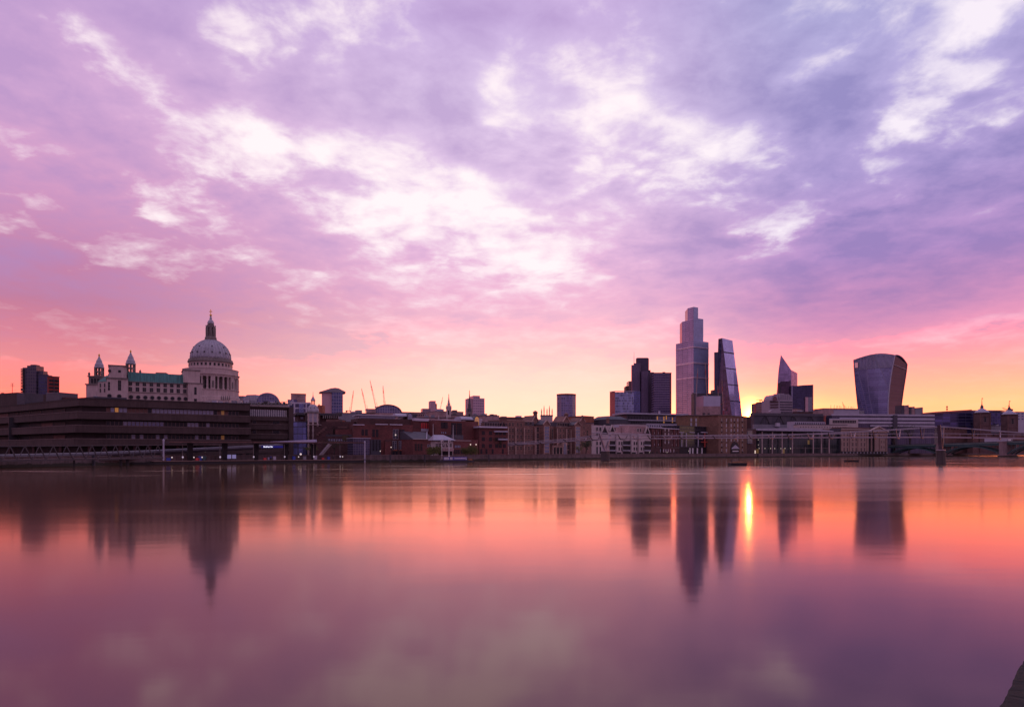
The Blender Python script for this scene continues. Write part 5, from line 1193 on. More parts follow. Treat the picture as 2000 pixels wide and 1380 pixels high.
b.grid('window',winmesh(1.9,3.6,gdark,buff,(2,2),.15),[S(p) for p in(1648.5,1655,1665.5,1672,1682,1688.5)],[b.z(p,1670) for p in(851,861,871,881)],y=-.05)
b.grid('window',winmesh(1.6,2.6,gdark,buff,(2,2),.15),[S(1722),S(1727)],[b.z(p,1722) for p in(855,865,875)],y=.25)
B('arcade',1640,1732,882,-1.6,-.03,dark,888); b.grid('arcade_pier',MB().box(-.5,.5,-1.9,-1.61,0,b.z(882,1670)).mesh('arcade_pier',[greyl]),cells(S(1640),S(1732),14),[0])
b.part('balcony',MB().box(S(1640),S(1732),-2.2,-1.3,b.z(882,1690),b.z(881,1690)),steeld)
# ---------------------------------------------------------------- financial district towers
def PL(b,pts): return [(wx(p,D)-b.a.x, D-b.a.y) for p,D in pts]
b=Bld('glass_office','blue gridded glass office block, leftmost of the tower cluster','office block',1191,1000,1251,1000)
gz_=lambda py,D: wz(py,D)-GZ
gg=curtain('pale blue grid',(0.16,0.19,0.33),(0.30,0.30,0.42),3.9,1.9,.16,.16,metal=.5,vary=1.2,rough=.2,lit=.004)
b.part('west_face_block',MB().prism(PL(b,[(1191,1008),(1201,1000),(1202,1040),(1193,1040)]),0,gz_(764.5,1000)),mat('rose metal panel',(0.40,0.12,0.11),.45,.4,var=.4,vscale=.05))
b.part('glass_body',MB().prism(PL(b,[(1201.05,999.5),(1238,1000),(1240,1040),(1202,1040)]),0,gz_(765.5,1000)),gg); b.part('stair_core',MB().prism(PL(b,[(1238.1,1001),(1250.5,1006),(1250,1040),(1240,1040)]),0,gz_(763.5,1006)),curtain('navy core',(0.07,0.08,0.2),(0.09,0.09,0.17),3.9,3,.2,.1))
b.part('roof_rail',MB().prism(PL(b,[(1190.6,1007),(1201,998.5),(1239,999),(1239,1002),(1201,1003)]),gz_(764.4,1000)+.01,gz_(763.3,1000)),greyl)
b=Bld('stepped_block','rose brown stepped tower block half hidden behind the ribbed tower','tower',1223,1330,1236,1330)
b.part('lower_step',MB().box(0,b.s_(1228),0,25,0,b.z(753.5,1225)),brickb); b.part('upper_step',MB().box(b.s_(1228)+.01,b.s_(1236),0,25,0,b.z(744,1230)),curtain('rose panels',(0.2,0.12,0.15),(0.3,0.19,0.2),3.6,2.4,.4,.3,metal=.2))
b=Bld('ribbed_tower','tall ribbed brown tower with rounded shoulders stepping up to a dark crown','tower',1233,1280,1277,1280)
rbm=curtain('ribbed steel',(0.12,0.09,0.17),(0.085,0.06,0.105),3.8,1.5,.12,.42,metal=.4,rough=.3,vary=.4)
def leafp(p1,p2,D,n=6):
    """rounded lobe between two columns"""
    c=(p1+p2)/2; r=(p2-p1)/2; return PL(b,[(c-r,D+14),(c-r,D+3),(c-r*.8,D),(c+r*.8,D),(c+r,D+3),(c+r,D+30),(c-r,D+30)])
b.part('left_lobe',MB().prism(leafp(1233,1252,1282),0,gz_(712.5,1282)),rbm); b.part('left_shoulder',MB().prism(leafp(1237.5,1252,1287),gz_(712.5,1282)+.01,gz_(708.5,1284)),rbm)
b.part('front_lobe',MB().prism(leafp(1252,1267,1274),0,gz_(724.5,1274)),rbm); b.part('right_lobe',MB().prism(leafp(1266,1277.5,1280),0,gz_(726.5,1280)),mat('ribbed tower flank',(0.075,0.05,0.085),.5,var=.2))
b.part('crown',MB().prism(leafp(1242,1267.3,1292),0,gz_(699.5,1292)),mat('dark ribbed crown',(0.06,0.045,0.085),.45,.2,var=.2)); b.part('crown_rail',MB().prism(leafp(1243,1266.5,1293),gz_(699.5,1292)+.01,gz_(698.3,1292)),greyd)
b.part('aerial',MB().lathe([(.5,gz_(710,1284)),(.35,gz_(700,1284)),(.12,gz_(686.5,1284))],n=6),steel,loc=(wx(1238.7,1284)-b.a.x,6,0)); b.part('plant_box',MB().box(b.s_(1268),b.s_(1271.5),4,10,b.z(726.5,1270)+.01,b.z(722,1270)),greyd)
b=Bld('striped_slab','broad slab tower with pale horizontal stripes right of the ribbed tower','tower',1277.6,1240,1311.5,1240)
b.part('front',MB().box(0,b.s_(1308),0,24,0,b.z(728.5,1290)),curtain('striped slab',(0.055,0.045,0.105),(0.20,0.15,0.24),4.3,4.0,.26,.03,metal=.4,vary=.3)); b.part('flank',MB().box(b.s_(1308)+.01,b.L,.6,24,0,b.z(728.5,1290)),mat('maroon flank',(0.17,0.04,0.06),.6,var=.2)); b.part('roof_edge',MB().box(-.3,b.L+.2,-.5,24,b.z(728.5,1290)+.003,b.z(727.4,1290)),greyd)
b.part('satellite_dish',MB().lathe([(.3,0),(2.2,1),(3.0,1.6)],n=10),greyl,loc=(b.s_(1298),6,b.z(727.4,1290)))
# tallest glass tower
b=Bld('glass_skyscraper','tallest faceted glass skyscraper, stepping up twice to a narrow top','skyscraper',1320,1372,1384,1372)
gs=curtain('skyscraper glass',(0.32,0.31,0.50),(0.18,0.16,0.27),3.9,4.5,.22,.06,metal=.85,rough=.14,vary=.14,lit=.0015)
gsd=curtain('skyscraper blue glass',(0.32,0.36,0.56),(0.22,0.24,0.38),3.9,4.5,.22,.06,metal=.35,rough=.3,vary=.16)
F1=[(1320,1392),(1354.5,1350),(1355,1420),(1322,1440)]; F2=[(1354.6,1350.2),(1384,1372),(1382,1440),(1355.1,1420)]
def zs(pyl,D): return gz_(pyl,D)
b.part('west_facets',MB().prism(PL(b,F1),0,gz_(668.5,1372)),gs); b.part('east_facets',MB().prism(PL(b,F2),0,gz_(668,1372)),gsd)
T1=[(1332,1384),(1354.5,1354),(1355,1420),(1333,1430)]; T2=[(1354.6,1354.2),(1373.6,1368),(1372,1430),(1355.1,1420)]
zz0=gz_(668.6,1372)+.6
b.part('middle_tier',MB().prism(PL(b,T1),zz0,[gz_(628.5,1384),gz_(622.5,1354),gz_(622.5,1420),gz_(628.5,1430)]),gs); b.part('middle_tier',MB().prism(PL(b,T2),zz0,gz_(621.6,1360)),gsd)
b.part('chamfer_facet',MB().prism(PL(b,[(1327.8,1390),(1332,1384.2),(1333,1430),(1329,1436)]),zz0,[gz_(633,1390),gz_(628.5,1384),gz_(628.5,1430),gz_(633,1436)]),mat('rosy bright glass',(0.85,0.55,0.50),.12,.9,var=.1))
U1=[(1343,1376),(1354.5,1358),(1355,1415),(1344,1420)]; U2=[(1354.6,1358.2),(1363.5,1366),(1362,1420),(1355.1,1415)]; zz1=gz_(622,1354)-3
b.part('upper_tier',MB().prism(PL(b,U1),zz1,[gz_(602,1376),gz_(599.2,1358),gz_(599.2,1415),gz_(602,1420)]),gs); b.part('upper_tier',MB().prism(PL(b,U2),zz1,gz_(599.8,1362)),gsd)
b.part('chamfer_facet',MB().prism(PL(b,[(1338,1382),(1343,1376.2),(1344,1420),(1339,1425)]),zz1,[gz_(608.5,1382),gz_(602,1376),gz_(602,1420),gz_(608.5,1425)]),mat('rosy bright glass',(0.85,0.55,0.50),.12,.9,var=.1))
for p1,p2 in((679.5,681.5),(709.5,712.5),(738,740.2)):
    zt_,zb_=gz_(p1,1372),gz_(p2,1372); e=.6
    b.part('bright_storey_band',MB().prism(PL(b,[(1319.8,1390.5),(1354.5,1348.4),(1384.3,1370.7),(1384,1374),(1354.5,1351.5),(1320,1394)]),zb_,zt_),mat('bright storey band',(0.70,0.56,0.66),.35,.4,var=.35,vscale=.08))
b=Bld('glass_skyscraper','tapering wedge shaped glass skyscraper with a sloping face, just left of the sun','skyscraper',1395,1330,1458,1315)
o0=b.o; b.o.rotation_euler=(0,0,0)
wl=curtain('wedge core glass',(0.055,0.055,0.13),(0.05,0.045,0.09),4.0,3.0,.12,.15,metal=.5,vary=.8); wf=curtain('wedge sloping glass',(0.46,0.46,0.66),(0.22,0.19,0.28),4.0,3.2,.10,.06,metal=.85,rough=.16,vary=.18)
zt=gz_(660,1325); zt2=gz_(665,1345)
b.part('core',MB().prism(PL(b,[(1396,1340),(1438,1290),(1439,1330),(1405,1380)]),0,zt,PL(b,[(1403,1335),(1410.3,1325),(1411,1350),(1405,1370)])),wl)
b.part('sloping_glass_front',MB().prism(PL(b,[(1438.1,1290),(1459,1318),(1452,1360),(1430,1370)]),0,[zt,zt2,zt2,zt],PL(b,[(1410.4,1325),(1430.5,1345),(1430,1362),(1411,1368)])),wf)
b.part('side_core',MB().prism(PL(b,[(1394.8,1338),(1403,1334),(1404,1370),(1397,1372)]),0,gz_(687.5,1336)),curtain('navy side core',(0.03,0.035,0.09),(0.045,0.045,0.09),4,3,.2,.1,metal=.3))
for k in range(1,7):
    t=1-k/7.0+.02; lerp=lambda a,c: a+(c-a)*(1-t)
    z_=zt*t; pA=(1438.1+(1410.4-1438.1)*t,1290+(1325-1290)*t); pB=(1459+(1430.5-1459)*t,1318+(1345-1318)*t)
    pts_=PL(b,[(pA[0],pA[1]-2.2),(pB[0]+.2,pB[1]-2.2),(pB[0],pB[1]+2),(pA[0],pA[1]+2)]); b.part('floor_band',MB().prism(pts_,z_-1.0,z_+.3),greyd)
crane('slim red crane in front of the wedge tower core',1413,800,1410,742,1150,craner); crane('red crane standing against the lower right of the tallest skyscraper',1381,775,1377,706,1180,craner); crane('short red crane between the tall skyscraper and the wedge tower',1404,790,1402,752,1160,craner); crane('slim grey crane against the blue face of the tallest skyscraper',1360,768,1363,718,1170,steel)
b=Bld('white_block','pale windowless boxy office block at the foot of the tallest skyscraper','office block',1360,1080,1407.5,1080)
pw=curtain('pale panel block',(0.36,0.35,0.46),(0.42,0.40,0.50),7,6,.04,.04,metal=.1,rough=.4,vary=.15); pw2=curtain('rose panel block',(0.30,0.20,0.27),(0.34,0.24,0.32),7,6,.04,.04,metal=.1,rough=.4,vary=.15)
b.part('flank',MB().prism(PL(b,[(1360,1092),(1374,1078),(1375,1110),(1362,1115)]),0,[gz_(775,1092),gz_(772.5,1078),gz_(772.5,1110),gz_(775,1115)]),pw2); b.part('front',MB().prism(PL(b,[(1374.1,1078),(1407,1080),(1407,1115),(1375.1,1110)]),0,gz_(773,1079)),pw)
b.part('plinth',MB().prism(PL(b,[(1359.6,1091),(1374,1076.5),(1407.4,1078.5),(1407.4,1079.9),(1374,1077.9),(1360,1093)]),0,gz_(793,1079)),pinkb)
b=Bld('dark_block','dark low block between the white block and the wedge tower','office block',1356,1200,1410,1200); b.part('wall',MB().box(0,b.L,0,20,0,b.z(768.5,1380)),greyd); b.part('upper_storey',MB().box(b.s_(1393),b.s_(1399),2,16,b.z(768.5,1380)+.01,b.z(761,1396)),greyd); b.part('roof_edge',MB().box(-.2,b.L+.2,-.4,20,b.z(768.5,1380)+.003,b.z(768,1380)),steeld)
# building site near the sun
b=Bld('concrete_tower','small concrete tower under construction topped by a crane, right of the sun','tower',1476,1000,1499.5,1000)
b.part('shaft',MB().box(0,b.s_(1493.5),0,18,0,b.z(787,1485)),curtain('site concrete',(0.14,0.08,0.09),(0.22,0.12,0.12),3.4,3,.3,.3,metal=.1)); b.part('lower_shaft',MB().box(b.s_(1493.5)+.01,b.L,1,18,0,b.z(790.5,1496)),brickb); b.part('hoist_mast',MB().box(-1.6,-.4,0,1,0,b.z(790,1476)),craner)
b.part('core',MB().box(b.s_(1482),b.s_(1490),4,12,b.z(787,1485)+.01,b.z(784.5,1485)),steeld)
t=thing('tower_crane','small flat topped crane above the concrete tower by the sun','crane',(wx(1484.5,1008),1008,wz(784.5,1008)),0); MB().box(-.5,.5,-.5,.5,0,wz(780,1008)-wz(784.5,1008)).build('mast',steeld,t); zc_=wz(780.6,1008)-wz(784.5,1008); MB().box(-6.2,3,-.3,.3,zc_,zc_+.6).build('jib',steeld,t); MB().box(1.8,3.2,-.6,.6,zc_-1,zc_-.01).build('counterweight',steeld,t)
# pointed glass tower
b=Bld('glass_skyscraper','sharply pointed purple glass tower behind the dark slab, right of the sun','skyscraper',1505,1350,1558,1360)
b.o.rotation_euler=(0,0,0)
sg=curtain('pointed glass',(0.28,0.23,0.40),(0.17,0.13,0.23),4.0,5.0,.18,.05,metal=.7,rough=.18,vary=.35); zq=lambda p: gz_(p,1350)
bs=[(1508.5,1352),(1547,1345),(1547,1400),(1515,1400)]
b.part('west_facets',MB().prism(PL(b,bs),0,zq(722.5),PL(b,[(1520.5,1352),(1545.2,1345),(1545,1400),(1522,1400)])),sg)
b.part('west_facets',MB().prism(PL(b,[(1520.55,1352),(1545.2,1345),(1545,1400),(1522,1400)]),zq(722.5)+.01,zq(693),PL(b,[(1525,1352),(1525.5,1352),(1525.5,1353),(1525,1353)])),sg)
b.part('east_facets',MB().prism(PL(b,[(1547.05,1345),(1558,1362),(1557,1400),(1547,1400)]),0,[zq(722.8),gz_(728.3,1362),gz_(728.3,1400),zq(722.8)],PL(b,[(1545.3,1345),(1557.3,1362),(1556.5,1400),(1545.2,1400)])),curtain('pointed side',(0.33,0.20,0.40),(0.3,0.2,0.36),4,6,.08,.05,metal=.6,rough=.2))
b=Bld('dark_slab_tower','dark navy glass slab tower with a curved tier in front of the pointed tower','tower',1547.5,1250,1588.7,1250)
dk=curtain('dark slab',(0.035,0.03,0.085),(0.03,0.025,0.06),3.8,2.2,.14,.10,metal=.6,vary=.5)
mb=MB(); n=8; zb_=[b.z(p,1560) for p in(753,753.2,752.4,751.8,751.4,751.2,751.0)]; xs_=[b.s_(p) for p in(1547.5,1556,1563,1570,1577,1582,1586)]
for i in range(6): mb.prism([(xs_[i],0),(xs_[i+1]-.001,0),(xs_[i+1]-.001,22),(xs_[i],22)],0,[zb_[i],zb_[i+1],zb_[i+1],zb_[i]])
b.part('front',mb,dk); b.part('flank',MB().box(b.s_(1586),b.L,.5,22,0,b.z(750.8,1588)),mat('violet flank',(0.16,0.08,0.13),.5,.3,var=.2)); b.part('edge_fin',MB().box(-1.4,-.02,-1,3,0,b.z(754,1548)),mat('pale edge fin',(0.28,0.26,0.4),.4,.3,var=.1))
cx_,cy_=b.s_(1543),16; rr=b.s_(1543)-b.s_(1525.5)
b.part('curved_tier',MB().prism([(cx_+rr*math.cos(t),cy_+rr*.6*math.sin(t)) for t in lins(math.pi*.5,math.pi*1.5,12)]+[(b.s_(1547),cy_-rr*.6),(b.s_(1547),cy_+rr*.6)],b.z(775,1535),[b.z(751,1535)]*3+[b.z(749,1535)]*2+[b.z(746,1535)]*3+[b.z(743.5,1535)]*4+[b.z(742,1535)]*2),curtain('curved tier glass',(0.05,0.025,0.06),(0.04,0.02,0.045),3.8,2.4,.15,.1,metal=.4)); b.part('tier_core',MB().box(b.s_(1530),b.s_(1546.9),2,20,0,b.z(775,1535)-.01),dk)
b.part('pink_wing',MB().box(b.s_(1572),b.s_(1577),-3,-.02,0,b.z(775.5,1575)),pinkc); b.part('blue_wing',MB().box(b.s_(1577)+.01,b.s_(1585),-3,-.02,0,b.z(775.5,1575)),grey)
low('dark low block with a beacon lamp in front of the dark navy slab',1558,1608,804.5,900,brickd,depth=20,top='boxes'); low('pinkish low block beneath the striped domed building and slab tower',1552,1566,799,920,pinkb)
b=Bld('domed_building','white striped building with barrel vaulted roofs and a round arched opening','building',1506.5,800,1548,806)
S,B=BB(b); zs_=b.z(781,1530)
ws=mat('striped render',(0.30,0.245,0.30),.7,var=.15); xm_=S(1521.5)
prof=[]; x2_=b.L
b.part('body',MB().box(xm_,x2_,0,20,0,zs_),ws); b.part('side_body',MB().prism([(0,4),(xm_-.01,0),(xm_-.01,20),(0,20)],0,zs_-.01),ws)
zt_=b.z(769,1530); pr=[(x2_,zs_+.01)]+[(x2_-(x2_-xm_)*.0-(1-math.cos(t))*(x2_*.22),zs_+.01+(zt_-zs_)*math.sin(t)) for t in lins(.1,math.pi/2,7)]+[(xm_+1,zt_-.3),(xm_,zs_+.01)]
b.part('barrel_vault',MB().extr(pr,.3,19),mat('striped vault',(0.20,0.165,0.22),.6,var=.2)); 
for k in range(5): xx=xm_+.6+k*(x2_-xm_)*.16; b.part('vault_rib',MB().box(xx,xx+.7,.0,.29,zs_+.2,zt_-.4-abs(k-1)*.1),ws)
hw2=xm_/2; pa=[(hw2+hw2*math.cos(t)*1.0,zs_-1+(zt_-zs_)*1.0*math.sin(t)) for t in lins(0,math.pi,13)]
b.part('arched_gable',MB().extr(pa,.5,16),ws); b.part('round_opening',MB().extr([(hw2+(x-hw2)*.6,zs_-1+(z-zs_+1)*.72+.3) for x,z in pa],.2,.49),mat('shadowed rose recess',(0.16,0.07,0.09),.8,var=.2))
for k in range(5):
    zz_=b.z(783.5+k*5,1530); b.part('stripe',MB().box(xm_+1,x2_-.6,-.35,-.01,zz_-1.5,zz_),greyd); b.part('stripe',MB().bar((.6,3.1,zz_-.9),(xm_-1,-.3,zz_-.9),.5,1.3),brickd)
lp=[(-9,0),(-3.2,0)]
b.part('low_vault',MB().extr([(S(1501),0),(S(1520),0),(S(1520),b.z(803,1510))]+[(S(1511)+ (S(1522)-S(1511))*math.cos(t)*1.05,b.z(805,1510)+(b.z(799,1510)-b.z(805,1510))*math.sin(t)) for t in lins(.4,math.pi-.2,8)],-5,-.4),ws); b.part('finial',MB().lathe([(.5,0),(.3,1.5),(.05,3)],n=6),steel,loc=(S(1525),8,zt_-.4)); b.part('roof_cap',MB().box(S(1526),S(1536),4,16,zt_+.004,b.z(767.5,1530)),ws)
# curved top-heavy tower
b=Bld('curved_skyscraper','wide top heavy curved skyscraper flaring out to an arched glass crown','skyscraper',1676,1300,1759,1300)
b.o.rotation_euler=(0,0,0)
def wk(t):
    """edge columns at height fraction t (0 base, 1 crown)"""
    import bisect
    ts=[0,.12,.3,.5,.7,.86,1]; lx=[1676.5,1675.2,1673.2,1671.2,1669.3,1668,1666.8]; mx_=[1734,1734.2,1735.2,1737.4,1740.4,1743.4,1747.5]; rx_=[1759,1760,1762,1764.8,1768,1770.5,1772]
    i=min(bisect.bisect_right(ts,t)-1,5); f=(t-ts[i])/(ts[i+1]-ts[i]); g=lambda a:a[i]+(a[i+1]-a[i])*f
    return g(lx),g(mx_),g(rx_)
zt=gz_(699,1290); H0=gz_(806,1290)
gf=curtain('curved tower glass',(0.15,0.15,0.29),(0.20,0.18,0.31),3.9,3.6,.24,.14,metal=.55,rough=.2,vary=.5,lit=.002); gr=curtain('curved tower flank',(0.085,0.032,0.065),(0.12,0.045,0.07),6.0,50,.16,.0,metal=.05,vary=.2,rough=.5)
NF=8
def ring(t):
    l,m_,r_=wk(max(0.0,(zt*t-H0)/(zt-H0))); pts=[]
    A=(wx(l,1335),1335); Bm=(wx(m_,1288),1288); 
    for k in range(NF+1):
        f=k/NF; bul=math.sin(math.pi*f)*7; pts.append((A[0]+(Bm[0]-A[0])*f-b.a.x, A[1]+(Bm[1]-A[1])*f-bul-b.a.y))
    return pts, (wx(r_,1322)-b.a.x,1322-b.a.y)
mb=MB(); mb2=MB(); NL=14; V=[]; 
def crownz(k): return 8.0+3.0*k/NF+6.0*math.sin(math.pi*k/NF)
vs=[]; vs2=[]
for j in range(NL+1):
    t=j/NL; pts,rr_=ring(t); z_=zt*t
    for k,p in enumerate(pts): vs.append((p[0],p[1],z_ if j<NL else zt-6+crownz(k)))
    bk=[(rr_[0],rr_[1]),(pts[0][0]+2,pts[0][1]+40)]
    vs2.append((pts[-1][0]+.05,pts[-1][1],z_ if j<NL else zt-6+crownz(NF))); vs2.append((rr_[0],rr_[1],z_*(.955)))
fs=[(j*(NF+1)+k,j*(NF+1)+k+1,(j+1)*(NF+1)+k+1,(j+1)*(NF+1)+k) for j in range(NL) for k in range(NF)]
mb.smooth=False; mb.add(vs,fs)
# close the back of the shell so that it is solid
pb=[]
for j in range(NL+1):
    t=j/NL; pts,rr_=ring(t); pb.append(((pts[0][0],pts[0][1]),(pts[0][0]+20,pts[0][1]+28),(rr_[0]-2,rr_[1]+22),rr_,zt*t*.955))
vb=[]; 
for a_,c_,d_,e_,z_ in pb: vb+= [(a_[0],a_[1],z_),(c_[0],c_[1],z_),(d_[0],d_[1],z_),(e_[0],e_[1],z_)]
mb.add(vb,[(j*4+k+1,j*4+k,(j+1)*4+k,(j+1)*4+k+1) for j in range(NL) for k in range(3)])
b.part('curved_front',mb,gf)
mb2.add(vs2,[(j*2,j*2+1,j*2+3,j*2+2) for j in range(NL)]); b.part('east_flank',mb2,gr)
top,rt_=ring(1.0)
fr_=MB(); fr_.tube([(ring(j/NL)[0][-1][0],ring(j/NL)[0][-1][1]-.6,zt*j/NL if j<NL else zt-6+crownz(NF)) for j in range(NL+1)],1.1,6)
b.part('edge_rim',fr_,greyl)
fn=MB()
for k in range(30):
    f_=(k+.5)/30*NF; k0=int(f_); q_=f_-k0; tA,tB=ring(.90)[0],ring(1.0)[0]
    pa_=[tA[k0][i]+(tA[k0+1][i]-tA[k0][i])*q_ for i in(0,1)]; pb_=[tB[k0][i]+(tB[k0+1][i]-tB[k0][i])*q_ for i in(0,1)]
    fn.bar((pa_[0],pa_[1]-.9,zt*.90),(pb_[0],pb_[1]-.9,zt-6+crownz(k0)+(crownz(min(NF,k0+1))-crownz(k0))*q_),.7)
b.part('crown_fins',fn,greyl); b.part('edge_rim',MB().tube([(ring(j/NL)[1][0],ring(j/NL)[1][1]-.4,zt*j/NL*.955) for j in range(NL+1)],.6,6),mat('rose rim',(0.3,0.12,0.16),.5,var=.1))
b.part('edge_rim',MB().tube([(ring(j/NL)[0][0][0],ring(j/NL)[0][0][1]-.3,zt*j/NL if j<NL else zt-6+crownz(0)) for j in range(NL+1)],.5,6),mat('rose rim',(0.3,0.12,0.16),.5,var=.1))
# vaulted crown: arches from the front edge over to the flank
m0=top[-1]; zc=zt-6+crownz(NF); ze=zt*.955
arc=[(m0[0]+(rt_[0]-m0[0])*f, m0[1]+(rt_[1]-m0[1])*f, zc+(ze-zc)*f+ 6.2*math.sin(math.pi*f)**.8) for f in lins(0,1,9)]
cr_=MB(); vv=[]
for k in range(NF+1):
    p=top[k]; zk=zt-6+crownz(k)
    bx_=(top[0][0]+20+(rt_[0]-top[0][0]-20)*k/NF, top[0][1]+28+(rt_[1]-top[0][1]-28)*k/NF)
    for i_,f in enumerate(lins(0,1,9)):
        vv.append((p[0]+(bx_[0]-p[0])*f, p[1]+(bx_[1]-p[1])*f, zk+(ze-zk)*f+6.2*math.sin(math.pi*f)**.8*(.2+.8*k/NF)))
cr_.add(vv,[(k*9+i_,(k+1)*9+i_,(k+1)*9+i_+1,k*9+i_+1) for k in range(NF) for i_ in range(8)]); b.part('vaulted_crown',cr_,mat('crown louvres',(0.13,0.14,0.24),.4,.3,var=.2))
b.part('crown_arch',MB().tube(arc,1.0,6),greyl); b.part('crown_gable',MB().add([(x,y+3.5,z-.5) for x,y,z in arc]+[((m0[0]+rt_[0])/2,(m0[1]+rt_[1])/2+3.5,ze-8)],[tuple(range(9))+(9,)]),mat('crown recess',(0.10,0.07,0.12),.5,var=.4,vscale=.3))
b.part('crown_rim',MB().tube([(p[0],p[1]-.4,zt-6+crownz(k)) for k,p in enumerate(top)],.9,6),greyl)
zl=zt*.93; b.part('terrace_edge',MB().bar((ring(.93)[0][-1][0],ring(.93)[0][-1][1]-.8,zl),(ring(.93)[1][0],ring(.93)[1][1]-.8,zl*.965),.8),steel)
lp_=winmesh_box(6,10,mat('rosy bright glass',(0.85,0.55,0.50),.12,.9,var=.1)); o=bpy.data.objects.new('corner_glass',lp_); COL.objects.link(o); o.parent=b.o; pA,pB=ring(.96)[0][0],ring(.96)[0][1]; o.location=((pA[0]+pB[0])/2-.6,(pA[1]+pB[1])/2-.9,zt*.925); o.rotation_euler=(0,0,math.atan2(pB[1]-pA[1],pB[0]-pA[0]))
# box offices right of it
for lab,p1,p2,pt,m_ in(('left small box office with a dark side beside the curved skyscraper',1760,1775,791,pinkb),('middle small box office right of the curved skyscraper',1776,1786.5,794,pinkb),('right small box office with a sloping parapet right of the curved skyscraper',1787.5,1802.5,795.5,grey)):
    b=Bld('box_office',lab,'office block',p1,1000,p2,1000); x=b.L*.42 if p1<1787 else 0
    if x: b.part('side_wall',MB().box(0,x,0,16,0,b.z(pt,p1)),greyd)
    b.part('wall',MB().prism([(x+.01,0),(b.L,0),(b.L,16),(x+.01,16)],0,[b.z(pt+.6,p1),b.z(pt-.6,p1),b.z(pt-.6,p1),b.z(pt+.6,p1)]),m_); b.part('roof_edge',MB().box(x,b.L,-.3,.2,b.z(pt+1.4,p1),b.z(pt+.9,p1)),greyd)
# long banded offices
b=Bld('banded_offices','very long low offices with alternating pale and dark horizontal bands','building',1621,730,1825.5,745)
S,B=BB(b)
B('core',1625,1825,811,0,26,curtain('banded core',(0.05,0.045,0.09),(0.06,0.05,0.09),20,2.5,.01,.12,metal=.3))
for i,(a1,a2) in enumerate(((808.5,812),(815.5,819.8),(822.8,827))): B('pale_band',(1625,1640,1655)[i],1825.5,a1,-1.2+.1*i,-.01,greyl,a2)
B('pale_band',1700,1825.5,829.8,-.9,-.01,greyl,832.6); B('low_roof',1621,1680,817,-3,-1.3,greyl,819); b.grid('window',winmesh(1.8,3.2,gdark,offw,(1,2)),cells(S(1626,-3),S(1672,-3),14),[b.z(826,1650,-3)],y=-3.0); B('lower_front',1621,1676,819.1,-2.9,-1.31,offw)
B('stair_tower',1745,1753,810,-2.2,-1.21,greyd)
b=Bld('roof_block','plain mauve block with a taller left side above the banded offices','building',1609,790,1688,800)
S,B=BB(b); B('left_wall',1609,1628,798,0,20,pinkb); B('wall',1628.1,1679,799,.8,20,greyl); B('wall',1679.1,1688,801.5,.4,20,grey); B('parapet',1608.5,1688.4,797.3,-.4,20,grey,797.9)
mb=MB(); random.seed(2)
for k in range(16):
    x=S(1634)+k*(S(1674)-S(1634))/15; h=random.uniform(1.5,4.5); z0=b.z(797.3,1650); mb.bar((x,5,z0),(x+random.uniform(-1,1),5,z0+h),.22); 
b.part('aerial_cluster',mb,bricko)
b.part('aerial',MB().box(S(1626),S(1626)+.25,3,3.25,b.z(797.3,1626),b.z(790,1626)),steeld)
# station sheds and glass offices
b=Bld('glass_offices','long dark blue glass office building with a shallow sloping roof line','building',1825.8,800,1967,800)
S,B=BB(b); bl=curtain('blue streaked glass',(0.06,0.055,0.15),(0.05,0.045,0.10),3.6,9.0,.2,.05,metal=.5,vary=1.3); bl2=curtain('blue glass grid',(0.05,0.05,0.14),(0.07,0.06,0.12),3.6,3.0,.14,.1,metal=.5,vary=.8)
b.part('glass_front',MB().prism([(0,0),(S(1895.5),0),(S(1895.5),26),(0,26)],0,[b.z(808,1826),b.z(803.5,1895),b.z(803.5,1895),b.z(808,1826)]),bl); b.part('sloping_roof',MB().prism([(-.5,-1),(S(1895.5)+1,-1),(S(1895.5)+1,26.5),(-.5,26.5)],0.0,0.01),brickb)
rf_=kids(b.o)[-1]; bpy.data.objects.remove(rf_)
b.part('sloping_roof',MB().add([(x,y,z) for x,z0 in((-.5,b.z(808,1826)),(S(1895.5)+1,b.z(803.5,1895))) for y in(-1,26) for z in(z0+.02,z0+2.4)],[(0,1,5,4),(2,6,7,3),(1,3,7,5),(0,4,6,2),(0,2,3,1),(4,5,7,6)]),mat('rusty roof',(0.2,0.07,0.08),.7,var=.2))
b.part('glass_front',MB().box(S(1895.6),S(1938),.5,24,0,b.z(802,1915)),bl2); b.part('glass_front',MB().box(S(1938)+.01,b.L,1,24,0,b.z(803,1950)),bl2); b.part('roof_edge',MB().box(S(1895.5),b.L,.2,24,b.z(802,1915)+.003,b.z(800.8,1915)),pinkb)
b.part('roof_aerial',MB().lathe([(.25,b.z(804,1856)),(.25,b.z(800,1856)),(.9,b.z(799.5,1856)),(.9,b.z(797,1856)),(.25,b.z(796.6,1856)),(.25,b.z(795.4,1856)),(.9,b.z(795,1856)),(.9,b.z(792.5,1856)),(.2,b.z(792,1856)),(.2,b.z(790.8,1856))],n=8),steeld,loc=(S(1856),6,0))
low('pale banded office block at the right picture edge behind the domed tower',1985,2060,805,860,greyl,wins=(10,3,3.2,1.9,gblue),depth=20)
low('low brown brick viaduct front under the station towers',1843,1915,834,790,brickb,depth=12,wins=(12,1,2.0,2.0,gdark)); low('blue grey low shed between the two domed station towers',1936,1985,832,790,grey,depth=12,top='boxes')
low('brown terrace wall between the two domed towers at the bridge',1900,2080,846,780,brickb,depth=8,wins=(16,1,2.0,2.6,gdark)); low('violet low building right of the classical block behind the iron bridge',1733,1845,836,770,stoned,wins=(20,2,1.8,2.0,gdark),depth=14)
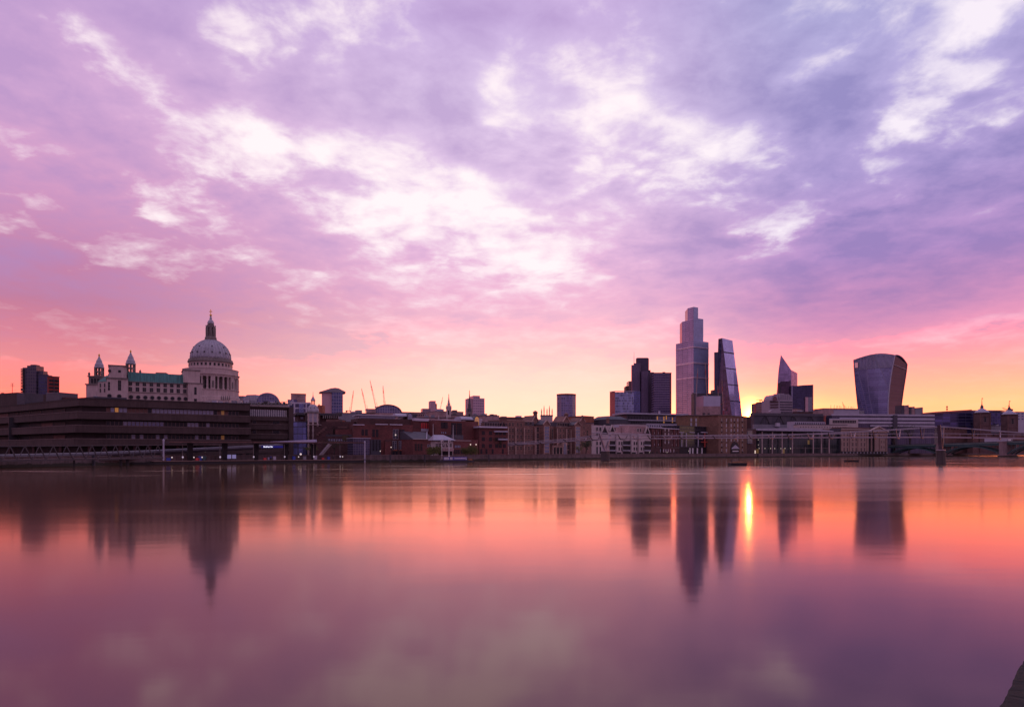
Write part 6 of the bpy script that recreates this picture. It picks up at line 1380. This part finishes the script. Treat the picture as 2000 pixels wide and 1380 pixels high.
low('dim row of shopfronts along the bank beyond the iron bridge',1735,1960,862,820,brickd,wins=(30,1,2.2,2.6,gdark),depth=8)
tree('dark tree in front of the banded offices, right of the pediment',1745,725,GZ,32,10,'round',mat('dark leaves',(0.04,0.05,0.02),.8,var=.5,vscale=.8),500,None,21); tree('dark tree in front of the banded offices by the footbridge pier',1775,728,GZ,31,9,'round',mat('dark leaves',(0.04,0.05,0.02),.8,var=.5,vscale=.8),450,None,22)
def dtower(label,px,D,pt,pe,ps,hw):
    s=D/F*.88; t=thing('domed_tower',label,'tower',(wx(px,D),D,GZ)); z=lambda p: wz(p,D)-GZ
    MB().box(-hw*s,hw*s,0,2*hw*s,0,z(pe+3)).build('shaft',bricks('purple brown brick',(0.115,0.062,0.064),(0.1,0.06,0.06)),t); MB().box(-hw*1.06*s,hw*1.06*s,-.06*hw*s,2.06*hw*s,z(pe+3)+.003,z(pe)).build('cornice',brickd,t)
    o=MB().lathe([(hw*1.30*s,z(pe)+.01),(hw*1.1*s,z(pe-3)),(hw*.75*s,z(pe-5.5)),(hw*.35*s,z(pe-8)),(hw*.22*s,z(pe-9))],n=8).build('dome',zinc,t,(0,hw*s,0)); o.rotation_euler=(0,0,math.pi/8)
    MB().lathe([(hw*.22*s,z(pe-9)+.01),(hw*.34*s,z(pe-10)),(hw*.22*s,z(pe-13)),(hw*.08*s,z(pe-16)),(.25*s,z(pt))],n=8).build('cupola_spike',steeld,t,(0,hw*s,0)); MB().box(0,2.6*s,-.1,.1,z(pt+2),z(pt+.3)).build('weathervane',steeld,t,(0,hw*s,0))
    me=winmesh(hw*.5*s,9*s,gdark,stoned,(1,2),.2,arch=True); o=bpy.data.objects.new('window',me); COL.objects.link(o); o.parent=t; o.location=(-.1,-.05,z(pe+19))
    for zz_ in(pe+8,pe+26,pe+36): MB().box(-hw*1.02*s,hw*1.02*s,-.2,.02,z(zz_+.8),z(zz_)).build('string_course',brickd,t)
    for sx in(-1,1): MB().box(sx*hw*.98*s-.5,sx*hw*.98*s+.5,-.35,-.02,0,z(pe+3)).build('corner_pier',brickb,t)
dtower('brick station tower with small grey dome and spike, left of the pair',1924.5,780,776,805,776,11.2); dtower('brick station tower with grey dome, right of the pair near the picture edge',1978,770,781.5,808.5,782,10.8)
crane('small dark crane jib leaning left above the right domed tower',1968,800,1957.5,796,900,steeld)
# ---------------------------------------------------------------- iron road bridge
sb=thing('road_bridge','teal iron arched road bridge on stone piers crossing behind the footbridge pier','bridge',(wx(1735,724),724,0))
a=Vector((0,0)); e=Vector((wx(2130,560)-sb.location.x,560-724)); Lr_=e.length; u=e.normalized(); sb.rotation_euler=(0,0,math.atan2(u.y,u.x))
Q=Bld.__new__(Bld); Q.a=Vector((sb.location.x,sb.location.y)); Q.u=u; Q.n=Vector((-u.y,u.x)); Q.gz=0
sx=lambda p: Q.s_(p); zd=lambda p,py: Q.z(py,p)
pD=[(1735,870.8),(1790,869.6),(1844,868),(1895,866.6),(1950,865),(2000,862.6),(2060,860)]
mb=MB()
dk_=[(sx(p),zd(p,py)) for p,py in pD]; dk_.append((Lr_,dk_[-1][1]-.4))
mb.extr([(x,z-1.9) for x,z in dk_]+[(x,z) for x,z in dk_[::-1]],0,14); mb.build('deck',teal,sb)
MB().extr([(x,z+.003) for x,z in dk_]+[(x,z+.55) for x,z in dk_[::-1]],-.3,.2).build('cornice',mat('pale teal coping',(0.16,0.19,0.18),.7,var=.2),sb)
MB().extr([(x,z+.56) for x,z in dk_]+[(x,z+1.5) for x,z in dk_[::-1]],-.05,.1).build('parapet',mat('dark teal parapet',(0.05,0.06,0.065),.7,var=.3),sb)
def deckz(x):
    for i in range(len(dk_)-1):
        if x<=dk_[i+1][0]: f=(x-dk_[i][0])/(dk_[i+1][0]-dk_[i][0]); return dk_[i][1]+(dk_[i+1][1]-dk_[i][1])*f
    return dk_[-1][1]
piers=[sx(1735)-1,sx(1835),sx(1959.5),sx(2095)]
for i in range(3):
    x0,x1=piers[i]+3,piers[i+1]-3
    for yy in(0,6.5,13):
        pts=[(x0+(x1-x0)*f,yy+.4,2.6+(deckz((x0+x1)/2)-2.6-2.4)*(1-(2*f-1)**2)) for f in lins(0,1,15)]
        mb=MB(); 
        for k in range(14): mb.bar(pts[k],pts[k+1],.7,1.1)
        for k in range(15): mb.bar(pts[k],(pts[k][0],pts[k][1],deckz(pts[k][0])-1.8),.3)
        mb.build('arch_rib',teal,sb)
for x in piers[1:]:
    pm=mat('pier stone',(0.22,0.155,0.16),.85,var=.25,streak=1)
    MB().prism([(x-3.2,-1),(x-1.5,-3),(x+1.5,-3),(x+3.2,-1),(x+3.2,15),(x-3.2,15)],1.2,deckz(x)+.6).build('pier',pm,sb); MB().prism([(x-4,-1.6),(x-2,-4),(x+2,-4),(x+4,-1.6),(x+4,16),(x-4,16)],-2,1.19).build('pier_foot',mudst,sb); MB().box(x-3.6,x+3.6,-3.3,-.5,deckz(x)+.603,deckz(x)+1.4).build('pier_cap',pm,sb)
# buses / lorry on the bridge deck
t=thing('lorry','long pale box trailer lorry crossing the iron bridge at the right','lorry',(sb.location.x+u.x*sx(1968),sb.location.y+u.y*sx(1968)+3,deckz(sx(1968))),math.atan2(u.y,u.x))
MB().box(-18,2,0,2.5,.9,4.2).build('trailer',greyl,t); MB().box(2.5,4.8,0,2.5,.6,3.4).build('cab',white,t); MB().box(4.8,4.85,.3,2.2,2,3).build('windscreen',gdark,t)
for xx in(-16,-14,-3,3.6): MB().extx([(.4*0+0.5*math.cos(a_),.5+.5*math.sin(a_)) for a_ in lins(0,5.6,9)],xx-.0,xx+.01)
for xx in(-16,-14.6,0,3.6):
    n=12; MB().extr([(.5*math.cos(6.2832*i/n),.5*math.sin(6.2832*i/n)) for i in range(n)],-.05,.35).build('wheel',dark,t,(xx,0,.5))
# ---------------------------------------------------------------- steel footbridge
P1=Vector((47.0,344.0)); P2=Vector((160.2,255.0)); ud=(P2-P1).normalized(); nd=Vector((-ud.y,ud.x)); SP=(P2-P1).length
fb_=thing('footbridge','slim steel suspension footbridge with low cables on Y shaped piers','bridge',(P1.x,P1.y,0),math.atan2(ud.y,ud.x))
def dz_(k):
    pts=[(-66,8.2),(0,11.2),(SP*.5,10.9),(SP,10.2),(SP+25,9.4),(SP+100,6)]
    for (a_,za),(c_,zc_) in zip(pts,pts[1:]):
        if k<=c_: f=(k-a_)/(c_-a_); return za+(zc_-za)*f
    return 6
def cabz(k):
    if k<0: f=-k/66; return 13.3+(8.9-13.3)*f - 1.2*math.sin(math.pi*f)
    if k<=SP: f=k/SP; return 13.3+(13.9-13.3)*f-2.1*4*f*(1-f)
    f=(k-SP)/108; return 13.9+(8-13.9)*f-2.2*math.sin(math.pi*min(1,f))
ks=[-66+i*4 for i in range(0,62)]
mb=MB()
for a_,c_ in zip(ks,ks[1:]): mb.add([(x,y,dz_(x)+z) for x in(a_,c_) for y in(-2,2) for z in(-.45,0)],[(0,1,5,4),(2,6,7,3),(1,3,7,5),(0,4,6,2)])
mb.build('deck',steel,fb_)
for y in(-2,2):
    mb=MB(); mb.tube([(k,y,dz_(k)+1.15) for k in ks],.05,5)
    for k in ks[::1]: mb.bar((k,y,dz_(k)),(k,y,dz_(k)+1.15),.05)
    mb.build('handrail',steel,fb_)
for sy in(-1,1):
    for q_ in range(4):
        MB().tube([(k,sy*(3.6+q_*.34),cabz(k)+q_*.02) for k in ks],.10,5).build('cable',steel,fb_)
for i,k in enumerate([-62+j*8 for j in range(0,30)]):
    if any(abs(k-x)<3 for x in(0,SP)): continue
    z0,z1=dz_(k)-.5,cabz(k)
    mb=MB()
    for sy in(-1,1): mb.bar((k,0,z0),(k,sy*2.2,z0-.1),.3,.4).bar((k,sy*2.2,z0-.1),(k,sy*5.0,z1+.1),.26,.4)
    mb.build('transverse_arm',steeld if i%2 else steel,fb_)
for k,w_,dr_ in((0,1.0,0),(SP,1.2,0)):
    zb=5.0 if k==0 else 5.2
    for sy in(-1,1):
        MB().add([(k+sx_*w_*f,sy*y+dy_,z) for (y,z,f) in((.3,zb,.55),(5.6,cabz(k)+.4,.42)) for sx_ in(-1,1) for dy_ in(-.55 if y>1 else -.3,.55 if y>1 else .3)],[(0,1,3,2),(4,6,7,5),(0,4,5,1),(2,3,7,6),(0,2,6,4),(1,5,7,3)]).build('pier_arm',steel if k==0 else mat('dark pier steel',(0.13,0.10,0.12),.5,.2,var=.2),fb_)  # second pier's arms take a darker steel tint
    n=14; s1=[(k+1.75*math.cos(6.2832*i/n),1.0*3.6*math.sin(6.2832*i/n)) for i in range(n)]; s2=[(k+1.5*math.cos(6.2832*i/n),1.0*3.2*math.sin(6.2832*i/n)) for i in range(n)]
    MB().prism(s1,-3,zb-.2,s2).build('pier_base',mat('wet dark concrete',(0.055,0.042,0.042),.7,var=.4,streak=1),fb_); MB().prism([(a_*1.0+(a_-k)*.08,c_*1.08) for a_,c_ in s2],zb-.19,zb+.15).build('pier_collar',steel,fb_)
# ---------------------------------------------------------------- pier with canopy, gangway, boats
def boat(label,px,w_,py_t,D,m=dark,name='mooring_barge'):
    s=D/F; t=thing(name,label,'barge',(wx(px,D),D,0)); hw_=w_*s/2; h=(py_t)*s
    MB().prism([(-hw_*.93,-1.5),(hw_*.93,-1.5),(hw_*.93,1.6),(-hw_*.93,1.6)],-.4,h*.72,[(-hw_,-1.7),(hw_,-1.7),(hw_,1.8),(-hw_,1.8)]).build('hull',m,t)
    MB().box(-hw_*.98,hw_*.98,-1.65,1.75,h*.72+.003,h*.82).build('deck',mat('weathered timber deck',(0.30,0.19,0.12),.9,var=.5,vscale=1.2),t)
    random.seed(int(px)); mb=MB()
    for k in range(5): x=-hw_*.8+k*hw_*.38; mb.box(x,x+hw_*.2,-.9,.9,h*.82+.002,h*(.9+.2*random.random()))
    mb.build('deck_gear',mat('rusty gear',(0.28,0.12,0.06),.9,var=.4),t)
    for sx_ in(-1,1): MB().lathe([(.12,0),(.12,h*.3),(.2,h*.34)],n=6).build('bollard',steeld,t,(sx_*hw_*.85,-1.2,h*.82))
boat('black flat mooring barge floating left of the sun reflection',1440,31,7.5,224); boat('smaller far black mooring barge floating before the classical building',1663,23,4.2,320)
pA=Vector((wx(300,243),243)); pB=Vector((wx(712,292),292)); up_=(pB-pA).normalized(); Lp=(pB-pA).length
Q=Bld.__new__(Bld); Q.a=pA; Q.u=up_; Q.n=Vector((-up_.y,up_.x)); Q.gz=0
pr_=thing('floating_pier','long floating river pier with a flat canopy on posts and a dark pontoon','pier',(pA.x,pA.y,0),math.atan2(up_.y,up_.x))
MB().prism([(0,0),(Lp+.5,0),(Lp+.5,8),(0,8)],-.6,1.05).build('pontoon',mat('black pontoon',(0.02,0.016,0.018),.6,var=.3),pr_); MB().prism([(-5,2),(0,-.2),(0,8.2),(-4,7)],-.5,.7,[(-7,2.5),(0,-.3),(0,8.2),(-5,7)]).build('pontoon_bow',mat('black pontoon',(0.02,0.016,0.018),.6,var=.3),pr_)
MB().box(-.2,Lp+.6,-.25,8.2,1.054,1.25).build('deck_edge',mat('brown deck edge',(0.22,0.13,0.11),.8,var=.2),pr_)
zc0=wz(864.3,243); zc1=wz(865.3,290)
MB().add([(x,y,z+d) for x,z in((Q.s_(330),zc0),(Lp,zc1)) for y in(-.5,6.5) for d in(0,.45)],[(0,1,5,4),(2,6,7,3),(1,3,7,5),(0,4,6,2),(0,2,3,1),(4,5,7,6)]).build('canopy_roof',steeld,pr_)
MB().add([(x,y,z+d) for x,z in((Q.s_(330),zc0),(Lp,zc1)) for y in(-.62,-.51) for d in(.1,.5)],[(0,1,5,4),(2,6,7,3),(1,3,7,5),(0,4,6,2),(0,2,3,1),(4,5,7,6)]).build('canopy_edge',brickb,pr_)
for p in(357,430,495.5,556,613,664.5):
    x=Q.s_(p); MB().tube([(x,.3,1.25),(x,.3,zc0+.1)],.11,6).build('canopy_post',stoned,pr_); MB().lathe([(.1,0),(.3,.2),(.3,.5),(.1,.7)],n=8).build('post_lamp',mat('pier lamp',(0.8,0.75,0.8),.5,emit=((.9,.8,1,1),.25)),pr_,(x,0,2.2))
for p1,p2 in((373,383),(442,451.5),(505,513),(564,571),(618.5,626)):
    x=(Q.s_(p1)+Q.s_(p2))/2; hw_=(Q.s_(p2)-Q.s_(p1))/2; MB().prism([(x-hw_*.8,5),(x+hw_*.8,5),(x+hw_*.8,6.4),(x-hw_*.8,6.4)],1.25,zc0,[(x-hw_,4.6),(x+hw_,4.6),(x+hw_,6.6),(x-hw_,6.6)]).build('canopy_support',dark,pr_)
for px_,pt_,D_ in((319.5,860,246),(712.5,863.5,290)):
    t=thing('mooring_pile',('thick white mooring pile at the left end of the pier' if px_<400 else 'thick white mooring pile at the right end of the pier'),'pile',(wx(px_,D_),D_,-1)); h=wz(pt_,D_)+1; MB().lathe([(.3,0),(.3,h)],n=10).build('shaft',greyl,t); MB().lathe([(.4,h),(.4,h+.25),(.1,h+.6)],n=10).build('cap',greyl,t); MB().lathe([(.5,2.0),(.5,2.4)],n=10).build('collar',steeld,t)
# name board on the pier
x=Q.s_(513.5); ns=thing('name_board','dark blue board with glowing white pier name lettering under the canopy','sign',(pA.x+up_.x*x+Q.n.x*2,pA.y+up_.y*x+Q.n.y*2,wz(874,268)),math.atan2(up_.y,up_.x))
bw=Q.s_(556)-x; MB().box(0,bw,0,.15,0,wz(870,268)-wz(874.2,268)).build('panel',mat('navy sign panel',(0.015,0.015,0.16),.5,emit=((0.02,0.02,0.35,1),.25)),ns)
cu=bpy.data.curves.new('lettering','FONT'); cu.body='Blackfriars Pier'; cu.size=.78; cu.extrude=.02; cu.offset=.012
to=bpy.data.objects.new('tmp_text',cu); COL.objects.link(to); bpy.context.view_layer.update()
me=bpy.data.meshes.new_from_object(to.evaluated_get(bpy.context.evaluated_depsgraph_get())); bpy.data.objects.remove(to)
me.materials.clear(); me.materials.append(signw); lo=bpy.data.objects.new('lettering',me); COL.objects.link(lo); lo.parent=ns; lo.location=(.8,-.06,.18); lo.rotation_euler=(R(90),0,0); lo.scale=(.78,1,1)
MB().lathe([(.36,-.03),(.36,.03)],n=16).build('roundel',bluep,ns,(.35,-.06,.45)).rotation_euler=(R(90),0,0)
# things standing on the pier
def onpier(px,dy=1.5):
    x=Q.s_(px); return (pA.x+up_.x*x+Q.n.x*dy,pA.y+up_.y*x+Q.n.y*dy,1.25)
for k,p in enumerate((450,459.5)):
    t=thing('notice_board',('left' if k==0 else 'right')+' of two pale blue notice boards standing on the pier deck','sign',onpier(p),math.atan2(up_.y,up_.x)); MB().box(-.7,.7,0,.08,.7,2.2).build('panel',mat('pale notice panel',(0.3,0.3,0.5),.5,var=.5,vscale=2.5,emit=((.3,.3,.6,1),.25)),t); MB().box(-.6,-.5,.0,.08,0,.7).box(.5,.6,0,.08,0,.7).build('leg',steeld,t)
for lab,p,m_,w_,h_ in(('red life raft container on the pier below the overhead beam',388,redp,1.3,1.0),('blue equipment locker on the pier beside the red container',393,bluep,1.2,1.6),('teal equipment locker on the pier right of the blue one',401,teal,1.0,1.7),('red container on the pier under the name board',520,redp,1.1,.9),('pale blue small locker beside the red container under the name board',527,gpale,.6,1.2),('grey ticket machine on the pier under the name board',539,greyl,1.0,1.4),('violet poster case on the pier between the posts',577,bluep,1.1,1.5),('pale gridded display case beside the fifth canopy support',619,greyl,1.3,1.6),('blue bin near the right end of the pier',645,bluep,1.0,1.3),('dark red crate on the pier near the bare tree',634,redp,.9,.8),('blue tarpaulin covered box at the left end of the pier deck',331,bluep,1.4,1.1),('grey cabinet on the pier under the yellowish tree',598,grey,1.2,1.5)):
    t=thing('deck_locker',lab,'locker',onpier(p),math.atan2(up_.y,up_.x)); MB().box(-w_/2,w_/2,0,.8,0.08,h_).build('box',m_,t); MB().box(-w_/2-.04,w_/2+.04,-.04,.84,h_+.002,h_+.1).build('lid',greyd if m_ is not greyl else steel,t)
    for sx_ in(-1,1): MB().box(sx_*w_*.4-.06,sx_*w_*.4+.06,.1,.7,0,.079).build('foot',steeld,t)
for k,(p,lab) in enumerate(((380,'white deck lamp left of the red container'),(396,'white deck lamp between blue and teal lockers'),(589,'round white lamp globe glowing beside the violet poster case'),(337,'white deck lamp at the left end of the pier'),(671,'pale deck lamp near the glass pavilion end of the pier'),(585,'low pale deck lamp left of the round globe'))):
    t=thing('deck_lamp',lab,'lamp',onpier(p,1.0)); big=p==589; MB().lathe([(.07,0),(.06,1.0 if not big else 1.9)],n=6).build('post',steeld,t); mb=MB(); r=.42 if big else .24; mb.lathe([(r*math.sin(a_)+.01,(1.0 if not big else 1.9)+r-r*math.cos(a_)) for a_ in lins(0,math.pi,8)],n=10).build('globe',mat('pier globe',(0.8,0.75,0.75),.5,emit=((1,.82,.75,1),.5)),t)
# people waiting on the pier
def person(label,px,dy,coat,legs,facing=0,h=1.72):
    x,y,z=onpier(px,dy); t=thing('person',label,'person',(x,y,z),facing)
    me=bpy.data.meshes.new('body'); s=h/1.72
    V=[(0,0,.95),(0,0,1.15),(0,0,1.38),(0,0,1.5),(0,0,1.62),(.1,0,.9),(.11,.02,.5),(.12,.0,.08),(.12,-.1,.03),(-.1,0,.9),(-.11,-.02,.5),(-.12,.02,.08),(-.12,-.1,.03),(.2,0,1.4),(.25,.02,1.12),(.23,-.08,.88),(-.2,0,1.4),(-.25,.02,1.12),(-.23,-.06,.88)]
    E=[(0,1),(1,2),(2,3),(3,4),(0,5),(5,6),(6,7),(7,8),(0,9),(9,10),(10,11),(11,12),(2,13),(13,14),(14,15),(2,16),(16,17),(17,18)]
    rr={0:.15,1:.14,2:.16,3:.06,4:.105,5:.09,6:.065,7:.045,8:.04,9:.09,10:.065,11:.045,12:.04,13:.07,14:.05,15:.035,16:.07,17:.05,18:.035}
    me.from_pydata([(a_*s,b__*s,c_*s) for a_,b__,c_ in V],E,[]); o=bpy.data.objects.new('body',me); COL.objects.link(o)
    m1=o.modifiers.new('skin','SKIN'); 
    for i,v in enumerate(me.skin_vertices[0].data): v.radius=(rr[i]*s,rr[i]*s); v.use_root=(i==0)
    o.modifiers.new('sub','SUBSURF').levels=1; bpy.context.view_layer.update()
    m2=bpy.data.meshes.new_from_object(o.evaluated_get(bpy.context.evaluated_depsgraph_get())); bpy.data.objects.remove(o)
    m2.materials.clear()
    for mm in(coat,legs,mat('skin tone',(0.35,0.2,0.15),.6,var=.05),mat('dark hair',(0.03,0.02,0.02),.7)): m2.materials.append(mm)
    for pl in m2.polygons:
        c_=pl.center/s; pl.material_index=1 if c_.z<.86 and abs(c_.x)<.2 else 3 if c_.z>1.66 or (c_.z>1.56 and c_.y>.03) else 2 if c_.z>1.5 else 0
    bo=bpy.data.objects.new('body',m2); COL.objects.link(bo); bo.parent=t
    return t
person('person in a dark coat standing on the pier near the sixth canopy post',655,2.2,greyd,dark); person('person in a blue jacket standing on the pier under the name board',532,1.8,bluep,dark,.4); person('person in a teal jacket standing beside the teal locker',404.5,1.4,teal,dark,-.3)
# sloping white gangway roof and gangway onto the pier
g=thing('gangway_canopy','white wedge shaped gangway roof above the pier, left of the brick cupola tower','canopy',(wx(527,296),296,GZ)); xw=wx(615,300)-wx(527,296)
zA,zB,zC=wz(862.5,296)-GZ,wz(857.8,300)-GZ,wz(863.3,300)-GZ
MB().add([(0,0,zA-.15),(xw,4,zC),(xw,4,zB),(0,0,zA+.1),(0,3,zA-.15),(xw,7,zC),(xw,7,zB),(0,3,zA+.1)],[(0,1,2,3),(7,6,5,4),(0,4,5,1),(1,5,6,2),(2,6,7,3),(3,7,4,0)]).build('roof',mat('white violet sheet',(0.42,0.40,0.55),.5,var=.08),g)
for f in(.3,.6,.9): MB().box(-.15,.15,-.15,.15,0,zA-.2).build('post',steeld,g,(xw*f,4*f+1.5,0))
g=thing('gangway','pale sloping handrailed gangway leading down to the pier near the bare tree','gangway',(wx(631,300),300,1.3)); q0=Vector((0,-8,0)); q1=Vector((wx(647,302)-wx(631,300),0,wz(868,302)-1.3)); MB().bar(q0,q1,1.6,.3).build('deck',concl,g); MB().bar(q0+Vector((0,-.8,1)),q1+Vector((0,-.8,1)),.1).bar(q0+Vector((0,.8,1)),q1+Vector((0,.8,1)),.1).build('handrail',steel,g)
# long covered ramp along the bank
rp=thing('covered_walkway','long pale tubular covered ramp rising along the embankment behind the truss','walkway',(wx(0,194),194,0)); pts=[(wx(p,D)-wx(0,194),D-194,wz(py,D)) for p,D,py in((-80,186,897),(0,194,892),(160,223,888),(300,251,882.5),(400,266,877.5),(497,284,873),(560,300,869.5))]
MB().tube([(x,y,z) for x,y,z in pts],[.75,.75,.8,.85,.85,.9,.9],8).build('roof_tube',mat('violet grey tube',(0.07,0.055,0.075),.5,var=.2,vscale=.4),rp); MB().tube([(x,y-.5,z+.62) for x,y,z in pts],.09,5).build('bright_ridge',mat('pale ridge sheet',(0.42,0.40,0.52),.4,var=.15),rp)
mb=MB()
for (a_,c_) in zip(pts,pts[1:]): mb.bar((a_[0],a_[1]+.3,a_[2]-1.6),(c_[0],c_[1]+.3,c_[2]-1.6),2.0,1.4)
mb.build('ramp_wall',conc,rp)
# truss gangway over the water at the far left
tg=thing('truss_footbridge','dark steel truss gangway on piles running along the river wall to the pier','footbridge',(wx(-60,180),180,0)); A0=Vector((0,0)); B0=Vector((wx(318,238)-wx(-60,180),58)); ut=B0.normalized(); Lt=B0.length; tg.rotation_euler=(0,0,math.atan2(ut.y,ut.x))
z0t,z0b=5.9,2.0; z1t,z1b=wz(868.5,238),wz(894,238)
tl=lambda f:(f*Lt,0,z0t+(z1t-z0t)*f); bl_=lambda f:(f*Lt,0,z0b+(z1b-z0b)*f)
for yy in(0,2.2): MB().bar((0,yy,z0t),(Lt,yy,z1t),.32).build('top_chord',steeld,tg); MB().bar((0,yy,z0b),(Lt,yy,z1b),.42).build('bottom_chord',steeld,tg)
NBr=15
for k in range(NBr):
    f0,f1,f2=k/NBr,(k+.5)/NBr,(k+1)/NBr
    MB().bar(bl_(f0),tl(f1),.16).build('brace',steeld,tg); MB().bar(tl(f1),bl_(f2),.26).build('brace',steeld,tg)
MB().add([(x,y,z+d) for x,z in((0,z0b),(Lt,z1b)) for y in(0,2.2) for d in(.25,.35)],[(0,1,5,4),(2,6,7,3),(1,3,7,5),(0,4,6,2),(0,2,3,1),(4,5,7,6)]).build('walkway_deck',concl,tg)
for p,r_ in((241,.45),(254,.45),(150,.25)):
    Q2=Bld.__new__(Bld); Q2.a=Vector((tg.location.x,tg.location.y)); Q2.u=ut; Q2.n=Vector((-ut.y,ut.x)); x=Q2.s_(p); MB().lathe([(r_,-2),(r_,z0b+(z1b-z0b)*x/Lt+.1)],n=8).build('support_pile',dark,tg,(x,1.1,0))
# lamps and small lights along the embankment
lampmesh=None
for p,D,py in((425,283,883),(404,282,882.3),(362,268,884),(469,288,885),(1302,512,886.5),(1344,542,881),(1268,492,886.8),(744,318,881.5),(765,320,874)):
    h=max(1.0,wz(py,D)-GZ); t=thing('street_lamp',{425:'street lamp behind the pier, right of the teal locker',404:'street lamp behind the pier above the teal locker',362:'street lamp behind the pier left of the first canopy support',469:'faint street lamp behind the notice boards',1302:'bright lamp below the arched windows of the dark red building',1344:'lamp on the quay left of the white piers',1268:'small bright lamp at the right corner of the cream flats',744:'globe lamp before the school lower bay',765:'lamp before the school front wing'}[p],'lamp',(wx(p,D),D-1.5,GZ),0,'lamps along the embankment')
    MB().lathe([(.1,0),(.06,h)],n=6).build('post',steeld,t); MB().lathe([(.02,h),(.22,h+.1),(.22,h+.35),(.02,h+.5)],n=8).build('lantern',lampm,t)
